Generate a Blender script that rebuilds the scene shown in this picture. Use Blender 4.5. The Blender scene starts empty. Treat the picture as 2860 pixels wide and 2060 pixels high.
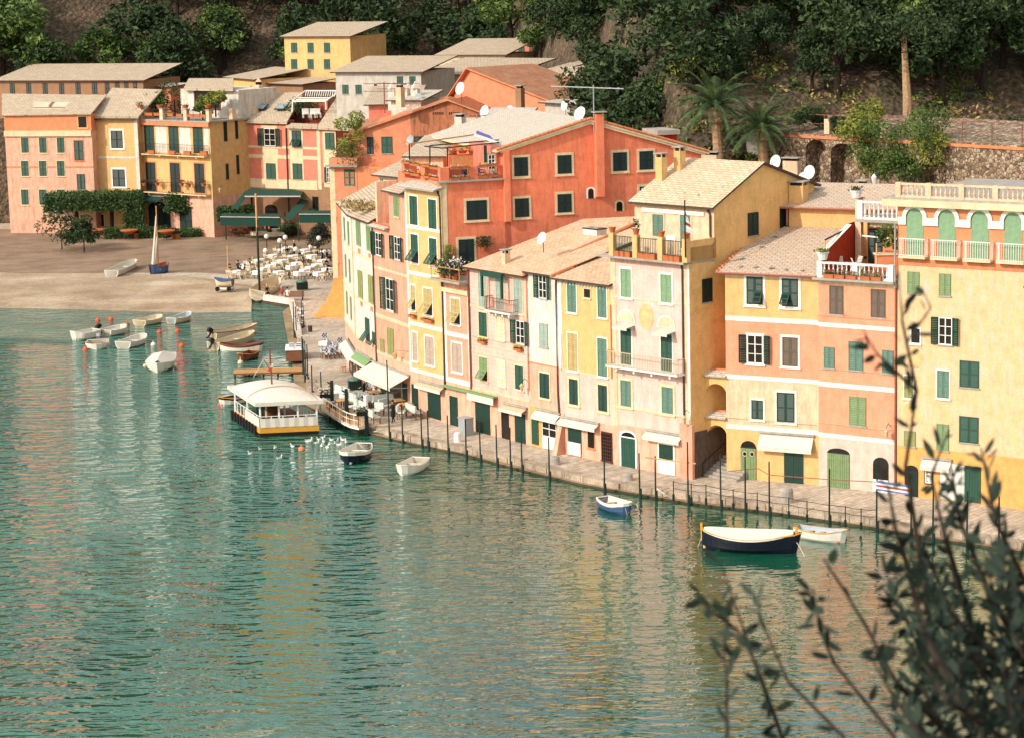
import bpy, math, random
from mathutils import Vector, Matrix, Quaternion, geometry
from math import sin, cos, pi, radians, atan2, sqrt, tan
random.seed(7)
SC = bpy.context.scene
COL = SC.collection
# ------------------------------------------------------------------ camera
CH = 38.0                       # height of the viewpoint above the water
FPX, PITCH, ROLL = 6630.0, 0.16951, -0.0243
CX, CY = 1430.0, 1030.0
FW = Vector((0, cos(PITCH), -sin(PITCH))); RT0 = Vector((1, 0, 0)); UP0 = RT0.cross(FW)
RT = cos(ROLL)*RT0 + sin(ROLL)*UP0; UP = -sin(ROLL)*RT0 + cos(ROLL)*UP0
EYE = Vector((0, 0, CH))
cam = bpy.data.cameras.new('camera'); camo = bpy.data.objects.new('camera', cam); COL.objects.link(camo)
camo.matrix_world = Matrix(((RT.x, UP.x, -FW.x, 0), (RT.y, UP.y, -FW.y, 0), (RT.z, UP.z, -FW.z, CH), (0, 0, 0, 1)))
cam.sensor_fit = 'HORIZONTAL'; cam.sensor_width = 36; cam.lens = FPX/2860*36
cam.clip_start = .3; cam.clip_end = 3000
cam.dof.use_dof = True; cam.dof.focus_distance = 215; cam.dof.aperture_fstop = 9.0
SC.camera = camo
# ------------------------------------------------------------------ light
SUN_EL, SUN_AZ = radians(31), radians(57)       # azimuth: to the left of straight behind the viewer
sd = Vector((-sin(SUN_AZ)*cos(SUN_EL), -cos(SUN_AZ)*cos(SUN_EL), sin(SUN_EL)))
w = bpy.data.worlds.new('World'); SC.world = w; w.use_nodes = True
wn = w.node_tree.nodes; wl = w.node_tree.links
sky = wn.new('ShaderNodeTexSky'); sky.sky_type = 'NISHITA'; sky.sun_disc = False
sky.sun_elevation = SUN_EL; sky.sun_rotation = atan2(sd.x, sd.y); sky.air_density = 1.0; sky.dust_density = 4.0; sky.ozone_density = 1.0
# bright cloud veil added over the clear sky to whiten reflections and soften light
tcw = wn.new('ShaderNodeTexCoord'); mpw = wn.new('ShaderNodeMapping'); mpw.inputs['Scale'].default_value = (1, 1, 3.2); wl.new(tcw.outputs['Generated'], mpw.inputs[0])
nzw = wn.new('ShaderNodeTexNoise'); nzw.inputs['Scale'].default_value = 2.6; nzw.inputs['Detail'].default_value = 6; wl.new(mpw.outputs[0], nzw.inputs['Vector'])
rmw = wn.new('ShaderNodeValToRGB'); rmw.color_ramp.elements[0].position = .36; rmw.color_ramp.elements[0].color = (.12, .12, .12, 1); rmw.color_ramp.elements[1].position = .62; rmw.color_ramp.elements[1].color = (.8, .8, .8, 1); wl.new(nzw.outputs['Fac'], rmw.inputs[0])
mxw = wn.new('ShaderNodeMix'); mxw.data_type = 'RGBA'; wl.new(rmw.outputs[0], mxw.inputs[0]); wl.new(sky.outputs[0], mxw.inputs[6]); mxw.inputs[7].default_value = (9.5, 9.6, 9.0, 1)
wl.new(mxw.outputs[2], wn['Background'].inputs[0]); wn['Background'].inputs[1].default_value = 0.15
sl = bpy.data.lights.new('sun', 'SUN'); sl.energy = 3.0; sl.angle = radians(.6); sl.color = (1.0, .925, .815)
so = bpy.data.objects.new('sun', sl); COL.objects.link(so); so.rotation_euler = (-sd).to_track_quat('-Z', 'Y').to_euler()
so.location = (0, 0, 90)
SC.view_settings.view_transform = 'Standard'; SC.view_settings.look = 'None'
SC.view_settings.exposure = 0.1; SC.view_settings.gamma = 1.0
SC.render.engine = 'CYCLES'
SC.cycles.max_bounces = 6; SC.cycles.diffuse_bounces = 3; SC.cycles.glossy_bounces = 3
# ------------------------------------------------------------------ picture -> world
def ray(x, y):
    return (FW*FPX + RT*(x-CX) - UP*(y-CY)).normalized()
def gp(x, y, z=1.0):            # where the sight line meets the level z
    r = ray(x, y); return EYE + r*((z-CH)/r.z)
def dp(x, y, D):                # the point on the sight line at world distance y = D
    r = ray(x, y); return EYE + r*(D/r.y)
class T:                        # enlarged view of a region: pixel there -> pixel of the picture
    def __init__(s, ox, oy, k=5.4475): s.ox, s.oy, s.k = ox, oy, k
    def __call__(s, x, y): return (s.ox + x/s.k, s.oy + y/s.k)
A_, B_, C_, D_, E_, F_ = T(230,230), T(630,230), T(1030,230), T(1430,230), T(1830,230), T(2230,230)
G_, H_, I_, J_, K_, L_, M_ = T(230,530), T(630,530), T(930,430), T(1230,530), T(1630,430), T(1980,480), T(2280,480)
N_, O_, P_, Q_, R_, S_, U_ = T(230,820), T(600,760), T(600,1000), T(860,700), T(860,960), T(1180,740), T(1180,1020)
V_, X_, Y_, Z_, AA, AB = T(1530,740), T(1530,1020), T(1880,740), T(1880,1020), T(2240,740), T(2240,1020)
AC, AD, S0 = T(1630,1320,2.835), T(2230,1300,3.027), T(0,0,1)
# ------------------------------------------------------------------ materials
def lin(h, k=1.0):
    h = h.lstrip('#'); c = [int(h[i:i+2], 16)/255 for i in (0, 2, 4)]
    return tuple(min(1, k*((v/12.92) if v <= .04045 else ((v+.055)/1.055)**2.4)) for v in c) + (1,)
MATS = {}
def newmat(name):
    m = bpy.data.materials.new(name); m.use_nodes = True; MATS[name] = m
    return m, m.node_tree.nodes, m.node_tree.links, m.node_tree.nodes['Principled BSDF']
def coords(n, l, scale=(1, 1, 1), kind='Object'):
    tc = n.new('ShaderNodeTexCoord'); mp = n.new('ShaderNodeMapping'); mp.inputs['Scale'].default_value = scale
    l.new(tc.outputs[kind], mp.inputs[0]); return mp.outputs[0]
def noise(n, l, vec, s, det=4, rough=.6):
    t = n.new('ShaderNodeTexNoise'); t.inputs['Scale'].default_value = s; t.inputs['Detail'].default_value = det
    t.inputs['Roughness'].default_value = rough; l.new(vec, t.inputs['Vector']); return t.outputs['Fac']
def ramp(n, l, fac, stops):
    r = n.new('ShaderNodeValToRGB'); e = r.color_ramp.elements
    while len(e) > len(stops): e.remove(e[-1])
    while len(e) < len(stops): e.new(.5)
    for i, (p, c) in enumerate(stops): e[i].position = p; e[i].color = c
    l.new(fac, r.inputs[0]); return r.outputs[0]
def mixc(n, l, a, b, fac, mode='MIX'):
    m = n.new('ShaderNodeMix'); m.data_type = 'RGBA'; m.blend_type = mode
    for k, v in ((6, a), (7, b)):
        if isinstance(v, tuple): m.inputs[k].default_value = v
        else: l.new(v, m.inputs[k])
    if isinstance(fac, (int, float)): m.inputs[0].default_value = fac
    else: l.new(fac, m.inputs[0])
    return m.outputs[2]
def bump(n, l, bs, h, dist=.02, st=.6):
    b = n.new('ShaderNodeBump'); b.inputs['Strength'].default_value = st; b.inputs['Distance'].default_value = dist
    l.new(h, b.inputs['Height']); l.new(b.outputs[0], bs.inputs['Normal'])
def scalec(c, k): return (min(1, c[0]*k), min(1, c[1]*k), min(1, c[2]*k), 1)
def plaster(name, h, k=.8, stain=.25, dirt='#9a7f66', scale=1.0):
    m, n, l, b = newmat(name); c = lin(h, k)
    v = coords(n, l, (1, 1, 1)); vs = coords(n, l, (1.6, 1.6, .35))
    f1 = noise(n, l, v, 1.1*scale, 5, .65); f2 = noise(n, l, vs, 1.4*scale, 6, .7); f3 = noise(n, l, v, 9, 3, .6)
    base = ramp(n, l, f1, [(.3, scalec(c, .82)), (.52, c), (.75, scalec((c[0], c[1]*1.04, c[2]*1.12), 1.08))])
    st = ramp(n, l, f2, [(.46, (0, 0, 0, 1)), (.68, (stain, stain, stain, 1))])
    col = mixc(n, l, base, lin(dirt, .8), st)
    gr = ramp(n, l, f3, [(.3, (.88, .88, .88, 1)), (.7, (1.06, 1.06, 1.06, 1))])
    col = mixc(n, l, col, gr, 1.0, 'MULTIPLY')
    l.new(col, b.inputs['Base Color']); b.inputs['Roughness'].default_value = .92; b.inputs['Specular IOR Level'].default_value = .2
    bump(n, l, b, f3, .03, .5); return m
def paint(name, h, k=.8, rough=.6, var=.15, metal=0, sc=4):
    m, n, l, b = newmat(name); c = lin(h, k); v = coords(n, l)
    f = noise(n, l, v, sc, 4, .6)
    l.new(ramp(n, l, f, [(.3, scalec(c, 1-var)), (.7, scalec(c, 1+var))]), b.inputs['Base Color'])
    b.inputs['Roughness'].default_value = rough; b.inputs['Metallic'].default_value = metal; b.inputs['Specular IOR Level'].default_value = .35
    return m
def rooftile(name, h1, h2, h3, k=.8, bw=.28, rh=.33, lich=.4, canal=False):
    m, n, l, b = newmat(name); v = coords(n, l, (1, 1, 1), 'UV')
    br = n.new('ShaderNodeTexBrick'); l.new(v, br.inputs[0])
    br.inputs['Scale'].default_value = 1; br.inputs['Brick Width'].default_value = bw; br.inputs['Row Height'].default_value = rh
    br.inputs['Mortar Size'].default_value = .024; br.inputs['Mortar Smooth'].default_value = .5; br.inputs['Bias'].default_value = 0
    br.inputs['Color1'].default_value = lin(h1, k); br.inputs['Color2'].default_value = lin(h2, k); br.inputs['Mortar'].default_value = lin(h3, k*.42)
    f = noise(n, l, v, .55, 6, .7); f2 = noise(n, l, v, 3.5, 4, .7)
    col = mixc(n, l, br.outputs['Color'], lin(h3, k), ramp(n, l, f, [(.42, (0, 0, 0, 1)), (.68, (lich, lich, lich, 1))]))
    col = mixc(n, l, col, ramp(n, l, f2, [(.25, (.78, .76, .74, 1)), (.6, (1.12, 1.12, 1.12, 1))]), 1.0, 'MULTIPLY')
    l.new(col, b.inputs['Base Color']); b.inputs['Roughness'].default_value = .95
    ht = br.outputs['Fac']
    if canal:
        wv = n.new('ShaderNodeTexWave'); wv.bands_direction = 'X'; wv.inputs['Scale'].default_value = 1.25; l.new(v, wv.inputs['Vector'])
        wv.inputs['Distortion'].default_value = .4
        bump(n, l, b, wv.outputs['Fac'], .1, 1.0)
    else:
        sb = n.new('ShaderNodeMath'); sb.operation = 'SUBTRACT'; l.new(f2, sb.inputs[0]); l.new(ht, sb.inputs[1])
        bump(n, l, b, sb.outputs[0], .05, .9)
    return m
def foliage(name, h1, h2, h3, k=.5, sc=.9):
    m, n, l, b = newmat(name); v = coords(n, l)
    f = noise(n, l, v, sc, 5, .75); oi = n.new('ShaderNodeObjectInfo'); f2 = noise(n, l, v, 14, 2, .5)
    ad = n.new('ShaderNodeMath'); ad.operation = 'MULTIPLY_ADD'; l.new(f2, ad.inputs[0]); ad.inputs[1].default_value = .5; l.new(f, ad.inputs[2])
    sb = n.new('ShaderNodeMath'); sb.operation = 'SUBTRACT'; l.new(ad.outputs[0], sb.inputs[0]); sb.inputs[1].default_value = .25
    l.new(ramp(n, l, sb.outputs[0], [(.3, lin(h1, k)), (.5, lin(h2, k)), (.72, lin(h3, k))]), b.inputs['Base Color'])
    b.inputs['Roughness'].default_value = .7; b.inputs['Specular IOR Level'].default_value = .25
    b.inputs['Subsurface Weight'].default_value = 0
    return m
# ------------------------------------------------------------------ mesh builder
class MB:
    def __init__(s): s.v = []; s.f = []; s.m = []; s.mi = []; s.uv = {}
    def mat(s, m):
        if isinstance(m, str): m = MATS[m]
        if m not in s.m: s.m.append(m)
        return s.m.index(m)
    def poly(s, pts, m, uv=None):
        i = len(s.v); s.v += [tuple(p) for p in pts]; s.f.append(tuple(range(i, i+len(pts)))); s.mi.append(s.mat(m))
        if uv: s.uv[len(s.f)-1] = uv
    def box(s, x0, x1, y0, y1, z0, z1, m, faces='xXyYzZ'):
        if x0 > x1: x0, x1 = x1, x0
        if y0 > y1: y0, y1 = y1, y0
        if z0 > z1: z0, z1 = z1, z0
        i = len(s.v); k = s.mat(m)
        s.v += [(x0,y0,z0),(x1,y0,z0),(x1,y1,z0),(x0,y1,z0),(x0,y0,z1),(x1,y0,z1),(x1,y1,z1),(x0,y1,z1)]
        for key, q in (('z',(0,3,2,1)),('Z',(4,5,6,7)),('y',(0,1,5,4)),('X',(1,2,6,5)),('Y',(2,3,7,6)),('x',(3,0,4,7))):
            if key in faces: s.f.append(tuple(i+a for a in q)); s.mi.append(k)
    def xbox(s, M, dims, m):        # box of given size centred on matrix M
        a, b, c = (d/2 for d in dims); i = len(s.v); k = s.mat(m)
        for p in ((-a,-b,-c),(a,-b,-c),(a,b,-c),(-a,b,-c),(-a,-b,c),(a,-b,c),(a,b,c),(-a,b,c)): s.v.append(tuple(M @ Vector(p)))
        for q in ((0,3,2,1),(4,5,6,7),(0,1,5,4),(1,2,6,5),(2,3,7,6),(3,0,4,7)): s.f.append(tuple(i+j for j in q)); s.mi.append(k)
    def bar(s, p0, p1, wd, m, h=None):      # square bar between two points
        p0, p1 = Vector(p0), Vector(p1); d = p1-p0; L = d.length
        if L < 1e-6: return
        q = d.to_track_quat('X', 'Z').to_matrix().to_4x4(); q.translation = (p0+p1)/2
        s.xbox(q, (L, wd, h or wd), m)
    def tube(s, pts, r, m, n=8, caps=True):
        k = s.mat(m); pts = [Vector(p) for p in pts]; rings = []
        for i, p in enumerate(pts):
            d = (pts[min(i+1, len(pts)-1)]-pts[max(i-1, 0)]).normalized()
            q = d.to_track_quat('Z', 'Y').to_matrix(); rr = r[i] if isinstance(r, (list, tuple)) else r
            base = len(s.v)
            for j in range(n):
                a = 2*pi*j/n; s.v.append(tuple(p + q @ Vector((cos(a)*rr, sin(a)*rr, 0))))
            rings.append(base)
        for a, b in zip(rings, rings[1:]):
            for j in range(n): s.f.append((a+j, a+(j+1) % n, b+(j+1) % n, b+j)); s.mi.append(k)
        if caps:
            s.f.append(tuple(rings[0]+j for j in reversed(range(n)))); s.mi.append(k)
            s.f.append(tuple(rings[-1]+j for j in range(n))); s.mi.append(k)
    def lathe(s, prof, m, n=12, c=(0, 0, 0)):   # prof: (r, z)
        s.tube([(c[0], c[1], c[2]+z) for r, z in prof], [max(r, 1e-3) for r, z in prof], m, n) if False else s._lathe(prof, m, n, c)
    def _lathe(s, prof, m, n, c=(0, 0, 0)):
        k = s.mat(m); rings = []
        for r, z in prof:
            b = len(s.v); rings.append(b)
            for j in range(n): a = 2*pi*j/n; s.v.append((c[0]+r*cos(a), c[1]+r*sin(a), c[2]+z))
        for a, b in zip(rings, rings[1:]):
            for j in range(n): s.f.append((a+j, a+(j+1) % n, b+(j+1) % n, b+j)); s.mi.append(k)
        s.f.append(tuple(rings[0]+j for j in reversed(range(n)))); s.mi.append(k)
        s.f.append(tuple(rings[-1]+j for j in range(n))); s.mi.append(k)
    def ball(s, c, r, m, n=8, sz=1.0):
        s._lathe([(r*sin(pi*i/n)+1e-4, -r*cos(pi*i/n)*sz) for i in range(n+1)], m, n+2, c)
    def prism(s, poly, y0, y1, m, side=None):    # polygon in x,z extruded along y
        side = side or m
        a = [(x, y0, z) for x, z in poly]; b = [(x, y1, z) for x, z in poly]; n = len(poly)
        area = sum(poly[i][0]*poly[(i+1) % n][1]-poly[(i+1) % n][0]*poly[i][1] for i in range(n))
        if area < 0: a.reverse(); b.reverse()
        s.tri(a, m); s.tri(list(reversed(b)), m)
        for i in range(n):
            j = (i+1) % n; s.poly([a[j], a[i], b[i], b[j]], side)
    def tri(s, pts, m):
        if len(pts) <= 4: s.poly(pts, m); return
        k = s.mat(m); i = len(s.v); s.v += [tuple(p) for p in pts]
        nrm = Vector((0, 0, 0))
        for a in range(len(pts)):
            nrm += Vector(pts[a]).cross(Vector(pts[(a+1) % len(pts)]))
        for t in geometry.tessellate_polygon([[Vector(p) for p in pts]]):
            t = list(t); e = (Vector(pts[t[1]])-Vector(pts[t[0]])).cross(Vector(pts[t[2]])-Vector(pts[t[0]]))
            if e.dot(nrm) < 0: t.reverse()
            s.f.append(tuple(i+q for q in t)); s.mi.append(k)
    def roof(s, p0, p1, p2, p3, th, m, edge=None):   # p0,p1 eave left->right, p2,p3 top right->left
        P = [Vector(p) for p in (p0, p1, p2, p3)]; nrm = (P[1]-P[0]).cross(P[3]-P[0]).normalized()
        if nrm.z < 0: nrm = -nrm
        ux = (P[1]-P[0]).normalized(); uy = nrm.cross(ux)
        uv = [((p-P[0]).dot(ux), (p-P[0]).dot(uy)) for p in P]
        s.poly(P, m, uv)
        Q = [p - Vector((0, 0, th)) for p in P]; e = edge or m
        s.poly([Q[3], Q[2], Q[1], Q[0]], e)
        for i in range(4):
            j = (i+1) % 4; s.poly([Q[i], Q[j], P[j], P[i]], e)
    def build(s, name, parent=None, loc=None, rot=None, smooth=False, **kw):
        me = bpy.data.meshes.new(name); me.from_pydata(s.v, [], s.f)
        for m in s.m: me.materials.append(m)
        me.polygons.foreach_set('material_index', s.mi)
        if s.uv:
            ul = me.uv_layers.new(name='UVMap')
            for fi, uv in s.uv.items():
                p = me.polygons[fi]
                for k, li in enumerate(p.loop_indices): ul.data[li].uv = uv[k]
        if smooth: me.polygons.foreach_set('use_smooth', [True]*len(me.polygons))
        me.update()
        o = bpy.data.objects.new(name, me); COL.objects.link(o)
        if parent: o.parent = parent
        if loc is not None: o.location = loc
        if rot is not None: o.rotation_euler = rot if isinstance(rot, (tuple, list)) else (0, 0, rot)
        tag(o, **kw); return o
def tag(o, label=None, cat=None, group=None, kind=None):
    if label: o['label'] = label
    if cat: o['category'] = cat
    if group: o['group'] = group
    if kind: o['kind'] = kind
    return o
def thing(name, label, cat, loc=(0, 0, 0), rot=0, group=None):
    o = bpy.data.objects.new(name, None); COL.objects.link(o); o.empty_display_size = .5
    o.location = loc; o.rotation_euler = (0, 0, rot); return tag(o, label, cat, group)
KIDS = {}
def copy_tree(src, loc=None, rot=None, label=None, group=None, scale=None, parent=None):
    c = src.copy(); COL.objects.link(c)
    if parent: c.parent = parent
    if loc is not None: c.location = loc
    if rot is not None: c.rotation_euler = rot if isinstance(rot, (tuple, list)) else (0, 0, rot)
    if scale is not None: c.scale = (scale,)*3 if isinstance(scale, (int, float)) else scale
    if label: c['label'] = label
    if group: c['group'] = group
    for ch in src.children: copy_tree(ch, parent=c)
    return c
# ------------------------------------------------------------------ colours of the place
plaster('yellow', 'FBC987', .78, .45, 'd3a878'); plaster('yellow_worn', 'F6CF9A', .78, .8, 'e2d3c6', 1.2); plaster('yellow_deep', 'F7BC70', .78, .2); plaster('yellow_side', 'F2C07C', .95, .12)
plaster('cream', 'F9D6B2', .82, .4); plaster('white_wall', 'F8EEDF', .78, .55, 'b8a48e'); plaster('pink_pale', 'F6CCBC', .82, .4, 'b99a86', scale=.7)
plaster('pink_blush', 'F7D0C4', .82, .38, 'bfa08e'); plaster('peach', 'FABFA3', .82, .55); plaster('salmon', 'F8AF92', .82, .45)
plaster('coral', 'F28A66', .95, .3, '8a3a28'); plaster('orange', 'F59A6E', .82, .1); plaster('apricot', 'FAA986', .84, .3, 'c98a6a')
plaster('pink_stucco', 'F09078', .8, .12); plaster('panel_salmon', 'F19A74', .8, .12)
plaster('trim_white', 'FFF6E6', .86, .06); plaster('trim_cream', 'F6DCB2', .82, .15); plaster('greypink', 'E6CFBF', .82, .2)
plaster('oldstain', 'D0805C', .75, .85, '6b5a48', 1.4); plaster('greyplaster', 'D8CFC3', .8, .4); plaster('brownwall', 'B98D6B', .7, .3)
plaster('brickpink', 'B8664F', .8, .2); plaster('redwall', 'C4492C', .75, .12, '6a2a1a'); plaster('darkstone', '7d6a5e', .7, .6, '3d332c', 2.0); plaster('ochre_buttress', 'EDA95C', .8, .2)
def checker():
    m, n, l, b = newmat('checked_cloth'); v = coords(n, l); c = n.new('ShaderNodeTexChecker'); c.inputs['Scale'].default_value = 7; c.inputs['Color1'].default_value = (.75, .74, .7, 1); c.inputs['Color2'].default_value = (.05, .07, .18, 1); l.new(v, c.inputs['Vector']); l.new(c.outputs[0], b.inputs['Base Color']); b.inputs['Roughness'].default_value = .9
checker()
paint('green', '2b5646', .8); paint('green_dark', '1f4238', .8, .5); paint('green_black', '142c28', .8, .5); paint('green_pale', '8fae9a', .8)
paint('green_mid', '839b6a', .8); paint('green_olive', '9a9a5c', .8); paint('tan_shutter', 'c6ad74', .8); paint('mauve_shutter', 'c2ab9c', .8)
paint('greygreen', 'a9b8ab', .8); paint('brown_shutter', '6d5c4c', .8); paint('green_grey', '648776', .8); paint('jade', '8db088', .75)
paint('glass_and_dark', '2a2622', .6, .15, .3); paint('white_paint', 'FBF7EE', .85, .5, .04); paint('dark_iron', '23282a', .7, .5, .2)  # glass tone doubles as painted darkness in recesses, doorways, flues and vents
paint('pole_green', '1c2f2b', .8, .5, .2); paint('rust_pipe', '9c5a48', .75, .6, .2); paint('dark_pipe', '57433a', .75, .6, .3)
paint('copper_pipe', 'B9705A', .75, .5, .15); paint('canvas', 'F3EADC', .7, .9, .06); paint('canvas_tan', 'D3C1A0', .8, .9, .08)
paint('canvas_green', '244F43', .8, .9, .15); paint('awning_green', '86a973', .8, .9, .1); paint('terracotta', 'CC7447', .75, .9, .22, sc=9)
paint('terracotta_trim', 'E08E62', .8, .85, .2, sc=2); paint('wood', '8b5a3c', .75, .7, .2); paint('wood_pale', 'D8A870', .8, .7, .15)
paint('marble_white', 'F2EEE6', .84, .6, .05); paint('slab_grey', 'B7AEA3', .75, .9, .2, sc=2); paint('grey_metal', 'AEB4B6', .75, .4, .1)
paint('dish_white', 'EEF0F0', .82, .4, .05); paint('black_cloth', '17171a', .8, .9, .3); paint('navy', '1e2b4a', .75, .45, .1)
paint('skin', 'D9A283', .75, .6, .05); paint('hair_dark', '2a2019', .8, .7, .2); paint('hair_grey', 'C9C4BC', .8, .7, .1)
paint('red_cloth', 'C4503F', .75, .8, .1); paint('blue_cloth', '3C4F93', .75, .6, .2); paint('white_cloth', 'F7F4EE', .85, .9, .04)
paint('cream_chair', 'F1E2C6', .82, .7, .06); paint('yellow_paint', 'E3A33A', .8, .5, .12); paint('hull_white', 'F3ECDD', .84, .35, .05)
paint('hull_cream', 'EBD9B8', .82, .4, .06); paint('boat_blue', '3E5C86', .8, .4, .12); paint('pale_blue', 'BFCFD8', .8, .5, .08); paint('boat_navy', '111a2c', .7, .25, .15)
paint('boat_inside', 'E9E3D4', .8, .6, .1); paint('wood_red', '8E4A33', .75, .5, .15); paint('buoy_orange', 'F0613A', .85, .4, .1)
paint('buoy_red', 'C83F36', .8, .4, .1); paint('motor_dark', '20242b', .7, .35, .1); paint('cushion', 'DCE3DA', .82, .9, .05)
paint('soil', '5b4636', .7, .9, .3, sc=6); paint('skylight', '9fb4bd', .7, .1, .1); paint('brown_paint', '6b3f33', .75, .6, .15)
paint('stripe_blue', '6a7fb8', .8, .8, .05); paint('purple_cloth', '6f63b5', .8, .8, .1); paint('navy_stripe', '24304f', .8, .8, .1)
paint('fresco', 'E8C08A', .82, .9, .25, sc=1.5); paint('bark', '4a3c31', .5, .95, .3, sc=5); paint('palm_bark', 'BE9A76', .8, .95, .4, sc=6)
paint('yellow_flower', 'F2C22E', .9, .7, .2, sc=20); paint('white_flower', 'F7F2EC', .85, .8, .1); paint('pink_flower', 'E79AA0', .85, .8, .1)
paint('red_flower', 'D8472F', .85, .8, .1)
rooftile('slate', 'E6D2B8', 'D6BEA0', 'B7A086', .74, .55, .32, .35); rooftile('slate_pale', 'F2E7D8', 'E8DCC8', 'D2C2AC', .7, .6, .3, .25)
rooftile('tile_warm', 'E6BE9A', 'D8AC86', 'F0DABC', .88, .5, .26, .5); rooftile('tile_taupe', 'DBC3AD', 'D2B9A0', 'C2AA92', .85, .6, .28, .2)
rooftile('tile_cream', 'F0DABC', 'E5C8A4', 'D0B08C', .78, .7, .3, .5); rooftile('canal', 'D98E66', 'C97B54', 'E6BC96', .8, .25, .4, .5, True)
foliage('leaf_dark', '1d2b17', '35492a', '5d7440', .8); foliage('leaf_mid', '2b3d1c', '567235', '93a552', .8); foliage('leaf_yellow', '4a5a24', '8a9440', 'c9b85a', .8)
foliage('leaf_olive', '1b2a22', '2c3d30', '4c5c48', .6, 3.0); foliage('leaf_palm', '22321c', '425a34', '7d8e58', .85, .5); foliage('leaf_straw', '7d6a3c', 'b89a5a', 'dcc389', .8, 3)
foliage('leaf_hedge', '24361d', '3f5c30', '6f8c48', .8, 1.5)

# ------------------------------------------------------------------ faces of buildings
class Face:                     # a vertical plane; u to the right, n outward (local -y)
    def __init__(s, root, origin, ang, ox=0., oy=0., da=0.):
        s.root = root; s.da = da; s.o = Vector((ox, oy, 0)); s.a = ang+da
        c, q = cos(ang), sin(ang); s.w = Vector((origin[0]+c*ox-q*oy, origin[1]+q*ox+c*oy, origin[2]))
        s.d = Vector((cos(s.a), sin(s.a), 0)); s.n = Vector((-sin(s.a), cos(s.a), 0))   # n points inward
    def uz(s, p, off=0.):
        r = ray(*p); t = (s.w+s.n*off-EYE).dot(s.n)/r.dot(s.n); q = EYE+r*t
        return (q-s.w).dot(s.d), q.z-s.w.z
    def z(s, p, off=0.): return s.uz(p, off)[1]
    def u(s, p, off=0.): return s.uz(p, off)[0]
    def loc(s, u, y, z):        # face coordinates -> building coordinates
        c, q = cos(s.da), sin(s.da); return (s.o.x+c*u-q*y, s.o.y+q*u+c*y, z)
    def put(s, mb, name, u=0., z=0., y=0., rot=None, parent=None, **kw):
        if parent is not None: return mb.build(name, parent, (u, y, z), rot or (0, 0, 0), **kw)
        r = (0, 0, s.da) if rot is None else rot
        return mb.build(name, s.root, s.loc(u, y, z), r, **kw)
class Bld(Face):
    def __init__(s, name, label, a, b, cat='house', zb=1.0, group=None):
        A, B = gp(a[0], a[1], zb), gp(b[0], b[1], zb); d = B-A; ang = atan2(d.y, d.x)
        s._mk(name, label, cat, A, ang, d.length, group)
    def _mk(s, name, label, cat, A, ang, L, group=None):
        s.L = L; s.ang = ang; s.org = A; root = thing(name, label, cat, A, ang, group)
        Face.__init__(s, root, A, ang)
    def face(s, ox, oy, da): return Face(s.root, s.org, s.ang, ox, oy, da)
def bld_at(name, label, cat, A, ang, L, group=None):
    b = Bld.__new__(Bld); b._mk(name, label, cat, A, ang, L, group); return b
def linedir(p, slope):          # compass angle of a level line seen at p with that slope
    n = ray(*p).cross(ray(p[0]+1, p[1]+slope)); d = n.cross(Vector((0, 0, 1))); 
    if d.x < 0: d = -d
    return atan2(d.y, d.x)

def body(F, u0, u1, zs, mats, depth, y=0., name='wall'):      # storeys of different colour, one wall
    mb = MB()
    for i, m in enumerate(mats):
        f = 'xXyY' + ('z' if i == 0 else '') + ('Z' if i == len(mats)-1 else '')
        mb.box(u0, u1, y, y+depth, zs[i], zs[i+1], m, f)
    return F.put(mb, name)
def band(F, u0, u1, z0, z1, m='trim_white', pr=.035, y=0., name='band'):
    mb = MB(); mb.box(u0, u1, y-pr, y+.01, z0, z1, m, 'xXyzZ'); return F.put(mb, name)
def leaf(w, h, m, slats=True, tone=None):                    # shutter leaf, x 0..w, z 0..h, front at y=-.05
    mb = MB(); t = min(.09, w*.16)
    mb.box(0, t, -.05, 0, 0, h, m, 'xXy'); mb.box(w-t, w, -.05, 0, 0, h, m, 'xXy')
    for z in (0, h*.47, h-t): mb.box(t, w-t, -.05, 0, z, z+t, m, 'yzZ')
    n = max(4, int(h/.13))
    for i in range(n):
        z = t+(h-2*t)*(i+.15)/n; dz = (h-2*t)/n
        mb.poly([(t, -.045, z), (w-t, -.045, z), (w-t, -.012, z+dz*.85), (t, -.012, z+dz*.85)], m)
    return mb
def leaf_flat(w, h, m):                                       # boarded leaf
    mb = MB(); mb.box(0, w, -.05, 0, 0, h, m, 'xXyzZ'); n = max(2, int(w/.16))
    for i in range(1, n): mb.box(w*i/n-.008, w*i/n+.008, -.058, -.05, .04, h-.04, 'green_black' if 'green' in m else m, 'xXyzZ')
    for z in (h*.15, h*.85): mb.box(.03, w-.03, -.075, -.05, z, z+.09, m)
    return mb
def win(F, t, x0, y0, x1, y1, sm='green', st='c', fm=None, fw=.16, y=0., nm='window', sill=None, lab=None, board=False):
    p = t(x0, (y0+y1)/2); q = t(x1, (y0+y1)/2); c0 = t((x0+x1)/2, y1); c1 = t((x0+x1)/2, y0)
    u0, u1 = F.u(p, y), F.u(q, y); z0, z1 = F.z(c0, y), F.z(c1, y)
    return winu(F, u0, u1, z0, z1, sm, st, fm, fw, y, nm, sill, lab, board)
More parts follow.
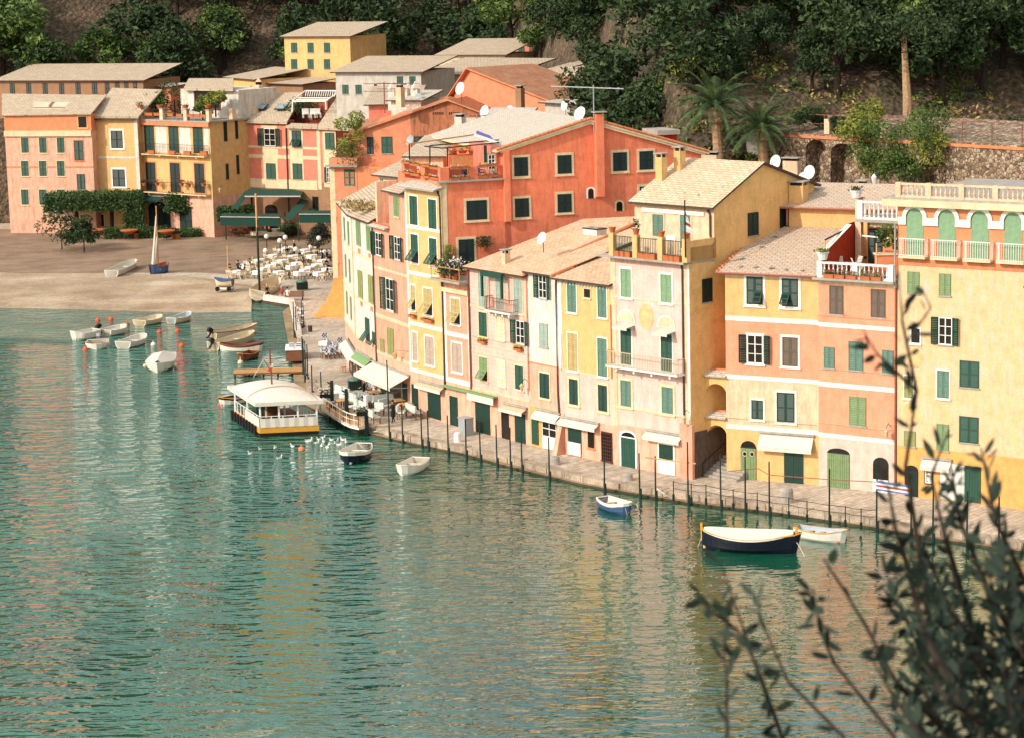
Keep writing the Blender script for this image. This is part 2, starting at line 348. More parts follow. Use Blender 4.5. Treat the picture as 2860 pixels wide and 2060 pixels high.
def winu(F, u0, u1, z0, z1, sm='green', st='c', fm=None, fw=.16, y=0., nm='window', sill=None, lab=None, board=False):
    w, h = u1-u0, z1-z0; mb = MB()
    mb.box(0, w, -.02, .0, 0, h, 'trim_cream' if st == 'g' and sm == 'trim_white' else 'glass_and_dark', 'xXyzZ')  # dark pane also paints in the shade of the window recess
    if fm:
        mb.box(-fw, 0, -.045, 0, -fw*.6, h+fw, fm, 'xXyzZ'); mb.box(w, w+fw, -.045, 0, -fw*.6, h+fw, fm, 'xXyzZ')
        mb.box(0, w, -.045, 0, h, h+fw, fm, 'yzZ'); mb.box(-fw-.04, w+fw+.04, -.12, 0, -fw*.6-.1, -fw*.6, fm)
        mb.box(0, w, -.045, 0, -fw*.6, 0, fm, 'yzZ')
    elif sill is not False: mb.box(-.08, w+.08, -.1, 0, -.09, 0, sill or 'slab_grey')
    o = F.put(mb, nm, u0, z0, y, label=lab)
    def lf(L, x, z, rot=(0, 0, 0), yy=-.02): L.build('shutter' if nm == 'window' else 'leaf', o, (x, yy, z), rot)
    mk = leaf_flat if board else leaf
    if st == 'c':
        if w > .62: lf(mk(w/2-.01, h, sm), 0, 0); lf(mk(w/2-.01, h, sm), w/2+.01, 0)
        else: lf(mk(w, h, sm), 0, 0)
    elif st == 's': lf(mk(w, h, sm), 0, 0)
    elif st in ('p', 'pl', 'pr'):       # lower halves pushed outward
        hs = .45; n = 2 if w > .8 else 1
        for i in range(n):
            x = i*w/n; ww = w/n-.01
            up = st == 'p' or (st == 'pl' and i == 0) or (st == 'pr' and i == 1)
            if up:
                lf(mk(ww, h*(1-hs), sm), x, h*hs)
                L = mk(ww, h*hs, sm); L.v = [(a, b, c-h*hs) for a, b, c in L.v]
                lf(L, x, h*hs, (radians(-38), 0, 0), -.05)
            else: lf(mk(ww, h, sm), x, 0)
    elif st == 'o':                     # open, leaves folded back against the wall
        fr = MB(); g = .07
        fr.box(0, g, -.06, -.02, 0, h, 'white_paint'); fr.box(w-g, w, -.06, -.02, 0, h, 'white_paint'); fr.box(w/2-g/2, w/2+g/2, -.06, -.02, 0, h, 'white_paint')
        for z in (0, h-g, h*.33, h*.66): fr.box(g, w-g, -.055, -.02, z, z+g*.6 if 0 < z < h-g else z+g, 'white_paint', 'yzZ')
        fr.build('casement', o)
        L = mk(w/2, h, sm); lf(L, 0, 0, (0, 0, radians(180+14)), -.08)
        L.v = [(-a, b, c) for a, b, c in L.v]; L.f = [tuple(reversed(f)) for f in L.f]
        lf(L, w, 0, (0, 0, radians(180-14)), -.08)
    elif st == 'g':                     # glazed with glazing bars
        fr = MB(); g = .06; m = sm
        for x in (0, w/2-g/2, w-g): fr.box(x, x+g, -.06, -.02, 0, h, m)
        for z in (0, h*.33, h*.66, h-g): fr.box(g, w-g, -.055, -.02, z, z+g, m, 'yzZ')
        fr.build('casement', o)
    elif st == 'w': pass
    return o
def arch_pts(w, h, hs, n=10):           # outline with curved head; hs = height where the curve starts
    pts = [(0, 0), (w, 0), (w, hs)]
    for i in range(1, n): a = pi*i/n; pts.append((w/2+w/2*cos(a), hs+(h-hs)*sin(a)))
    pts.append((0, hs)); return pts
def archdoor(F, t, x0, x1, ytop, yspring, ybot, sm, tb=None, fan='dark_iron', trim=None, y=0., nm='door', low=None, lab=None, solid=False):
    tb = tb or t; xm = (x0+x1)/2
    u0, u1 = F.u(t(x0, yspring), y), F.u(t(x1, yspring), y); zt = F.z(t(xm, ytop), y); zs = F.z(t(xm, yspring), y)
    z0 = ybot if isinstance(ybot, float) else F.z(tb(*ybot), y) ; w, h, hs = u1-u0, zt-z0, zs-z0
    mb = MB(); mb.prism(arch_pts(w, h, hs), -.03, .0, 'glass_and_dark')  # flat dark panel stands in for the shade inside the arch
    if trim:
        a = arch_pts(w, h, hs); b = [(x+(x-w/2)*.26/w*1.2, z if z < .01 else z+.02+(z-hs > 0)*.12) for x, z in a]
        for i in range(1, len(a)-1 + 1):
            j = (i+1) % len(a)
            if i == len(a)-1 or i >= 1:
                mb.tri([(a[i][0], -.06, a[i][1]), (b[i][0], -.06, b[i][1]), (b[j][0], -.06, b[j][1]), (a[j][0], -.06, a[j][1])], trim)
    o = F.put(mb, nm, u0, z0, y, label=lab)
    if not solid:
        g = MB()
        for i in range(1, 7):
            x = w*i/7; zz = hs+(h-hs)*sqrt(max(0, 1-((x-w/2)/(w/2))**2)); g.bar((x, -.045, hs), (x, -.045, zz), .025, fan)
        g.bar((0, -.045, hs), (w, -.045, hs), .08, 'white_paint' if trim else fan); g.build('fanlight', o)
    hh = hs-.04
    if sm:
        for x in (0, w/2): leaf_flat(w/2-.01, hh-(low or 0), sm).build('leaf', o, (x+.005, -.03, low or 0))
    if low:
        g = MB(); g.box(0, w, -.1, -.03, 0, low, 'white_paint'); g.build('flood_board', o)
    return o
def awning(F, t, x0, ytl, x1, ytr, drop, reach, mt='canvas', mb_='canvas', name='awning', box=True, lab=None, y=0., val=.25):
    pa, pb = t(x0, ytl), t(x1, ytr); u0, z0 = F.uz(pa, y); u1, z1 = F.uz(pb, y); z = (z0+z1)/2; w = u1-u0
    mb = MB()
    P = [(0, 0, 0), (w, 0, 0), (w, -reach, -drop), (0, -reach, -drop)]
    n = max(3, int(w/.4))
    for i in range(n):
        a, b = i*w/n, (i+1)*w/n; d = .02 if i % 2 else -.02
        mb.poly([(a, 0, 0), (a, -reach, -drop), ((a+b)/2, -reach, -drop+d), ((a+b)/2, 0, d)], mt); mb.poly([((a+b)/2, 0, d), ((a+b)/2, -reach, -drop+d), (b, -reach, -drop), (b, 0, 0)], mt)
    mb.box(0, w, -reach-.01, -reach, -drop-val, -drop, mb_)
    if box: mb.box(-.05, w+.05, -.22, 0, 0, .12, 'slab_grey')
    o = F.put(mb, name, u0, z, y, label=lab)
    for x in (.05, w-.05): ar = MB(); ar.bar((x, 0, -drop-.15), (x, -reach, -drop), .04, 'grey_metal'); ar.build('arm', o)
    return o
def pipe(F, pts, r=.055, m='dark_pipe', name='drainpipe', y=-.1):
    mb = MB(); mb.tube([(u, y, z) for u, z in pts], r, m, 6); return F.put(mb, name)
def railing(mb, p0, p1, h, m, n=None, th=.025, rail=.05):
    p0, p1 = Vector(p0), Vector(p1); L = (p1-p0).length; n = n or max(2, int(L/.16)); up = Vector((0, 0, h))
    mb.bar(p0+up, p1+up, rail, m); mb.bar(p0+Vector((0, 0, .08)), p1+Vector((0, 0, .08)), rail*.7, m)
    for i in range(n+1): q = p0.lerp(p1, i/n); mb.bar(q, q+up, th, m)
def balcony(F, u0, u1, z, reach, h, slab='marble_white', rail='rust_pipe', name='balcony', corb=True, y=0., n=None):
    w = u1-u0; mb = MB(); mb.box(0, w, -reach, 0, -.14, 0, slab)
    if corb:
        for i in range(4): x = w*(i+.5)/4; mb.box(x-.08, x+.08, -reach*.8, 0, -.4, -.14, slab)
    o = F.put(mb, name, u0, z, y); g = MB()
    railing(g, (0.03, -reach+.04, 0), (w-.03, -reach+.04, 0), h, rail, n); railing(g, (.03, -reach+.04, 0), (.03, 0, 0), h, rail); railing(g, (w-.03, -reach+.04, 0), (w-.03, 0, 0), h, rail)
    g.build('railing', o); return o
def baluster_prof(h): return [(.09, 0), (.09, .06*h), (.05, .12*h), (.1, .3*h), (.09, .42*h), (.04, .72*h), (.05, .86*h), (.08, .9*h), (.08, h)]
def balustrade(F, u0, u1, z, h, y, name='balustrade', m='marble_white', piers=2, step=.34):
    w = u1-u0; mb = MB(); mb.box(0, w, -.13, .13, 0, .14, m); mb.box(0, w, -.15, .15, h-.13, h, m)
    for i in range(piers+1):
        x = w*i/piers; x = min(max(x, .18), w-.18); mb.box(x-.19, x+.19, -.18, .18, 0, h+.04, m)
    n = int(w/step)
    for i in range(n):
        x = (i+.5)*w/n; mb._lathe([(r*1.0, zz) for r, zz in baluster_prof(h-.27)], m, 6, (x, 0, .14))
    return F.put(mb, name, u0, z, y)
# ------------------------------------------------------------------ leaf masses
def leaves(mb, n, fn, size, m, flat=.0):
    k = mb.mat(m)
    for _ in range(n):
        c = Vector(fn()); a = random.uniform(0, 2*pi); t = random.gauss(0, .6)
        s = size*random.uniform(.6, 1.4); d = Vector((cos(a)*cos(t), sin(a)*cos(t), sin(t)))
        e = d.cross(Vector((random.gauss(0, 1), random.gauss(0, 1), random.gauss(0, 1)+flat))).normalized()
        i = len(mb.v); mb.v += [tuple(c-d*s), tuple(c+e*s*.42), tuple(c+d*s), tuple(c-e*s*.42)]
        mb.f.append((i, i+1, i+2, i+3)); mb.mi.append(k)
def clumps(r, hz, n=14, jit=.33):
    cs = []
    for i in range(n):
        a = random.uniform(0, 2*pi); ph = random.uniform(-.5, 1.3); q = random.uniform(.55, .95)
        cs.append((Vector((cos(a)*cos(ph)*r*q, sin(a)*cos(ph)*r*q, sin(ph)*hz*q)), r*random.uniform(.28, .5)))
    cs.append((Vector((0, 0, 0)), r*.6)); return cs
def crown_mesh(r, hz, n, size, m, ncl=14):
    mb = MB(); cs = clumps(r, hz, ncl)
    def f():
        c, q = random.choice(cs); v = Vector((random.gauss(0, 1), random.gauss(0, 1), random.gauss(0, 1))).normalized()*q*random.uniform(.6, 1.08)
        return c+Vector((v.x, v.y, v.z*.8))
    leaves(mb, n, f, size, m); return mb
def plant_mb(h, w, n, m, fl=None, nf=0, size=.07):
    mb = MB()
    leaves(mb, n, lambda: (random.gauss(0, w*.4), random.gauss(0, w*.4), h*random.random()**.8), size, m)
    if fl: leaves(mb, nf, lambda: (random.gauss(0, w*.42), random.gauss(0, w*.42), h*random.uniform(.6, 1.1)), size*.8, fl)
    return mb
def pot(name, label, loc, r=.2, h=.3, plant='leaf_mid', ph=.35, pw=.3, group=None, m='terracotta', fl=None, n=40, box=None, rot=0, nf=30, cat='flowerpot', size=.07):
    t = thing(name, label, cat, loc, rot, group); mb = MB()
    if box: mb.box(-box/2, box/2, -.13, .13, 0, h, m); mb.box(-box/2-.02, box/2+.02, -.15, .15, h-.05, h, m)
    else: mb._lathe([(r*.65, 0), (r*.95, h*.85), (r*1.08, h*.86), (r*1.08, h), (r*.9, h), (r*.85, h*.9)], m, 10, (0, 0, 0))
    mb.build('pot' if not box else 'trough', t)
    if plant:
        if box:
            p = MB(); leaves(p, n, lambda: (random.uniform(-box/2, box/2), random.gauss(0, .1), h+random.random()*ph), size, plant)
            if fl: leaves(p, nf, lambda: (random.uniform(-box/2, box/2), random.gauss(0, .12), h+ph*random.uniform(.5, 1.1)), size, fl)
        else:
            p = plant_mb(ph, pw, n, plant, fl, nf, size); p.v = [(a, b, c+h*.9) for a, b, c in p.v]
        p.build('plant', t)
    return t
def chimney(parent_face, u, y, z, w=.6, h=1.2, m='cream', cap='slab_grey', name='chimney', d=None, parent=None, openings=True):
    d = d or w; mb = MB(); mb.box(-w/2, w/2, -d/2, d/2, -1.2, h, m)
    for sx in (-1, 1):
        for sy in (-1, 1): mb.box(sx*w/2-.07*(sx > 0), sx*w/2+.07*(sx < 0), sy*d/2-.07*(sy > 0), sy*d/2+.07*(sy < 0), h, h+.25, m)
    mb.box(-w/2+.1, w/2-.1, -d/2+.1, d/2-.1, h, h+.24, 'glass_and_dark')  # dark block paints the shade inside the flue openings
    mb.box(-w/2-.12, w/2+.12, -d/2-.12, d/2+.12, h+.25, h+.33, cap)
    if parent: return mb.build(name, parent, (u, y, z))
    return parent_face.put(mb, name, u, z, y)
# ================================================================== HOUSES ALONG THE QUAY (right to left)
BP = [(968,1020), (1000,1076), (1058,1113), (1150,1153), (1250,1182), (1321,1201), (1483,1243), (1567,1264), (1715,1296), (1932,1336)]
# ---- R1: yellow over orange, beside the alley
b = R1B = Bld('house', 'four-storey house banded yellow, orange and cream between stair alley and balustrade terrace house', (2030,1332), (2287,1354))
F = b; W = b.L
zt = F.z(Y_(1400,128)); zb1 = (F.z(Y_(1500,807)), F.z(Y_(1500,878))); zb2 = (F.z(Z_(1500,175)), F.z(Z_(1500,240))); zb3 = (F.z(Z_(1500,935)), F.z(Z_(1500,1005)))
body(F, 0, W, [-.3, zb3[0], zb2[0], zb1[0], zt], ['yellow', 'cream', 'apricot', 'yellow'], 13)
for q in (zb1, zb2, zb3): band(F, 0, W, q[1], q[0], 'trim_white')
band(F, 0, W, zt-.35, zt, 'cream')
DK, GP = 'green_dark', 'green'
win(F, Y_, 1120,180,1368,600, 'green_dark', 'pr', 'trim_white', .2); win(F, Y_, 1658,210,1905,635, 'green_dark', 'pl', 'trim_white', .2)
win(F, Y_, 1130,1065,1370,1495, 'green_dark', 'o', 'trim_white', .12); win(F, Y_, 1665,1100,1900,1535, 'brown_shutter', 'c', 'trim_white', .17)
win(F, Z_, 1195,525,1370,810, 'green_dark', 'c', 'trim_white', .14); win(F, Z_, 1580,410,1850,855, 'green_dark', 'c', 'trim_white', .16)
archdoor(F, Z_, 1030, 1263, 1143, 1245, 0.02, 'green_mid')
win(F, Z_, 1692,1278,1980,1790, 'green_dark', 'c', None, nm='door', sill=False, board=True)
awning(F, Z_, 1325,1010,2140,1080, .95, .55, 'canvas', 'canvas', lab='cream awning half rolled out over dark green door')
# roof (mono pitch up to the upper volume)
ra, rb = F.uz(L_(1180,820), 8.5), F.uz(L_(2068,880), 8.5); zr = (ra[1]+rb[1])/2
rf = MB(); rf.roof((-.45,-.45,zt+.02), (W+.05,-.45,zt+.02), (W+.05,8.6,zr), (-.45,8.6,zr), .14, 'tile_taupe', 'copper_pipe'); F.put(rf, 'roof')
g = MB(); g.tube([(-.5,-.52,zt-.02),(W,-.52,zt-.02)], .08, 'copper_pipe', 6)
for i in range(int(8.6/.45)): a = i*.45/8.6; g.box(-.55,-.35,-.4+a*9,-.05+a*9, zt+.02+(zr-zt)*a, zt+.14+(zr-zt)*a, 'terracotta_trim')
F.put(g, 'gutter')
for i in range(9):
    g = MB()
for px in ((470,1450),(710,1465),(945,1478),(1170,1492),(1430,1505),(495,1325),(800,1140),(1010,980)):
    q = L_(*px); r_ = ray(*q); 
    # stones lying on the roof: find the spot on the slope
    lo = Vector(F.w)+F.n*(-.45); best = None
    for k in range(60):
        yy = -.3+k*.15; zz = zt+.05+(zr-zt)*(yy+.45)/9.05; uu, z2 = F.uz(q, yy)
        if best is None or abs(z2-zz) < best[0]: best = (abs(z2-zz), uu, yy, zz)
    g = MB(); 
    for k in range(3): g.ball((best[1]+random.gauss(0,.09), best[2]+random.gauss(0,.07), best[3]+.08), random.uniform(.09,.14), 'slab_grey', 5, .7)
    o = g.build('roof_stone', F.root)
# upper volume at the back
zu = F.z(L_(1700,540), 8.7); zu2 = F.z(L_(1700,182), 13.)
u0 = F.u(L_(1218,650), 8.6)
body(F, u0, W+1.5, [zr-2, zu], ['yellow'], 8, 8.6, 'wall')
rf = MB(); rf.roof((u0-.5,8.2,zu), (W+3.2,8.2,zu), (W+5.5,14,zu2), (u0-.5,14,zu2), .14, 'tile_taupe', 'copper_pipe'); rf.roof((u0-.5,14,zu2),(W+5.5,14,zu2),(W+5,19,zu2-2.5),(u0-.5,19,zu2-2.5),.14,'tile_taupe'); F.put(rf, 'roof')
g = MB(); g.tube([(u0-.5,8.12,zu-.04),(W+3,8.12,zu-.04)], .09, 'copper_pipe', 6); g.tube([(u0-.1,8.5,zu),(u0-.1,8.5,zr+.1)], .09, 'copper_pipe', 6); F.put(g, 'gutter')
q = F.uz(L_(1365,420), 9.6); chimney(F, q[0], 9.6, q[1]+.3, 1.1, .75, 'yellow')
# ---- R2: orange with the white balustrade terrace
b = R2B = Bld('house', 'orange house with white balustrade roof terrace and pale pink ground floor', (2287,1354), (2503,1379))
F = b; W = b.L
zt = F.z(AA(835,222)); zb1 = (F.z(AA(835,912)), F.z(AA(835,975))); zb2 = (F.z(AB(835,292)), F.z(AB(835,362))); zb3 = (F.z(AB(835,1072)), F.z(AB(835,1140)))
body(F, 0, W, [-.3, zb3[0], zb2[0], zb1[0], zt-.5, zt-.12], ['greypink', 'apricot', 'apricot', 'apricot', 'cream'], 4.2)
for q in (zb1, zb2, zb3): band(F, 0, W, q[1], q[0], 'trim_white')
band(F, 0, W, F.z(AA(835,812)), F.z(AA(835,790)), 'apricot', .06)
win(F, AA, 420,318,628,750, 'brown_shutter', 'c'); win(F, AA, 1050,372,1268,800, 'brown_shutter', 'c')
win(F, AA, 335,1248,495,1568, 'green_grey', 'c'); win(F, AA, 712,1165,930,1600, 'green_grey', 'c'); win(F, AA, 1222,1298,1390,1650, 'green_grey', 'c')
win(F, AB, 718,475,975,912, 'green_mid', 'c')
archdoor(F, AB, 390, 723, 1258, 1330, 0.02, 'green_mid'); archdoor(F, AB, 1082, 1318, 1395, 1500, 0.02, None, low=.9, solid=True)
g = MB(); g.box(-.2, W, -.6, 4.2, zt-.12, zt+.05, 'slab_grey'); F.put(g, 'terrace_slab')
yt = -.25
zb_, zh_ = zt+.05, F.z(M_(700,1400), yt)-zt-.05
balustrade(F, .1, W-.1, zb_, zh_, yt, piers=2)
y2 = 5.0      # wall at the back of the terrace
zf = F.z(M_(900,770), y2)
body(F, 1.3, W+.4, [zt-.2, zf+.1], ['orange'], 5, y2, 'back_wall')
g = MB()      # raking red side wall
zf0 = F.z(M_(140,1190), 0.2); g.tri([(.3,.1,zt), (.3,y2,zt), (.3,y2,zf), (.3,y2-1.2,zf-.1), (.3,.1,zf0)], 'redwall'); g.tri([(.62,.1,zf0),(.62,y2-1.2,zf-.1),(.62,y2,zf),(.62,y2,zt),(.62,.1,zt)], 'redwall')
g.poly([(.3,.1,zf0),(.62,.1,zf0),(.62,.1,zt),(.3,.1,zt)], 'redwall'); g.poly([(.25,.05,zf0+.01),(.67,.05,zf0+.01),(.67,y2-1.2,zf-.09),(.25,y2-1.2,zf-.09)], 'trim_white')
F.put(g, 'side_wall')
win(F, M_, 795,865,1005,1390, 'green_black', 'c', None, y=y2, nm='terrace_door', sill=False); win(F, M_, 1150,880,1215,1080, 'green_black', 'c', y=y2)
g = MB(); ztop = F.z(M_(850,700), y2-1); g.box(1.0, W+.2, y2-1.4, y2+3.5, ztop-.3, ztop-.1, 'slab_grey'); F.put(g, 'upper_slab')
g = MB(); 
for i in range(14): x = 2+i*(W-2.2)/14; g.box(x, x+(W-2.2)/14-.04, y2-1.0, y2-.95, ztop-.62-.06*(i % 2), ztop-.3, 'canvas_tan')
F.put(g, 'valance')
balustrade(F, 1.2, W+.1, ztop-.1, F.z(M_(850,450), y2-1.2)-ztop+.1, y2-1.2, piers=1)
g = MB(); g.box(.7, 1.15, y2-.7, y2-.3, zt-.5, F.z(M_(480,400), y2-.5), 'cream'); g.box(.62, 1.23, y2-.78, y2-.22, F.z(M_(480,400), y2-.5), F.z(M_(480,385), y2-.5), 'terracotta'); F.put(g, 'chimney')
# pergola bars over the terrace
g = MB(); pz = F.z(M_(130,1040), .4); g.bar((.3,.4,zt),(.3,.4,pz), .07, 'wood_pale'); g.bar((.3,.4,pz),(.5,y2,F.z(M_(620,770), y2)-.1), .09, 'dark_iron')
u_, z_ = F.uz(M_(918,1090), .4); g.bar((u_,.4,zt),(u_,.4,z_), .09, 'wood_pale'); g.bar((u_,.4,z_),(u_+1.3,y2,z_+.7), .07, 'dark_iron')
g.bar((1.9,3.0,pz+.1),(W,3.0,pz-.1), .09, 'white_paint'); F.put(g, 'pergola')
pipe(F, [(W-.02, F.z(AA(1440,350))), (W-.02, .2)], .09, 'rust_pipe')
pipe(F, [(W+.0, ztop+.2), (W+.0, zt-.4)], .07, 'slab_grey', y=-.3)
def on(F, p, y):                # building coordinates of a sight line at depth y
    u, z = F.uz(p, y); return F.root.location + Vector((cos(F.a)*u-sin(F.a)*y, sin(F.a)*u+cos(F.a)*y, z))
R2F, R2W, R2Z = F, W, zt
# ---- Q: house with the green arched blind windows
b = Bld('house', 'house with red top storey, green arched windows and weathered yellow front, far right of quay', (2505,1380), (2870,1424))
F = b; W = b.L
zt = F.z(M_(1500,525)); zm = F.z(M_(1500,1395)); zg = F.z(AB(1600,1225))
body(F, 0, W, [-.3, zg, zm, zt], ['yellow_deep', 'yellow_worn', 'orange'], 14)
g = MB(); g.box(-.9, W+.6, -.6, 14.5, zt, zt+.45, 'trim_cream'); g.box(-.8, W+.5, -.5, 14, zt+.45, zt+.6, 'slab_grey'); F.put(g, 'cornice')
zc = zt+.6; balustrade(F, .0, W, zc, F.z(M_(1500,175), -.2)-zc, -.2, piers=4, m='cream')
band(F, 0, W, zm-.15, zm+.25, 'terracotta_trim', .05)
for i, (xa, xb) in enumerate(((1372,1632),)):
    u0, u1 = F.u(M_(xa,800)), F.u(M_(xb,800)); dw = u1-u0; zz0 = F.z(M_(1500,1290)); zz1 = F.z(M_(1500,555))
    for j in range(4):
        s = j*(F.u(M_(1860,800))-u0); 
        if u0+s+dw > W: break
        h = zz1-zz0; hs = h-dw/2; mb = MB(); mb.prism(arch_pts(dw, h, hs), -.03, 0, 'jade')
        for k in range(11):
            a0, a1 = pi*k/11, pi*(k+1)/11; c0, c1 = (cos(a0), sin(a0)), (cos(a1), sin(a1)); r0, r1 = dw/2, dw/2+.28
            mb.poly([(dw/2+r0*c0[0],-.14,hs+r0*c0[1]), (dw/2+r1*c0[0],-.14,hs+r1*c0[1]), (dw/2+r1*c1[0],-.14,hs+r1*c1[1]), (dw/2+r0*c1[0],-.14,hs+r0*c1[1])], 'trim_white')
            mb.poly([(dw/2+r1*c0[0],-.14,hs+r1*c0[1]), (dw/2+r1*c0[0],0,hs+r1*c0[1]), (dw/2+r1*c1[0],0,hs+r1*c1[1]), (dw/2+r1*c1[0],-.14,hs+r1*c1[1])], 'trim_white')
        for x in (-.55, dw): mb.box(x, x+.55, -.16, 0, hs-.5, hs, 'trim_white')
        F.put(mb, 'arched_window', u0+s, zz0)
        balcony(F, u0+s-.35, u0+s+dw+.35, zz0+.05, .55, F.z(M_(1480,1030), -.5)-F.z(M_(1480,1300), -.5), 'trim_cream', 'white_paint', corb=False)
win(F, AA, 1605,105,1785,435, 'green_mid', 'c'); win(F, AA, 2085,135,2265,470, 'green_mid', 'c'); win(F, AA, 2080,800,2290,1215, 'green', 'o')
win(F, AA, 1665,970,1795,1185, 'wood', 'w', 'trim_white', .1); win(F, AB, 1560,160,1690,488, 'green_olive', 'c', 'trim_white', .1); win(F, AB, 1555,995,1728,1228, 'green_olive', 'c')
win(F, AB, 2050,890,2235,1290, 'green_mid', 'c'); win(F, AB, 2060,80,2240,490, 'green_grey', 'c', 'trim_white', .1)
archdoor(F, AB, 1568, 1768, 1515, 1590, 0.02, 'green_black', solid=True)
uu, zz = F.uz(AD(1065,150)); u2, z2 = F.uz(AD(1140,10)); g = MB(); g.box(uu, u2, -.06, 0, zz, z2, 'dark_iron'); g.box(uu+.08, u2-.08, -.08, -.05, zz+.08, z2-.08, 'white_paint')
for i in range(9): g.box(uu+.16, u2-.16-random.random()*.3, -.085, -.079, zz+.2+i*(z2-zz-.3)/9, zz+.27+i*(z2-zz-.3)/9, 'dark_iron')
F.put(g, 'menu_board'); awning(F, AB, 1840,1400,2280,1450, .5, .5, 'canvas', 'canvas', lab='white awning over shop door')
u_ = F.u(AB(2110,1600)); winu(F, u_, u_+1.8, .1, 2.6, 'white_paint', 'c', nm='door', sill=False, board=True)
winu(F, W-5, W-3.4, .1, 2.6, 'green', 'c', nm='door', sill=False, board=True); winu(F, W-5, W-3.6, 4.2, 6, 'green', 'c'); winu(F, W-5, W-3.6, 8, 9.8, 'green', 'c')
for (px, py, rw, rh) in ((1670,740,.75,.85), (1730,-100,.6,.7)):
    g = MB()
    u_, z_ = F.uz(AB(px, py)); k = g.mat('fresco')
    for rr, mm, yy in ((1.15, 'trim_cream', -.02), (1, 'fresco', -.03)):
        g.tri([(u_+rw*rr*cos(a*pi/10), yy, z_+rh*rr*sin(a*pi/10)) for a in range(20)], mm)
    F.put(g, 'wall_medallion')
# ---- P: tall pink house with yellow side wall
b = PKB = Bld('house', 'tall pale pink house with long balcony and yellow-ochre side wall beside the stair alley', (1715,1296), (1932,1336))
F = b; W = b.L
zt = F.z(K_(900,1575)); zw1 = F.z(V_(1500,520)), F.z(V_(1500,545)); zw2 = F.z(X_(1500,672)), F.z(X_(1500,700)); zg = F.z(X_(1500,960))
side = F.face(W, 0, pi/2)
def sidepoly(g, pts, m): g.tri(pts, m)
ZR = side.z(L_(800,-120)); apexu = side.u(S0(2127,456)); zap = side.z(S0(2127,457)); zf_ = side.z(L_(0,500)); bu, bz = side.uz(L_(1600,190)); fu = side.u(L_(8,700))
DEP = bu
body(F, 0, W-.55, [-.3, zg, zw2[0], zt-.5, zt-.15], ['peach', 'pink_pale', 'pink_blush', 'peach'], DEP-.1)
for q in (zw1, zw2): band(F, 0, W-.02, q[1], q[0], 'trim_cream')
g = MB(); g.box(W-.55, W-.2, -.02, 1, 3, zt-.15, 'cream'); g.box(W-.2, W-.02, -.03, 1, 3, zt-.15, 'trim_white'); g.box(W-.55, W-.02, -.03, 1, -.3, 3, 'salmon')
g.box(-.02, .5, -.03, 0, 3, zt-.15, 'cream'); F.put(g, 'quoin')
# side wall with gable
fuy = 2.7
g = MB(); k0 = zt+1.0
zfr = side.z(S0(1975,580)); fy = fuy
poly = [(0, -.3), (DEP, -.3), (DEP, bz), (apexu, zap), (fy, zfr), (fy, k0), (0, k0)]
g.tri([(W, y, z) for y, z in poly], 'yellow_side'); g.tri([(W-.4, y, z) for y, z in reversed(poly)], 'yellow_side')
for i in range(len(poly)):
    j = (i+1) % len(poly); (ya, za), (yb, zb) = poly[i], poly[j]; g.poly([(W-.4,ya,za),(W-.4,yb,zb),(W,yb,zb),(W,ya,za)], 'cream')
F.put(g, 'side_wall')
gs = MB(); zs0 = side.z(Z_(300,1020)); gs.box(0, 14, -.03, 0, 0, zs0, 'darkstone'); side.put(gs, 'stone_base')
win(side, L_, 590,622,747,970, 'green_black', 'c', None, .1); win(side, L_, 1076,545,1240,880, 'green_black', 'c', None, .1); win(side, Y_, 440,208,590,565, 'green_black', 'c', None, .1)
# upper volume
uu0 = F.u(K_(780,1000), fuy)
body(F, uu0, W-.4, [zt-.2, zfr-.35, zfr+.1], ['cream', 'yellow'], DEP-fuy-.1, fuy, 'upper_wall')
q0 = F.u(K_(670,660), fuy-.5)
rf = MB(); rf.roof((q0,fuy-.5,zfr-.03), (W+.3,fuy-.5,zfr-.03), (W+.3,apexu,zap+.12), (q0,apexu,zap+.12), .16, 'tile_cream', 'dark_pipe'); rf.roof((q0,apexu,zap+.12),(W+.3,apexu,zap+.12),(W+.3,DEP+.5,bz-.05),(q0,DEP+.5,bz-.05),.16,'tile_cream','dark_pipe'); F.put(rf, 'roof')
win(F, K_, 1057,922,1215,1253, 'green_grey', 'c', 'cream', .14, y=fuy); win(F, K_, 1478,930,1630,1440, 'green_grey', 'c', 'cream', .14, y=fuy, nm='terrace_door')
band(F, uu0+.8, W-.9, zfr-.75, zfr-.45, 'trim_white', .1, fuy)
g = MB(); u_, z_ = F.uz(K_(1270,1240), fuy); g.box(u_, u_+.9, fuy-.1, fuy, z_-.35, z_, 'white_paint'); F.put(g, 'wall_plaque')
for px, py in ((1187,420),(1465,250)):
    q = [F.uz(K_(px,py), y) + (y,) for y in [fuy+k*.1 for k in range(120)]]
    best = min(q, key=lambda t_: abs(t_[1]-(zfr+(zap-zfr)*(t_[2]-fuy)/(apexu-fuy)))); chimney(F, best[0], best[2], best[1]+.15, .62, 1.65 if px < 1300 else 1.3, 'yellow')
for px, py in ((900,565),(1105,580),(1325,600),(1560,630),(1765,655),(1935,670),(2110,530),(1040,480)):
    q = [F.uz(K_(px,py), y) + (y,) for y in [fuy-.4+k*.1 for k in range(120)]]
    bst = min(q, key=lambda t_: abs(t_[1]-(zfr+(zap-zfr)*(t_[2]-fuy)/(apexu-fuy)))); g = MB()
    for k in range(3): g.ball((bst[0]+random.gauss(0,.1), bst[2]+random.gauss(0,.08), bst[1]+.12), random.uniform(.1,.16), 'slab_grey', 5, .7)
    g.build('roof_stone', F.root)
g = MB(); g.box(-.7, W+.05, -.7, fuy, zt-.15, zt, 'slab_grey'); F.put(g, 'terrace_slab')
yr = -.35; hr = F.z(K_(1000,1300), yr)-zt
g = MB(); g2 = MB(); xs = [F.u(K_(x, 1400), yr) for x in (442, 802, 1185, 1560)]
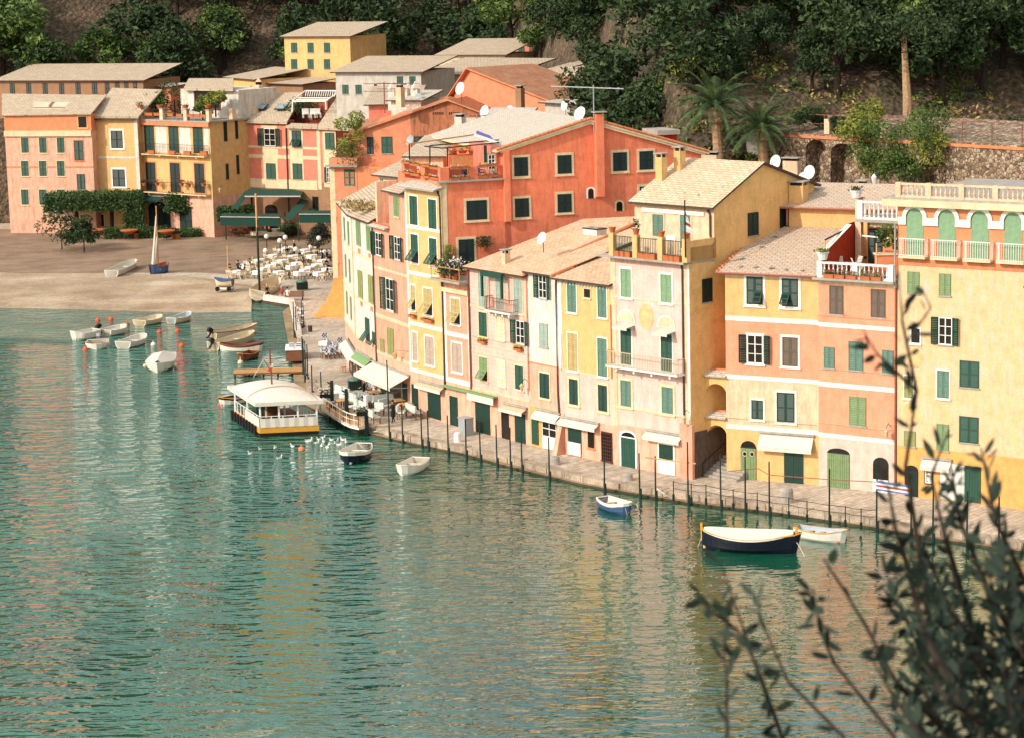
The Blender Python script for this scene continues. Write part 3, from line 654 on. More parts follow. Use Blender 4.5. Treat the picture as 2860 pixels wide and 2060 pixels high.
for i, x in enumerate(xs): gk = MB(); gk.box(x-.22, x+.22, yr-.2, yr+.2, zt, zt+hr+.25, 'yellow'); F.put(gk, 'parapet_pier')
g.box(W-.25, W, yr, fuy+.2, zt, zt+hr+.05, 'yellow_side'); g.box(xs[3], W, yr-.02, yr+.1, zt, zt+hr+.05, 'yellow_side')
F.put(g, 'parapet')
for a, c in zip(xs, xs[1:]): railing(g2, (a+.22, yr, zt+.08), (c-.22, yr, zt+.08), hr-.05, 'green', None, .035)
F.put(g2, 'terrace_railing'); PKX, PKZ, PKY, PKH = xs, zt, yr, hr
pipe(F, [(W-.55, zfr-.2), (W-.3, zfr-.6), (W-.3, zt+1.6), (W-.05, zt+1.1), (W-.05, zt-.2)], .07, 'dark_pipe', y=fuy-.1); pipe(F, [(W-.7, zt-.3), (W-.6, zt-.6), (W-.58, 1.0)], .07, 'dark_pipe')
win(F, V_, 1115,62,1270,488, 'jade', 'c', 'trim_white', .16); win(F, V_, 1722,148,1888,570, 'jade', 'c', 'trim_white', .16)
win(F, V_, 1115,955,1275,1510, 'green', 'c', 'trim_white', .14, nm='balcony_door', sill=False); win(F, V_, 1728,1045,1895,1605, 'green', 'c', 'trim_white', .14, nm='balcony_door', sill=False)
win(F, X_, 1115,228,1270,615, 'green_grey', 'c', 'trim_cream', .2); win(F, X_, 1742,330,1908,722, 'green_grey', 'c', 'trim_cream', .2)
ba, bb_ = F.uz(V_(890,1510), -.8), F.uz(X_(2010,105), -.8); zb = (F.z(V_(890,1515), -.8)+F.z(X_(1780,160), -.8))/2
balcony(F, ba[0], F.u(X_(1900,150),-.8)+.5, zb+.1, .9, F.z(V_(1480,1380), -.8)-F.z(V_(1480,1600), -.8), 'marble_white', 'canvas_tan', n=44)
for x0, x1, yt_, yb_ in ((1062,1335,675,865), (1665,1950,765,955)):
    u0, u1 = F.u(V_(x0,yb_)), F.u(V_(x1,yb_)); z0, z1 = F.z(V_((x0+x1)/2,yb_)), F.z(V_((x0+x1)/2,yt_)); g = MB(); c = (u0+u1)/2; r = (u1-u0)/2
    g.tri([(c+r*cos(i*pi/12), -.05, z0+(z1-z0)*sin(i*pi/12)) for i in range(13)], 'trim_white'); g.tri([(c+r*.86*cos(i*pi/12), -.07, z0+.05+(z1-z0)*.84*sin(i*pi/12)) for i in range(13)], 'cream'); F.put(g, 'lunette')
    awning(F, V_, x0+40, yb_+30, x1-10, yb_+55, .12, .9, val=.18, box=False, lab='small white scalloped awning over balcony door')
u_, z_ = F.uz(V_(1500,790)); z2 = F.z(V_(1500,590)); g = MB(); rw = (F.u(V_(1612,790))-F.u(V_(1388,790)))/2
g.tri([(u_+rw*cos(a*pi/12), -.02, z_+(z2-z_)*sin(a*pi/12)) for a in range(24)], 'fresco'); F.put(g, 'oval_fresco')
archdoor(F, X_, 1122, 1335, 1012, 1090, 0.02, 'green', trim='white_paint'); archdoor(F, X_, 1698, 1912, 1118, 1190, 0.02, 'green_dark', trim='white_paint', low=1.1)
awning(F, X_, 1510,985,2065,1070, .35, .55, lab='white awning rolled in above green shop door at pink house')
g = MB(); g.box(0, 1.2, -.25, 0, 0, 4.0, 'salmon'); F.put(g, 'corner_pier', W-.9, 0, 0)
# ---- alley bridges between P and R1
for (t1, xa, ya, lab) in ((Z_, 485,140,'upper plastered arch with tile coping bridging the stair alley'), (Z_, 515,765,'lower plastered arch with tile coping bridging the foot of the stair alley')):
    d0, z0 = side.uz(t1(xa,ya)); PA = side.w+side.d*d0; PB = R1B.org+R1B.d*.05; dv = PB-PA; sp = Vector((dv.x, dv.y, 0)).length
    al = bld_at('bridge_arch', lab, 'arch', Vector((PA.x, PA.y, 1.0)), atan2(dv.y, dv.x), sp); zt_ = z0; za = z0-.5
    pts = [(0, za-.9)]+[(sp/2-sp/2*cos(pi*i/10), za-.9+.8*sin(pi*i/10)) for i in range(1, 10)]+[(sp, za-.9), (sp, zt_), (0, zt_)]; g = MB(); g.prism(pts, 0, 1.0, 'yellow_side'); al.put(g, 'arch')
    g = MB(); g.roof((0,-.3,zt_),(sp,-.3,zt_),(sp,.6,zt_+.3),(0,.6,zt_+.3), .08, 'slate_pale'); g.box(0, sp, .6, .8, zt_+.2, zt_+.4, 'terracotta_trim'); al.put(g, 'coping')
st = MB()
for i in range(26):
    st.box(W+.02, W+3.2, 1.2+i*.36, 1.2+(i+1)*.36+8*(i == 25), 0, .17*(i+1), 'slab_grey')
stt = tag(F.put(st, 'stairway'), 'worn stone stairs climbing the alley between pink and yellow houses', 'stairs'); stt.parent = None; stt.matrix_world = Matrix.Translation(F.root.location) @ Matrix.Rotation(F.a, 4, 'Z')
g = MB(); g.bar((W+.2, 1.0, 1.0), (W+.2, 10.5, 5.4), .05, 'dark_iron'); g.bar((W+.2,1,0),(W+.2,1,1), .05, 'dark_iron'); g.bar((W+.2,6,2.3),(W+.2,6,3.3), .05, 'dark_iron')
hr_ = tag(g.build('handrail', None, F.root.location, F.a), 'thin dark handrail along the stone wall of the stair alley', 'handrail')
# ---- Y: yellow house with green shutters
b = Bld('house', 'yellow house with toothed eaves and peach lower storeys, left of tall pink house', (1567,1264), (1715,1296)); F = b; W = b.L
zt = F.z(V_(540,240)); zg = F.z(X_(600,130)); zs = F.z(X_(600,835))
body(F, 0, W, [-.3, zs, zg, zt], ['peach', 'pink_pale', 'yellow'], 4); band(F, -.02, .4, zg, zt, 'trim_white', .02); band(F, 0, W, zg-.06, zg+.06, 'cream', .03)
zr = zt+2.7; yd = 12
rf = MB(); rf.roof((-.25,-.45,zt), (W+.2,-.45,zt), (W+.2,yd,zr), (-.25,yd,zr), .15, 'tile_warm', 'dark_pipe'); rf.bar((-.25,-.45,zt+.06),(-.25,yd,zr+.06), .18, 'terracotta_trim'); F.put(rf, 'roof')
g = MB(); n = int(W/.33)
for i in range(n): x = (i+.2)*W/n; g.prism([(x, zt-.35), (x+.2, zt-.35), (x+.2, zt-.12), (x+.1, zt-.5), (x, zt-.12)][:4], -.06, 0, 'trim_white')
F.put(g, 'eaves_trim')
win(F, V_, 303,258,435,718, 'green_grey', 'c', 'trim_white', .1); win(F, V_, 765,328,897,798, 'green_grey', 'c', 'trim_white', .1); win(F, V_, 555,368,650,498, 'wood', 'w', 'trim_cream', .06)
win(F, V_, 310,1038,455,1600, 'tan_shutter', 'c', 'trim_white', .1, nm='balcony_door', sill=False); win(F, V_, 765,1118,905,1690, 'green_grey', 'c', 'trim_white', .1)
win(F, X_, 333,208,462,588, 'green_dark', 'c', 'trim_cream', .2); win(F, X_, 775,298,908,690, 'green_dark', 'c', 'trim_cream', .2)
awning(F, X_, 215,775,790,895, .3, .55, lab='white awning rolled in above dark green shop at yellow house')
win(F, X_, 318,880,513,1310, 'green_dark', 'c', None, nm='door', sill=False, board=True); win(F, X_, 615,962,712,1248, 'glass_and_dark', 'w', 'terracotta_trim', .06, nm='shop_window')
o = win(F, X_, 828,1020,978,1440, 'dark_iron', 'w', 'brown_paint', .06, nm='door', sill=False)
u0, u1 = F.u(X_(318,1200)), F.u(X_(513,1200)); g = MB(); g.box(u0, u1, -.14, -.06, .1, F.z(X_(415,1165)), 'white_paint'); F.put(g, 'flood_board')
u0, u1, z0, z1 = F.u(X_(828,1230)), F.u(X_(978,1230)), .15, F.z(X_(900,1030)); g = MB()
for i in range(6): x = u0+(u1-u0)*i/5; g.bar((x,-.08,z0),(x,-.08,z1), .03, 'brown_paint')
for i in range(9): z = z0+(z1-z0)*i/8; g.bar((u0,-.08,z),(u1,-.08,z), .03, 'brown_paint')
F.put(g, 'door_grille')
g = MB(); u_ = F.u(X_(250,1330)); g.tri([(0,-.02,0),(0,-.9,0),(0,-.02,3.2)], 'salmon'); g.tri([(.5,-.02,3.2),(.5,-.9,0),(.5,-.02,0)], 'salmon'); g.poly([(0,-.9,0),(.5,-.9,0),(.5,-.02,3.2),(0,-.02,3.2)], 'peach'); F.put(g, 'buttress', 0)
YZ, YZR, YF, YW = zt, zr, F, W
pipe(F, [(-.05, zt-.1), (-.12, zt-.6), (-.12, zg-2), (0, zs)], .07, 'dark_pipe'); pipe(F, [(W, zt-1.5), (W, zg)], .04, 'terracotta_trim')
# ---- W: white house
b = Bld('house', 'narrow white plaster house with one open green-shuttered window under tiled roof', (1483,1243), (1567,1264)); F = b; W = b.L
zt = F.z(S_(1800,120)); zg = F.z(S_(1800,1505)); zs = F.z(U_(1800,640))
body(F, 0, W, [-.3, zs, zg, zt], ['yellow_deep', 'peach', 'white_wall'], 4); band(F, 0, W, zg-.05, zg+.04, 'terracotta_trim', .04)
WZR = zt+3.2
rf = MB(); rf.roof((-.1,-.4,zt), (W-.25,-.4,zt), (W-.25,13,WZR), (-.1,13,WZR), .15, 'tile_warm', 'dark_pipe'); F.put(rf, 'roof')
win(F, S_, 1775,145,1895,510, 'green', 'o', None); win(F, S_, 1785,893,1910,1250, 'greygreen', 'c', None)
win(F, U_, 1790,120,1935,490, 'green_dark', 'c', 'trim_cream', .14); awning(F, U_, 1735,665,2110,735, .45, .55, 'canvas', lab='cream awning over the white glazed shopfront')
win(F, U_, 1670,800,1768,1195, 'green', 's', None, nm='door', sill=False, board=True); win(F, U_, 1830,815,2045,1270, 'white_paint', 'g', None, nm='shop_window', sill=False)
u0, u1 = F.u(U_(1850,1100)), F.u(U_(2045,1100)); g = MB(); g.box(u0, u1, -.12, -.06, .1, 1.1, 'white_paint'); F.put(g, 'flood_board')
# ---- K: pale pink house with grey-green shutters
b = Bld('house', 'pale pink house with scored plaster, small iron balcony and green valance under the eaves', (1321,1201), (1483,1243)); F = b; W = b.L
zt = F.z(S_(1150,90)); zg = F.z(U_(1150,440)); zu = F.z(S_(1150,690)); zk = F.z(S_(1150,1345)); u00 = F.u(S_(735,600))
body(F, 0, W, [-.3, zg, zt], ['peach', 'pink_pale'], 3.5); band(F, 0, W, zu-.1, zu+.12, 'cream', .04); band(F, 0, W, zk-.3, zk-.2, 'cream', .03); band(F, 0, W, zk+.35, zk+.42, 'cream', .03); band(F, 0, W, zg-.05, zg+.15, 'cream', .04)
g = MB()
for i in range(34):
    z = zg+.3+i*.33
    if z < zt-.3: g.box(.05, W-.05, -.012, .0, z, z+.018, 'peach', 'yzZ')
F.put(g, 'scored_joint')
KZR = zt+3.6; kx = F.u(J_(320,1090), -.5)
rf = MB(); rf.roof((kx,-.5,zt), (W+.1,-.5,zt), (W+.1,13,KZR), (kx+1.5,10.5,KZR-.6), .16, 'tile_warm', 'dark_pipe'); F.put(rf, 'roof')
g = MB(); n = 40
for i in range(n): x = kx+.2+i*(W-kx-.2)/n; g.box(x, x+.14, -.42, 0, zt-.22, zt-.12, 'terracotta_trim')
F.put(g, 'rafter_end')
SH = 'greygreen'
win(F, S_, 858,125,978,640, SH, 'c', 'trim_cream', .1); win(F, S_, 1122,180,1248,685, SH, 'c', 'trim_cream', .1, nm='balcony_door', sill=False); win(F, S_, 1397,222,1522,732, SH, 'c', 'trim_cream', .1)
win(F, S_, 867,724,985,1085, 'green', 'c', 'trim_cream', .1); win(F, S_, 1122,785,1252,1138, 'trim_white', 'g', 'trim_cream', .06, lab='painted cream window without opening'); win(F, S_, 1430,850,1560,1205, 'green', 'o', None)
win(F, S_, 873,1405,990,1750, 'green_mid', 'p', 'trim_cream', .1); win(F, U_, 1145,-75,1265,310, 'trim_white', 'g', 'trim_cream', .06); win(F, U_, 1418,8,1538,362, 'green', 'c', 'trim_cream', .1)
ua, za = F.uz(S_(945,690), -.8); ub = F.u(S_(1340,735), -.8); balcony(F, ua, ub, F.z(S_(1150,710), -.8), .85, F.z(S_(1150,520), -.8)-F.z(S_(1150,715), -.8), 'marble_white', 'rust_pipe', n=22)
g = MB(); u0, u1 = F.u(S_(1000,200)), F.u(S_(1320,200)); z0 = F.z(S_(1150,125)); g.box(u0, u1, -.75, -.1, z0, z0+.1, 'canvas_green'); g.box(u0, u1, -.78, -.75, z0-.25, z0+.1, 'canvas_green'); g.box(u0, u0+.2, -.75, -.6, z0-1.9, z0, 'canvas_green'); g.box(u1-.2, u1, -.75, -.6, z0-1.9, z0, 'canvas_green'); F.put(g, 'valance', label='green fabric valance hanging in two tails')
awning(F, U_, 1245,575,1600,650, .3, .6, 'canvas_tan', lab='tan awning above the dark open doorway')
u0, u1, z1 = F.u(U_(355,330)), F.u(U_(1150,500)), F.z(U_(900,435))
g = MB(); g.box(u0 if u0 > -3.8 else -3.8, u1, -.5, 0, z1, z1+.12, 'awning_green'); g.box(-.05, u1-.02, -.48, -.45, z1-.55, z1, 'canvas'); F.put(g, 'awning', label='rolled white awning under a green hood')
win(F, U_, 815,560,1030,1045, 'green_dark', 'c', None, nm='door', sill=False, board=True); archdoor(F, U_, 1198, 1312, 622, 665, 0.02, None, solid=True); win(F, U_, 1415,720,1568,1168, 'green_dark', 'c', None, nm='door', sill=False, board=True)
pipe(F, [(W, zt-.3), (W, zg+1)], .04, 'terracotta_trim'); pipe(F, [(kx+.3, zt-.2), (.05, zt-.8), (.05, zg)], .07, 'rust_pipe')
q = F.uz(J_(1000,1160), 1.2); chimney(F, q[0], 1.2, q[1]+.1, .5, .9, 'cream')
KF, KW, KZT, KX = F, W, zt, kx
for i in range(16):
    a, q = random.random(), random.random(); g = MB(); 
# ---- O: narrow orange house
b = Bld('house', 'very narrow orange house with white corner strips and planted balcony on top', (1250,1182), (1321,1201)); F = b; W = b.L
zt = F.z(S_(530,400)); zg = F.z(U_(560,255)); zb = F.z(S_(540,1075))
body(F, 0, W, [-.3, zg, zt], ['peach', 'salmon'], 3.2); band(F, 0, W, zg-.15, zg+.25, 'trim_white', .04); band(F, 0, W, zb-.15, zb+.2, 'trim_white', .04); band(F, -.0, .3, zg, zt, 'trim_white', .03); band(F, W-.3, W, zg, zt, 'trim_white', .03)
band(F, -.1, W, zt-.2, zt+.15, 'trim_cream', .2)
z2 = F.z(S_(480,280), -.7)
body(F, .1, W, [zt+.1, z2], ['salmon'], 3); g = MB(); g.box(-.5, W+.1, -1.0, 3.2, z2, z2+.18, 'slab_grey'); F.put(g, 'terrace_slab'); OZ = z2+.18
win(F, S_, 440,515,573,895, 'tan_shutter', 'p', 'trim_white', .14); win(F, S_, 457,1190,603,1618, 'mauve_shutter', 'c', 'trim_white', .14); win(F, U_, 425,470,540,925, 'green_dark', 'c', None, nm='door', sill=False, board=True)
g = MB(); railing(g, (-.4,-.9,OZ), (W,-.9,OZ), 1.0, 'wood_pale', 3, .05, .08); g.bar((-.4,-.9,OZ+1),(-.4,2,OZ+1), .06, 'wood_pale'); F.put(g, 'balcony_railing')
pipe(F, [(-.08, zt+.6), (-.08, zg-.3)], .07, 'dark_pipe'); pipe(F, [(W+.02, zt+.4), (W+.02, zg-.3)], .07, 'rust_pipe'); OF, OW = F, W
# ---- YB: yellow house with white bands
b = Bld('house', 'tall yellow house with broad white string bands and propped-open shutters, below the flowered terrace', (1150,1153), (1250,1182)); F = b; W = b.L
zt = F.z(I_(1350,510)); zb1 = F.z(I_(1365,1165)), F.z(I_(1365,1112)); zb2 = F.z(Q_(1750,398)), F.z(Q_(1750,340)); zb3 = F.z(Q_(1795,1180)), F.z(Q_(1795,1125)); zb4 = F.z(R_(1830,475)), F.z(R_(1830,425))
body(F, 0, W, [-.3, zb4[0], zt], ['peach', 'yellow'], 4)
for q in (zb1, zb2, zb3, zb4): band(F, 0, W, q[0], q[1], 'trim_white')
band(F, 0, .25, zb4[0], zt, 'trim_white', .03); band(F, W-.3, W-.02, zb4[0], zt, 'trim_white', .03)
win(F, I_, 1175,645,1290,1078, 'green', 'c', 'trim_white', .13); win(F, I_, 1460,698,1578,1138, 'green', 'c', 'trim_white', .13); win(F, I_, 1195,1228,1300,1655, 'green', 'p', 'trim_white', .13); win(F, I_, 1475,1288,1585,1710, 'green', 'p', 'trim_white', .13)
win(F, Q_, 1575,530,1638,900, 'tan_shutter', 'p', 'trim_white', .12); win(F, Q_, 1768,580,1895,975, 'tan_shutter', 'p', 'trim_white', .13); win(F, Q_, 1602,1245,1668,1670, 'mauve_shutter', 's', 'trim_white', .12); win(F, Q_, 1792,1310,1922,1735, 'mauve_shutter', 'c', 'trim_white', .13)
for x0, y0, x1, y1 in ((1545,965,1630,1020), (1730,1010,1895,1080)):
    u0, u1 = F.u(Q_(x0,(y0+y1)/2), -.2), F.u(Q_(x1,(y0+y1)/2), -.2); z0 = F.z(Q_((x0+x1)/2, y1), -.2); t = on(F, Q_((x0+x1)/2, y1), -.2)
    pot('window_box', 'terracotta trough hanging under the %s propped shutter of the yellow house' % ('narrow' if x0 < 1600 else 'wide'), t, 0, .22, 'leaf_straw', .12, box=u1-u0, rot=F.a, cat='planter', n=25)
awning(F, R_, 1690,560,2085,650, .3, .5, 'canvas_tan', 'canvas', lab='rolled cream awning with tan hood over green door')
win(F, R_, 1590,618,1680,985, 'green_dark', 's', None, nm='door', sill=False, board=True); win(F, R_, 1835,700,2022,1130, 'green_dark', 'c', None, nm='door', sill=False, board=True)
g = MB(); x1_ = W+.05; zz = zt
g.roof((-.35,-.75,zt), (x1_,-.75,zt), (x1_,.9,zt+.35), (-.2,.9,zt+.35), .14, 'slate_pale', 'slab_grey'); F.put(g, 'roof'); YBF, YBW, YBZ = F, W, zt
pipe(F, [(W-.45, zt-.1), (W-.1, zt-.6), (W-.1, 2.8)], .08, 'dark_pipe')
# ---- SA: salmon house
b = Bld('house', 'salmon house with roof loggia, open white casements and cafe awning at street level', (1058,1113), (1150,1153)); F = b; W = b.L
zl = F.z(I_(700,1090)); zt = F.z(I_(960,575)); zb1 = F.z(Q_(1230,330)), F.z(Q_(1230,290)); zb2 = F.z(Q_(1260,1080)), F.z(Q_(1260,1020)); zg = F.z(Q_(1200,1590)); um = F.u(I_(850,800))
body(F, 0, W, [-.3, zg, zl], ['peach', 'salmon'], 4); body(F, um, W, [zl, zt], ['salmon'], 3.5, 0, 'upper_wall'); band(F, 0, W, zb1[0], zb1[1], 'cream'); band(F, 0, W, zb2[0], zb2[1], 'cream'); band(F, 0, W, zg-.1, zg+.2, 'cream', .05)
g = MB(); g.box(0, um, 3.6, 4.2, zl, zt-.2, 'redwall'); g.box(0, .35, .3, 4, zl, zt+.4, 'cream'); g.box(0, um, -.05, .1, zl+.0, zl+.2, 'terracotta'); F.put(g, 'loggia')
g = MB(); g.roof((-.2,-.5,zl-.05),(um,-.5,zl-.05),(um,.3,zl+.15),(-.2,.3,zl+.15), .1, 'slate_pale'); g.roof((um-.5,-.5,zt),(W,-.5,zt),(W,3.5,zt+1.4),(um-.2,3.5,zt+1.4), .14, 'slate', 'dark_pipe'); F.put(g, 'roof')
win(F, I_, 930,645,1010,950, 'green_mid', 'c', 'cream', .06)
win(F, I_, 655,1200,742,1550, 'green_dark', 'o', None); win(F, I_, 940,1262,1030,1615, 'green_dark', 'o', None); win(F, Q_, 1195,430,1308,910, 'green', 'o', 'cream', .08)
win(F, Q_, 1108,1345,1165,1530, 'green_olive', 's', None); win(F, Q_, 1217,1180,1308,1578, 'green_olive', 'c', None)
awning(F, R_, 1000,300,1560,455, .85, 1.9, lab='large cream cafe awning over terrace tables'); win(F, R_, 1115,530,1190,900, 'green', 's', None, nm='door', sill=False, board=True); win(F, R_, 1450,600,1515,960, 'green', 's', None, nm='door', sill=False, board=True); win(F, R_, 1200,560,1420,900, 'wood', 'w', None, nm='shopfront', sill=False)
g = MB(); u_, z_ = F.uz(R_(1325,180), -.7); g.bar((u_+1.4,0,z_+.5),(u_,-.7,z_+.45), .03, 'brown_paint'); g._lathe([(.06,0),(.17,.1),(.2,.42),(.03,.6)], 'wood_pale', 6, (u_,-.7,z_-.3)); F.put(g, 'wall_lantern')
pipe(F, [(-.02, zl-.3), (-.02, zg-.5), (.1, 2.8)], .07, 'dark_pipe'); SAF = F
# ---- WH: white house at the bend, two fronts
b = Bld('house', 'white curved house with pale green shutters at the bend of the quay', (1000,1076), (1058,1113)); F = b; W = b.L
f2 = Bld.__new__(Bld); A, B2 = gp(968,1020), gp(1000,1076); d = B2-A; ang2 = atan2(d.y, d.x); L2 = d.length
lc = Matrix.Rotation(-F.a, 3, 'Z') @ (A-F.root.location); G2 = Face(F.root, F.org, F.ang, lc.x, lc.y, ang2-F.ang)
zt = F.z(I_(450,985)); zg = F.z(Q_(900,1395)); zr1 = F.z(Q_(850,760)), F.z(Q_(850,650))
body(F, 0, W, [-.3, zg, zt], ['peach', 'white_wall'], 4); body(G2, 0, L2, [-.3, zg, zt], ['peach', 'white_wall'], 4)
for z in (F.z(Q_(900,800)), F.z(Q_(900,120)), zg):
    band(F, 0, W, z-.1, z+.15, 'trim_cream', .05); band(G2, 0, L2, z-.1, z+.15, 'trim_cream', .05)
win(F, I_, 360,1020,420,1382, 'green_mid', 'c', None); win(F, I_, 515,1095,575,1458, 'green_mid', 'c', None)
win(F, Q_, 770,310,835,705, 'green_olive', 'c', None); win(F, Q_, 927,380,993,785, 'green_olive', 'c', None); win(F, Q_, 882,1030,940,1400, 'green', 'p', None); win(F, Q_, 987,1240,1018,1450, 'green', 'p', None)
for (px, py, qx, qy) in ((800,770,832,835), (955,855,990,915), (765,-20,800,40), (925,55,955,110)):
    a_, c_ = F.uz(Q_(px,qy)), F.uz(Q_(qx,py)); g = MB(); g.box(a_[0], c_[0], -.03, 0, a_[1], c_[1], 'terracotta_trim'); F.put(g, 'painted_panel')
for (u, lev) in ((.25, 0), (.6, 0), (.25, 1), (.6, 1), (.25, 2), (.6, 2)):
    z0 = zg+1.0+lev*(zt-zg-.6)/3; winu(G2, L2*u, L2*u+.95, z0, z0+2.0, 'green_mid' if lev else 'green_olive', 'c', None)
g = MB(); zr = zt+2.2
cw = F.loc(0, -.4, 0); 
P0 = Vector(G2.loc(-.3,-.4,zt)); P1 = Vector(F.loc(-.15,-.45,zt)); P2 = Vector(F.loc(W,-.45,zt)); T2 = Vector(F.loc(W,9,zr+2.6)); T1 = Vector(F.loc(-.2,9,zr+2.6)); T0 = Vector(G2.loc(0,9,zr+2.4))
g.roof(P1,P2,T2,T1,.15,'slate','dark_pipe'); g.roof(P0,P1,T1,T0,.15,'slate','dark_pipe'); F.put(g, 'roof')
u0 = F.u(Q_(800,1600)); awning(F, R_, 755,130,975,215, .55, .7, 'awning_green', 'canvas', lab='green hooded awning with white scalloped fringe')
winu(F, .2, W*.32, .1, 3.2, 'green_dark', 'g', None, nm='shopfront', sill=False); winu(F, W*.42, W*.62, .1, 3.2, 'green_dark', 'g', None, nm='shopfront', sill=False); winu(F, W*.7, W*.95, .1, 3.2, 'green_dark', 'g', None, nm='shopfront', sill=False)
awning(G2, R_, 600,-20,750,120, .5, .8, lab='short white awning at the corner shop'); winu(G2, L2*.3, L2*.9, .1, 3.1, 'green_black', 'g', None, nm='shopfront', sill=False)
WHF, WHG = F, G2
pipe(F, [(.0, zt-.2), (.0, zg)], .05, 'trim_cream')
# ---- next house along the quay, just outside the picture
b = Bld('house', 'plain peach house beyond the arched-window house, at the far right end of the quay', (2875,1426), (3230,1472)); F = b; W = b.L
body(F, 0, W, [-.3, 4, 15.2], ['cream', 'peach'], 13); band(F, 0, W, 3.9, 4.25, 'trim_white')
g = MB(); g.roof((-.4,-.5,15.2),(W+.4,-.5,15.2),(W+.4,6.5,17.8),(-.4,6.5,17.8),.15,'tile_taupe','dark_pipe'); g.roof((-.4,6.5,17.8),(W+.4,6.5,17.8),(W+.4,13.4,15.2),(-.4,13.4,15.2),.15,'tile_taupe','dark_pipe'); F.put(g, 'roof')
for i in range(4):
    for z in (5.2, 8.4, 11.8): winu(F, .9+i*W/4, 2.0+i*W/4, z, z+1.7, 'green', 'p' if (i+int(z)) % 3 == 0 else 'c', 'trim_white', .12)
    winu(F, .8+i*W/4, 2.3+i*W/4, .1, 2.5, 'green_dark', 'c', None, nm='door', sill=False, board=True)
# ================================================================== WATER, QUAY, PLAZA
def mat_water():
    m, n, l, b = newmat('water'); b.inputs['Base Color'].default_value = (.012, .085, .07, 1)
    b.inputs['Roughness'].default_value = .01; b.inputs['IOR'].default_value = 2.3; b.inputs['Specular IOR Level'].default_value = .75
    v = coords(n, l, (.5, 1.15, 1)); v2 = coords(n, l, (.55, 1.1, 1)); v.node.inputs['Rotation'].default_value = (0, 0, .16)
    a = noise(n, l, v2, .2, 1, .4); c = noise(n, l, v, .95, 2, .5); d = noise(n, l, v, 3.0, 2, .5)
    calm = noise(n, l, coords(n, l), .035, 2, .5)
    # windier, rougher water on the open left side, calmer under the houses
    geo = n.new('ShaderNodeTexCoord'); sep = n.new('ShaderNodeSeparateXYZ'); l.new(geo.outputs['Object'], sep.inputs[0])
    mr = n.new('ShaderNodeMapRange'); l.new(sep.outputs['X'], mr.inputs[0]); mr.inputs[1].default_value = -22; mr.inputs[2].default_value = 4; mr.inputs[3].default_value = 3.6; mr.inputs[4].default_value = .36
    def mul(x, k):
        q = n.new('ShaderNodeMath'); q.operation = 'MULTIPLY'; l.new(x, q.inputs[0])
        if isinstance(k, float): q.inputs[1].default_value = k
        else: l.new(k, q.inputs[1])
        return q.outputs[0]
    def add(x, y):
        q = n.new('ShaderNodeMath'); q.operation = 'ADD'; l.new(x, q.inputs[0]); l.new(y, q.inputs[1]); return q.outputs[0]
    h = add(add(mul(a, .6), mul(c, .95)), mul(d, .08)); h = mul(h, mr.outputs[0])
    bp = n.new('ShaderNodeBump'); bp.inputs['Strength'].default_value = 1.0; bp.inputs['Distance'].default_value = .34
    l.new(h, bp.inputs['Height']); l.new(bp.outputs[0], b.inputs['Normal'])
    col = ramp(n, l, calm, [(.35, (.006, .07, .038, 1)), (.65, (.009, .09, .05, 1))])
    deep = n.new('ShaderNodeMapRange'); l.new(sep.outputs['X'], deep.inputs[0]); deep.inputs[1].default_value = -16; deep.inputs[2].default_value = 2; deep.inputs[3].default_value = 1; deep.inputs[4].default_value = 0
    deep.interpolation_type = 'SMOOTHSTEP'
    col = mixc(n, l, col, ramp(n, l, calm, [(.35, (.007, .098, .057, 1)), (.65, (.012, .13, .077, 1))]), deep.outputs[0]); l.new(col, b.inputs['Base Color'])
    sp = n.new('ShaderNodeMapRange'); l.new(sep.outputs['X'], sp.inputs[0]); sp.inputs[1].default_value = -18; sp.inputs[2].default_value = 2; sp.inputs[3].default_value = .42; sp.inputs[4].default_value = .78; l.new(sp.outputs[0], b.inputs['Specular IOR Level'])
mat_water()
def ground_mat(name, cols, sc=1.0, brick=None, bd=.03, kind='Object'):
    m, n, l, b = newmat(name); v = coords(n, l, (1, 1, 1), kind); f = noise(n, l, v, .12*sc, 6, .7); g = noise(n, l, v, 2.2*sc, 5, .75); h = noise(n, l, v, 9*sc, 3, .7)
    col = ramp(n, l, f, [(.32, cols[0]), (.5, cols[1]), (.68, cols[2])])
    col = mixc(n, l, col, ramp(n, l, g, [(.3, (.62, .6, .58, 1)), (.7, (1.15, 1.15, 1.15, 1))]), 1.0, 'MULTIPLY')
    col = mixc(n, l, col, ramp(n, l, h, [(.3, (.75, .75, .75, 1)), (.7, (1.15, 1.15, 1.15, 1))]), 1.0, 'MULTIPLY')
    hh = h
    if brick:
        vb = coords(n, l, (1, 1, 1), kind)
        rotn = vb.node; rotn.inputs['Rotation'].default_value = (0, 0, brick[2])
        br = n.new('ShaderNodeTexBrick'); l.new(vb, br.inputs[0]); br.inputs['Scale'].default_value = 1; br.inputs['Brick Width'].default_value = brick[0]; br.inputs['Row Height'].default_value = brick[1]
        br.inputs['Mortar Size'].default_value = .02; br.inputs['Color1'].default_value = (1.1, 1.1, 1.1, 1); br.inputs['Color2'].default_value = (.82, .82, .82, 1); br.inputs['Mortar'].default_value = (.5, .47, .43, 1)
        col = mixc(n, l, col, br.outputs['Color'], 1.0, 'MULTIPLY')
    l.new(col, b.inputs['Base Color']); b.inputs['Roughness'].default_value = .95; bump(n, l, b, hh, bd, .8); return m
ground_mat('paving', (lin('C2AE98', .85), lin('D8C7B2', .88), lin('E4D5C1', .9)), 1, (1.1, .42, radians(-52)))
ground_mat('pebbles', (lin('967C62', .72), lin('AE9074', .76), lin('BFA285', .8)), 2.2, None, .06)
ground_mat('ramp_stone', (lin('B09274', .8), lin('CDB394', .84), lin('DEC9AD', .86)), 1.3, (14, 3.4, radians(4)), .05)
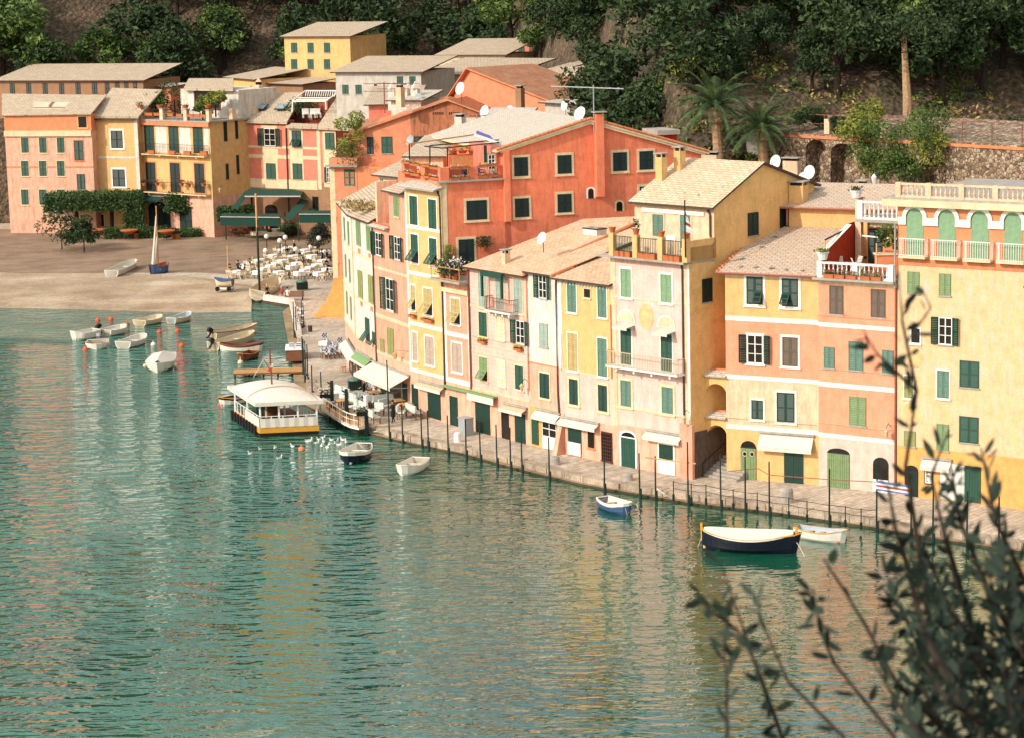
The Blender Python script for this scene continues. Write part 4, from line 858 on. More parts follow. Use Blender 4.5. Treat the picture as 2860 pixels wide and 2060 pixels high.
ground_mat('kerb', (lin('9E8B78', .8), lin('C9B59E', .85), lin('E2D1BA', .9)), 3, (1.6, 5, 0), .06)
ground_mat('ledge', (lin('7E6A50', .7), lin('B59A72', .8), lin('C9AE84', .8)), 3, None, .05)
ground_mat('wet_stone', (lin('3F3A2C', .5), lin('5a4c38', .6), lin('7b6544', .6)), 3, None, .05)
ground_mat('sea_bed', (lin('3F3A2C', .3), lin('5a4c38', .3), lin('7b6544', .3)), 1, None, .02)
WZ = .45
mb = MB(); mb.poly([(-600,-60,WZ),(420,-60,WZ),(420,420,WZ),(-600,420,WZ)], 'water'); mb.build('water', kind='structure')
EDGE = [(820,843),(829,936),(846,1013),(857,1060),(866,1095),(886,1122),(930,1155),(975,1175),(1032,1190),(1088,1203),(1180,1226),(1297,1249.5),(1419,1277),(1529,1306),(1630,1331),(1785,1359),(1923,1378),(2081,1399),(2318,1434),(2430,1449),(2630,1480),(2860,1515),(3300,1585)]
WAT = [(789,874),(797,920),(803,952),(814,1000),(820,1060),(824,1100),(846,1130),(891,1155),(955,1189.5),(996,1206),(1031,1214),(1106,1232),(1180,1247.6),(1297,1271.5),(1387,1297),(1481,1322),(1630,1357),(1771,1382),(1923,1408),(2159,1434.6),(2318,1458),(2430,1475),(2630,1511),(2860,1545),(3300,1612)]
QE = [gp(x, y, 1.0) for x, y in EDGE]; QW = [gp(x, y, WZ) for x, y in WAT]
W0, W1 = gp(702,829,1.0), gp(809,846,1.0); RTOP = [gp(x, y, 1.0) for x, y in ((-420,752),(-60,757),(230,760),(500,770),(704,790))]
top = [Vector(p) for p in [RTOP[-1], W0, W1]+QE]+[Vector((200, 175, 1)), Vector((200, 520, 1)), Vector((-420, 520, 1)), Vector((-420, RTOP[0].y, 1))]+RTOP[:-1]
mb = MB(); mb.tri(top, 'paving'); 
for a, c in zip([W0, W1]+QE, [W1]+QE): 
    if (c-a).length > .01: mb.poly([(a.x,a.y,-.8),(c.x,c.y,-.8),(c.x,c.y,.999),(a.x,a.y,.999)], 'kerb')
mb.poly([(RTOP[-1].x,RTOP[-1].y,-1),(W0.x,W0.y,-1),(W0.x,W0.y,.999),(RTOP[-1].x,RTOP[-1].y,.999)], 'kerb')
mb.build('quay_pavement', kind='structure')
# kerb stones, each slightly different, along the edge
mb = MB()
for a, c in zip(QE[3:], QE[4:]):
    L = (c-a).length; d = (c-a)/L; nrm = Vector((-d.y, d.x, 0)); n = max(1, int(L/1.5))
    for i in range(n):
        p = a+d*(L*i/n+.02); q = a+d*(L*(i+1)/n-.02); o = random.uniform(-.06, .05); hh = 1.03+random.uniform(-.02, .05); wd = random.uniform(.6, .8)
        P = [p-nrm*(.1+o), q-nrm*(.1+o), q+nrm*wd, p+nrm*wd]; k = [(v.x, v.y, hh) for v in P]; lo = [(v.x, v.y, .55) for v in P]
        mb.poly(k, 'kerb')
        for i2 in range(4): mb.poly([lo[i2], lo[(i2+1) % 4], k[(i2+1) % 4], k[i2]], 'kerb')
mb.build('kerb', kind='structure')
# low ledge at the waterline
mb = MB(); pol = [Vector((p.x, p.y, .6)) for p in QW]+[Vector((p.x, p.y, .6)) for p in reversed([W1]+QE)]
mb.tri(pol, 'ledge')
for a, c in zip(QW, QW[1:]): mb.poly([(a.x,a.y,-.6),(c.x,c.y,-.6),(c.x,c.y,.6),(a.x,a.y,.6)], 'wet_stone')
mb.build('ledge', kind='structure')
SHORE = [gp(x, y, WZ) for x, y in ((-420,853),(-60,858),(230,864),(500,873),(702,872))]
mb = MB()
for i in range(4):
    a, c, d, e = RTOP[i], RTOP[i+1], SHORE[i], SHORE[i+1]; 
    mb.poly([(d.x,d.y,WZ),(e.x,e.y,WZ),(c.x,c.y,1.0),(a.x,a.y,1.0)], 'ramp_stone'); k = 18
    mb.poly([(d.x,d.y-k,-1.5),(e.x,e.y-k,-1.5),(e.x,e.y,WZ),(d.x,d.y,WZ)], 'ramp_stone')
mb.build('slipway', kind='structure')
mb = MB(); y0 = RTOP[2].y
PB = [gp(x, y, 1.004) for x, y in ((-420,757),(230,763),(560,762),(700,770),(930,775),(925,655),(590,640),(-420,640))]
mb.tri([Vector(p) for p in PB], 'pebbles'); mb.build('plaza', kind='structure')
# pale stone runners laid in the pebbles
mb = MB()
for a, c in (((230,738),(650,712)), ((470,765),(702,800)), ((600,722),(930,735))):
    p, q = gp(a[0], a[1], 1.008), gp(c[0], c[1], 1.008); mb.poly([(p.x,p.y-.14,1.008),(q.x,q.y-.14,1.008),(q.x,q.y+.14,1.008),(p.x,p.y+.14,1.008)], 'ramp_stone')
mb.build('paving_strip', kind='structure')
mb = MB(); mb.poly([(-600,-60,-4),(420,-60,-4),(420,420,-4),(-600,420,-4)], 'sea_bed'); mb.build('sea_bed', kind='structure')
# white quay wall
mb = MB()
for a, c in ((W0, W1), (W1, QE[1])):
    d = (c-a).normalized(); nn = Vector((-d.y, d.x, 0)); P = [a, c, c+nn*.5, a+nn*.5]
    for z0, z1, m in ((-.8, .8, 'wet_stone'), (.8, 1.45, 'white_wall')):
        o = .02 if m == 'white_wall' else 0; Q = [a-nn*(.03+o), c-nn*(.03+o)+d*.02, c+nn*.5+d*.02, a+nn*.5]
        lo = [(v.x, v.y, z0) for v in Q]; hi = [(v.x, v.y, z1) for v in Q]; mb.poly(hi, m)
        for i in range(4): mb.poly([lo[i], lo[(i+1) % 4], hi[(i+1) % 4], hi[i]], m)
tag(mb.build('quay_wall'), 'white plastered quay wall end with weedy foot beside the slipway', 'wall')
# thin waterline foam / weed on the shore is left to the water itself
# ================================================================== THE CORAL HOUSE AND WHAT STANDS ABOVE AND BEHIND THE FRONT ROW
def facade(name, label, base, lp, slope, back=0., cat='house', group=None, zb=1.0, D=None):
    A = dp(base[0], base[1], D) if D else gp(base[0], base[1], zb); A = Vector((A.x, A.y, zb)); ang = linedir(lp, slope)
    A = A+Vector((-sin(ang), cos(ang), 0))*back; return bld_at(name, label, cat, A, ang, 10, group)
def fpoly(F, pts, m, depth=8., y=0., name='wall', zlow=None, side=None, u_low=None):
    P = [F.uz(p, y) for p in pts]; z0 = -1 if zlow is None else zlow
    P = [(P[0][0], z0)]+P+[(P[-1][0], z0)]; mb = MB()
    mb.prism([(u, z) for u, z in P], y, y+depth, m, side or m); return F.put(mb, name)
def rq(F, quads, m, th=.14, edge=None, name='roof'):
    mb = MB()
    for q in quads:
        P = []
        for px, yo in q: u, z = F.uz(px, yo); P.append((u, yo, z))
        mb.roof(P[0], P[1], P[2], P[3], th, m, edge)
    return F.put(mb, name)
b = cb = facade('house', 'big coral red house with long gable, dark shutters in cream frames and roof terrace', (1250,1182), (1576,427), -.05, .06)
F = b
ul = F.u(S0(1408,520)); ur = F.u(S0(1958,424)); zt = F.z(J_(200,-60)) ; zt = F.z(S0(1330,506))
body(F, 0, ul+.5, [-1, zt], ['coral'], 13, 0, 'wall')
band(F, 0, .5, 0, zt, 'trim_cream', .03, name='corner_strip')
zl, zap, zr = F.z(S0(1408,418)), F.z(S0(1646,337)), F.z(S0(1958,425)); ua = F.u(S0(1646,337))
g = MB(); g.prism([(ul, 0), (ur, 0), (ur, zr), (ua, zap), (ul, zl)], 0, 20, 'coral'); F.put(g, 'gable_wall')
g = MB(); g.roof((ul-.7,-.35,zl-.05), (ua,-.35,zap+.12), (ua,20,zap+.12), (ul-.7,20,zl-.05), .16, 'slate_pale', 'trim_cream'); g.roof((ua,-.35,zap+.12),(ur+.6,-.35,zr-.05),(ur+.6,20,zr-.05),(ua,20,zap+.12),.16,'canal','trim_cream')
def row(a, c, n, m, r=.14):
    a, c = Vector(a), Vector(c)
    for i in range(n):
        p, q = a.lerp(c, (i+.05)/n), a.lerp(c, (i+.95)/n); g.tube([p, q], [r, r*.85], m, 6)
row((ul-.7,-.3,zl+.05), (ua,-.3,zap+.2), 22, 'terracotta_trim'); row((ua,-.3,zap+.2), (ur+.6,-.3,zr+.05), 22, 'terracotta_trim'); F.put(g, 'roof')
g = MB(); g.bar((ul-.3,-.12,zl-.15), (ua,-.12,zap-.15), .3, 'trim_cream', .25); g.bar((ua,-.12,zap-.15), (ur+.3,-.12,zr-.15), .3, 'trim_cream', .25); F.put(g, 'verge')
g = MB(); u0, u1 = F.u(S0(1660,450)), F.u(S0(1682,450)); g.box(u0, u1, -.55, 0, F.z(S0(1671,549)), F.z(S0(1671,318)), 'coral'); g.box(u0+.1, u1-.1, -.45, -.1, F.z(S0(1671,318)), F.z(S0(1671,314)), 'glass_and_dark'); g.box(u0-.15, u1+.25, -.7, .15, F.z(S0(1671,314)), F.z(S0(1671,311)), 'slab_grey'); F.put(g, 'chimney')
g = MB(); u0, u1 = F.u(J_(962,200)), F.u(J_(1050,200)); g.box(u0, u1, -.4, 0, F.z(J_(1000,485)), zl, 'coral'); F.put(g, 'flue')
for (t, a, c, d, e) in ((D_, 30,1143,240,1428), (D_, 690,1110,903,1390), (D_, 1535,1068,1745,1350), (D_, 1935,1048,2145,1328), (J_, 395,165,705,458), (J_, 1133,135,1345,418), (J_, 1780,68,1993,345)):
    win(F, t, a, c, d, e, 'green_black', 'c', 'trim_cream', .2)
win(F, J_, 278,755,510,1190, 'green_black', 'c', 'trim_cream', .2, nm='balcony_door', sill=False); win(F, D_, 1940,1585,2160,1800, 'green_black', 'c', 'trim_cream', .2)
archdoor(F, K_, 495, 588, 728, 775, (545,870), None, tb=K_, solid=True, trim='trim_cream', nm='arched_window'); archdoor(F, K_, 64, 150, 528, 575, (105,680), None, tb=K_, solid=True, trim='white_paint', nm='arched_window')
g = MB(); u_, z_ = F.uz(S0(1626,300), -.3)
z0 = F.z(D_(1105,790), -.3); g.tube([(u_+1.0,-.3,z0), (u_+1.0,-.3,F.z(D_(1095,50), -.3))], .05, 'grey_metal', 6)
zz = F.z(D_(1095,60), -.3); g.bar((u_-2.6,-.3,zz+.1), (u_+3.6,-.3,zz-.35), .08, 'dish_white'); 
for i in range(9): x = u_-2.4+i*.7; g.bar((x,-.6,zz+.06-i*.04),(x,0,zz+.06-i*.04), .03, 'grey_metal')
tag(F.put(g, 'aerial'), None)
def dish(name, label, loc, r, rotz, tilt=-25, pole=.8, parent=None, m='dish_white'):
    t = thing(name, label, 'satellite dish', loc, rotz); g = MB(); n = 14; k = g.mat(m)
    rings = []
    for j in range(4):
        rr = r*j/3; bq = len(g.v); rings.append(bq)
        for i in range(n): a = 2*pi*i/n; g.v.append((rr*cos(a)*.9+1e-4*i, .22*r*((rr/r)**2)*-1, rr*sin(a)))
    for a, c in zip(rings, rings[1:]):
        for i in range(n): g.f.append((a+i, a+(i+1) % n, c+(i+1) % n, c+i)); g.mi.append(k)
    o = g.build('reflector', t, (0, 0, pole), (radians(tilt), 0, 0)); g = MB(); g.tube([(0,.1,-.3),(0,.1,pole)], .03, 'dark_iron', 6); g.bar((0,-.02,pole-r*.8),(0,-r*1.1,pole), .03, 'dark_iron'); g.build('mast', t); return t
p = on(F, D_(1045,520), .6); dish('satellite_dish', 'large grey satellite dish by the aerial on the coral gable apex', (p.x, p.y, p.z-.6), .6, -.7)
# stub building behind the right slope
g = MB(); u0, u1 = F.u(E_(60,800), 8), F.u(E_(335,800), 8); z0, z1, z2 = F.z(E_(200,900), 8)-3, F.z(E_(200,795), 8), F.z(E_(200,725), 8); g.box(u0, u1, 8, 11, z0, z1, 'redwall'); g.box(u0-.3, u1+.1, 7.6, 11.3, z1, z2, 'slab_grey'); F.put(g, 'dormer')
# --- the terrace of the coral house
CBF, CBZ = F, zt
g = MB(); g.box(-.4, ul-.1, -.35, .3, zt, zt+.14, 'slab_grey')
F.put(g, 'terrace_coping')
yT = .1; ph = F.z(C_(1590,1280), yT)-zt
for xa, xb in ((1085,1220), (1530,1650), (1970,2045)): g = MB(); g.box(F.u(C_(xa,1380), yT), F.u(C_(xb,1380), yT), yT, yT+.5, zt+.14, zt+ph, 'coral'); F.put(g, 'parapet_pier')
g = MB(); railing(g, (F.u(C_(1220,1380),yT),yT+.2,zt+.15), (F.u(C_(1530,1380),yT),yT+.2,zt+.15), ph-.2, 'wood', 8); railing(g, (F.u(C_(1650,1380),yT),yT+.2,zt+.15), (F.u(C_(1970,1380),yT),yT+.2,zt+.15), ph-.2, 'wood', 8); F.put(g, 'terrace_railing')
def troughs(F, t, spots, y, dz=0., fl='yellow_flower', grp='flower troughs on the terrace parapet', lab='%s'):
    for k, (x0, x1, yb) in enumerate(spots):
        u0, u1 = F.u(t(x0, yb), y), F.u(t(x1, yb), y); z = F.z(t((x0+x1)/2, yb), y); w = u1-u0
        p = F.root.location+Vector((cos(F.a)*(u0+u1)/2-sin(F.a)*y, sin(F.a)*(u0+u1)/2+cos(F.a)*y, z+dz))
        pot('flower_trough', lab, p, 0, .2, 'leaf_mid', .15, box=w, rot=F.a, group=grp, fl=fl if k % 3 else 'white_flower', n=int(30*w)+6, nf=int(26*w)+5, cat='planter', size=.06)
troughs(F, C_, ((1250,1390,1325), (1400,1540,1325), (1670,1800,1300), (1810,1960,1285)), yT-.15, lab='terracotta trough of yellow pansies on the upper rail of the coral house terrace', grp='troughs on the upper terrace rail')
troughs(F, C_, ((1240,1385,1490), (1395,1545,1480), (1660,1810,1455), (1820,1975,1440)), yT-.15, lab='terracotta trough of yellow pansies at the foot of the coral house terrace rail', grp='troughs at the foot of the terrace rail')
body(F, F.u(C_(1215,1170), 6), F.u(C_(1660,1170), 6)+.5, [zt, F.z(C_(1440,1105), 6)], ['coral'], .6, 6, 'back_wall')
g = MB(); g.box(F.u(C_(1270,1170), 5.9), F.u(C_(1640,1170), 5.9), 5.9, 6, zt, F.z(C_(1440,1125), 5.9), 'wood_pale'); F.put(g, 'wood_panel')
g = MB(); u0 = F.u(C_(1700,1100), 3.8); g.box(u0, ul, .8, 7, zt, F.z(C_(1850,930), 3.8), 'pink_stucco'); F.put(g, 'terrace_room')
win(F, C_, 1815,1100,1920,1330, 'white_paint', 'g', 'trim_cream', .12, y=.78, nm='terrace_door', sill=False); win(F, C_, 1750,960,1795,1240, 'green', 's', None, y=.78)
g = MB(); a = F.uz(C_(1615,820), 3); c = F.uz(C_(1960,940), .6); g.poly([(a[0],3,a[1]), (c[0],.6,c[1]), (c[0]+.2,3.2,c[1]+.5), (a[0]+.8,5,a[1]+.3)], 'purple_cloth'); g.bar((a[0],3,a[1]+.1),(c[0],.6,c[1]+.1), .18, 'canvas'); F.put(g, 'awning')
g = MB()
def seg(t, x0, y0, ya, x1, y1, yb, w=.09, m='dark_iron'):
    a, c = F.uz(t(x0, y0), ya), F.uz(t(x1, y1), yb); g.bar((a[0], ya, a[1]), (c[0], yb, c[1]), w, m)
seg(C_, 930,965,3, 1980,880,3); seg(C_, 1125,1005,.4, 1980,920,.4); seg(C_, 1195,1005,.4, 1200,1285,.4); seg(C_, 930,965,3, 930,1230,3); seg(C_, 620,940,3, 1600,800,5, .1, 'wood_pale'); seg(C_, 615,940,3, 620,1180,3); seg(C_, 850,975,3, 1125,1005,.4)
F.put(g, 'pergola')
# blue chairs
def plastic_chair(label, loc, rot, m='blue_cloth', group=None):
    t = thing('garden_chair', label, 'chair', loc, rot, group); g = MB()
    g.box(-.26,.26,-.25,.25,.42,.47,m); g.build('seat', t); g = MB(); n = 8
    for i in range(n):
        a0, a1 = -1.2+2.4*i/n, -1.2+2.4*(i+1)/n; f = lambda a, z: (.28*sin(a), .12+.2*cos(a)+(z-.45)*.15, z)
        hh = .95-.12*abs(a0+a1)/2; g.poly([f(a0,.45), f(a1,.45), f(a1,hh), f(a0,hh)], m)
    g.build('backrest', t)
    for sx in (-1, 1):
        for sy in (-1, 1): g = MB(); g.bar((sx*.24,sy*.22,0),(sx*.22,sy*.2,.44), .05, m); g.build('leg', t)
    for sx in (-1, 1): g = MB(); g.bar((sx*.29,-.22,.64),(sx*.29,.2,.66), .05, m); g.bar((sx*.29,-.2,.44),(sx*.29,-.22,.64), .04, m); g.build('armrest', t)
    return t
zc = zt+.05
c0 = None
for i, (x, y, r) in enumerate(((1290,1240,3.2), (1410,1230,2.9), (1525,1215,3.0), (1260,1300,1.4), (1400,1320,.2), (1510,1330,-.2), (1720,1250,1.6))):
    yy = 3.2 if i < 3 else 1.9; u = F.u(C_(x, 1300), yy); p = F.root.location+Vector((cos(F.a)*u-sin(F.a)*yy, sin(F.a)*u+cos(F.a)*yy, zc))
    if c0 is None: c0 = plastic_chair('blue chair with rounded back on the coral house terrace', p, F.a+r, group='blue chairs on the flowered terrace')
    else: copy_tree(c0, p, F.a+r)
g = MB(); u = F.u(C_(1400,1300), 2.6); t_ = thing('table', 'blue table between rounded blue chairs on the coral terrace', 'table', F.root.location+Vector((cos(F.a)*u-sin(F.a)*2.6, sin(F.a)*u+cos(F.a)*2.6, zc)), F.a)
g.box(-1,1,-.45,.45,.72,.76,'blue_cloth'); g.build('tabletop', t_)
for sx in (-1, 1):
    for sy in (-1, 1): g = MB(); g.bar((sx*.9,sy*.38,0),(sx*.9,sy*.38,.72), .06, 'blue_cloth'); g.build('leg', t_)
# parapet of the yellow house's strip of terrace
F = YBF; y1 = .9
gz = YBZ+.3
for xa, xb in ((1045,1090), (1332,1400), (1632,1762)): g = MB(); g.box(F.u(I_(xa,300), y1), F.u(I_(xb,300), y1), y1-.01, y1+1.2, gz-.6, gz+1.35, 'coral'); F.put(g, 'parapet_pier')
g = MB(); g.box(F.u(I_(1045,300), y1), F.u(I_(1762,300), y1), y1, y1+.3, gz-.6, gz+.15, 'coral'); F.put(g, 'terrace_parapet')
g = MB(); g.bar((F.u(I_(1075,90),y1),y1+.1,gz+1.3),(F.u(I_(1700,200),y1),y1+.1,gz+1.3), .07, 'wood_pale'); F.put(g, 'terrace_rail')
troughs(F, I_, ((1055,1180,150), (1190,1330,185), (1350,1480,200), (1490,1625,235)), y1-.1, lab='terracotta trough of yellow and white pansies on the upper rail over the yellow house', grp='troughs on the upper rail of the yellow house')
troughs(F, I_, ((1070,1180,305), (1190,1325,335), (1370,1480,370), (1490,1620,395)), y1-.1, lab='terracotta trough of yellow and white pansies low on the parapet of the yellow house', grp='troughs low on the parapet of the yellow house')
# small lean-to with pale roof against the coral wall, and roof furniture
F = CBF
sh = facade('lean_to', 'lean-to with pale tin roof and grey plaster wall against the coral house', (1362,760), (1300,700), -.05, 0, 'outbuilding', D=196); F = sh
a = J_(870,900); 
g = MB(); P = [F.uz(J_(*q), 0) for q in ((870,900),(870,760),(1345,590),(1345,760))]; g.prism(P, 0, 3, 'greyplaster'); F.put(g, 'wall')
P = [F.uz(J_(*q), 0) for q in ((1345,780),(1345,590),(1560,590),(1560,720))]; g = MB(); g.prism(P, .3, 3, 'white_wall'); F.put(g, 'veranda')
for i in range(3): win(F, J_, 1325+i*75,600+i*3,1375+i*75,680-i*8, 'glass_and_dark', 'w', None, y=.28, sill=False)
rq(F, [[(J_(840,765),-.3), (J_(1350,580),-.3), (J_(1160,505),2.2), (J_(670,680),2.2)]], 'slate_pale', .1, 'canal'); 
g = MB(); a, c = F.uz(J_(840,765), -.3), F.uz(J_(1350,580), -.3)
for i in range(7): p, q = Vector((a[0],-.32,a[1]+.08)).lerp(Vector((c[0],-.32,c[1]+.08)), i/7+.01), Vector((a[0],-.32,a[1]+.08)).lerp(Vector((c[0],-.32,c[1]+.08)), (i+1)/7-.01); g.tube([p,q], .13, 'canal', 6)
F.put(g, 'ridge_tile')
for (px, py, Dk, lab) in ((1555,840,185,'grey satellite dish standing on the tiled roof of the pale pink house'),):
    p = dp(*J_(px, py+60), 183); dish('satellite_dish', lab, p, .5, -.8)
# ------------------------------------------------------------------ orange house at the corner of the plaza and the salmon gable above
b = facade('house', 'orange and yellow corner house with flared foot and salmon gable facing the harbour', (925,880), (950,465), .0, 0); F = b
u0 = F.u(S0(922,530)); zt = F.z(S0(960,466)); u1 = F.u(S0(1080,466)); zf = F.z(S0(922,770))
body(F, u0, u1, [-.3, zf, zt], ['ochre_buttress', 'orange'], 14)
g = MB(); g.box(u0, u0+.6, -.06, 0, 4, zt-.2, 'trim_cream'); g.box(u0+.6, u0+3.1, -.05, 0, zt-5.4, zt-.6, 'panel_salmon'); g.box(u0+.6, u0+3.1, -.05, 0, 5.6, zt-6.2, 'panel_salmon'); F.put(g, 'painted_panel')
g = MB(); n_ = 8
for i in range(n_):
    f = lambda t: 1.9*t*t
    t0, t1 = 1-i/n_, 1-(i+1)/n_; za, zb_ = zf*(1-t0), zf*(1-t1)
    g.poly([(u0-f(t0),-f(t0),za), (u1,-f(t0),za), (u1,-f(t1),zb_), (u0-f(t1),-f(t1),zb_)], 'ochre_buttress'); g.poly([(u0-f(t0),10,za), (u0-f(t0),-f(t0),za), (u0-f(t1),-f(t1),zb_), (u0-f(t1),10,zb_)], 'ochre_buttress')
F.put(g, 'battered_foot')
g = MB(); g.box(u0-.2, F.u(S0(1002,466)), -.7, 1, zt, zt+.2, 'slab_grey'); F.put(g, 'slab'); win(F, B_, 1808,1328,1970,1575, 'green', 'c', None)
ys = 1.2
pts = [S0(991,470), B_(1965,760), S0(1030,357), C_(630,470), C_(1195,272), C_(1740,455), C_(1900,510)]
fpoly(F, pts[:4], 'panel_salmon', 10, ys, 'salmon_wall', zt-1); fpoly(F, pts[3:], 'oldstain', 10, ys, 'stained_wall', zt-1)
rq(F, [[(B_(1850,790),ys-.5), (C_(1195,262),ys-.5), (C_(1260,185),14), (B_(2050,590),14)], [(C_(1195,262),ys-.5), (C_(1780,480),ys-.5), (C_(2179,480),14), (C_(1260,185),14)]], 'canal', .15, 'terracotta_trim')
win(F, C_, -25,835,70,1095, 'green_black', 'c', None, y=ys); win(F, C_, 195,830,358,1085, 'green', 'c', None, y=ys); win(F, C_, 690,825,858,1000, 'green_black', 'c', None, y=ys); win(F, C_, 1040,790,1100,840, 'white_paint', 'w', 'trim_cream', .1, y=ys)
g = MB()
for xx in (975, 1220):
    for i in range(6): a_, c_ = F.uz(C_(xx+i*29,495), ys), F.uz(C_(xx+16+i*29,455), ys); g.box(a_[0], c_[0], ys-.02, ys, a_[1], c_[1], 'glass_and_dark')  # holes are flat dark pieces, their inner shade painted on
F.put(g, 'vent_holes'); g = MB(); a_ = F.uz(B_(1575,1160), -.3); g.box(u0, F.u(B_(1970,1150), 0)+.2, .0, 1.1, zt+.2, F.z(B_(1700,1155)), 'panel_salmon'); F.put(g, 'parapet')
OBF = F
p = on(F, B_(1850,1150), .6); t_ = thing('shrub', 'large green shrub on the roof terrace beside the salmon wall', 'plant', p); crown_mesh(1.9, 3.0, 1500, .17, 'leaf_yellow', 12).build('foliage', t_, (.6, 0, 2.0)); crown_mesh(2.4, .8, 500, .14, 'leaf_mid', 8).build('foliage', t_, (-.2, -.2, .3)); g = MB(); g.tube([(.5,0,-.2),(.6,0,2)], .1, 'bark', 6); g.build('trunk', t_)
# ------------------------------------------------------------------ roofs stepping up between
def block(name, label, t, x0, y0, x1, y1, D, slope, m, depth=8, roof='slate', rise=2.2, over=.5, gable=False, cat='house', zlow=None, wins=(), wm='green', mono=True):
    xm = (x0+x1)/2; p = t(xm, (y0+y1)/2); A = dp(p[0], p[1], D); A = Vector((A.x, A.y, 1.0)); ang = linedir(p, slope); b = bld_at(name, label, cat, A, ang, 1); F = b
    u0, u1 = F.u(t(x0, (y0+y1)/2)), F.u(t(x1, (y0+y1)/2)); z1 = F.z(t(xm, y0)); z0 = F.z(t(xm, y1)) if zlow is None else zlow
    if gable:
        mb = MB(); um = u0+(u1-u0)*gable; mb.prism([(u0, z0-3), (u1, z0-3), (u1, z1), (um, z1+rise), (u0, z1)], 0, depth, m); F.put(mb, 'wall')
        mb = MB(); mb.roof((u0-over,-over,z1-.1),(um,-over,z1+rise+.12),(um,depth,z1+rise+.12),(u0-over,depth,z1-.1), .14, roof, 'terracotta_trim'); mb.roof((um,-over,z1+rise+.12),(u1+over,-over,z1-.1),(u1+over,depth,z1-.1),(um,depth,z1+rise+.12), .14, roof, 'terracotta_trim'); F.put(mb, 'roof')
    else:
        body(F, u0, u1, [z0-3, z1], [m], depth); mb = MB(); d2 = depth/2 if mono != 1.0 else depth
        if roof: mb.roof((u0-over,-over,z1),(u1+over,-over,z1),(u1+over,depth,z1+rise),(u0-over,depth,z1+rise), .14, roof, 'dark_pipe'); F.put(mb, 'roof')
    for wv in wins: win(F, t, *wv[:4], wm, *(wv[4:] or ('c', None)))
    return F
f = block('house', 'cream rooftop room with slate roof, left of the flowered terrace', I_, 700, 330, 1040, 480, 205, .1, 'cream', 5, 'slate', 1.7, zlow=14)
win(f, I_, 722,380,762,460, 'green_mid', 's', None)
block('house', 'house with weathered slate roof between salmon gable and terrace pergola', C_, 620, 1120, 1130, 1400, 204, .0, 'cream', 6, 'slate', 1.3)
f = block('house', 'house with tan tiled roof in front of the stained gable', C_, 1050, 900, 1640, 1100, 222, .0, 'cream', 9, 'tile_cream', 1.6); p = on(f, C_(880,960), 1); 
block('house', 'long low house with pale slate roof beside the coral gable', C_, 1500, 800, 2080, 1000, 226, .0, 'peach', 9, 'slate_pale', 2.0)
# village behind, climbing the hill
block('house', 'salmon house with broad gable behind the coral roof', C_, 1250, 330, 3050, 620, 252, .05, 'panel_salmon', 9, 'canal', 3.6, .6, .18)
block('house', 'low salmon house left of the white chimneys', C_, 0, 330, 700, 600, 262, -.02, 'pink_stucco', 8, 'slate', 1.6)
f = block('house', 'white rooftop house with two hooded chimneys', C_, 340, 270, 790, 420, 258, .0, 'white_wall', 5, 'slate_pale', .8)
for x in (365, 560, 715):
    u, z = f.uz(C_(x,290), 2); g = MB(); g.box(-.4,.4,-.4,.4,-1,1.3,'white_wall'); g._lathe([(.62,1.3),(.02,2.2)], 'white_wall', 4); f.put(g, 'chimney', u, z, 2)
block('house', 'old beige house with bare stained wall at the top of the village', C_, -500, -160, 800, 330, 285, .0, 'greyplaster', 9, 'slate', 1.5, wins=((80,30,130,90,'w','cream',.1), (430,-90,520,40), (620,-90,710,40), (-200,40,-110,180), (-400,40,-310,180)))
block('house', 'grey beige house with green shutter, centre top of the village', C_, 800, -120, 2100, 300, 292, .02, 'greyplaster', 9, 'slate', 1.6, wins=((1860,105,2005,180), (1200,-60,1290,90), (1500,-60,1590,90)))
block('house', 'pale house with slate roof below the dark tower', D_, -60, 150, 410, 300, 262, .05, 'white_wall', 8, 'slate', 2.4)
f = block('tower', 'narrow dark brown stone tower house between pale and yellow houses', D_, 440, -150, 600, 420, 268, .02, 'brownwall', 6, 'slate', .8, cat='tower', wins=((470,50,490,220), (530,80,555,250)), wm='green_black')
block('house', 'yellow house with small square window behind the aerial', D_, 600, -160, 945, 400, 276, .03, 'yellow_deep', 8, 'slate', 1.5, wins=((850,50,915,105,'w','trim_cream',.1), (680,-90,760,20)))
block('house', 'yellow gabled house under the dark trees', D_, 770, 200, 1340, 560, 258, .08, 'yellow_side', 7, 'canal', 1.9, .4, .28)
block('outbuilding', 'white rooftop shed with flat slab behind the coral ridge', D_, 500, 315, 985, 440, 240, .06, 'greyplaster', 2.5, 'slate_pale', .2, cat='outbuilding')
block('house', 'cream house at the top edge with red-framed terrace', D_, -1100, -420, -100, 100, 318, .0, 'cream', 9, 'slate', 1.8, wins=((-900,-330,-810,-180), (-650,-330,-560,-180), (-400,-330,-310,-180)))
block('house', 'pink house high behind the village centre', D_, 0, -620, 800, -150, 330, .0, 'pink_stucco', 9, 'slate', 1.8, wins=((100,-540,190,-390), (330,-540,420,-390), (560,-540,650,-390)))
block('house', 'yellow house high above the left roofs', B_, 900, -700, 1900, -150, 350, .0, 'yellow', 9, 'slate', 1.8, wins=((1000,-600,1090,-450), (1250,-600,1340,-450), (1500,-600,1590,-450), (1000,-350,1090,-200), (1250,-350,1340,-200), (1500,-350,1590,-200)))
block('house', 'white house beyond the cream shed at the top left', B_, 1230, -30, 1680, 200, 352, .0, 'white_wall', 6, None, 0)
block('house', 'stone walled shed with vine trellis behind the pink house', B_, 640, 20, 1180, 200, 345, .04, 'brownwall', 6, 'slate', .6)
block('house', 'greyish beige wall right of the white rooftop house', B_, 1740, -40, 2400, 250, 345, .0, 'greyplaster', 8, 'slate', 1)
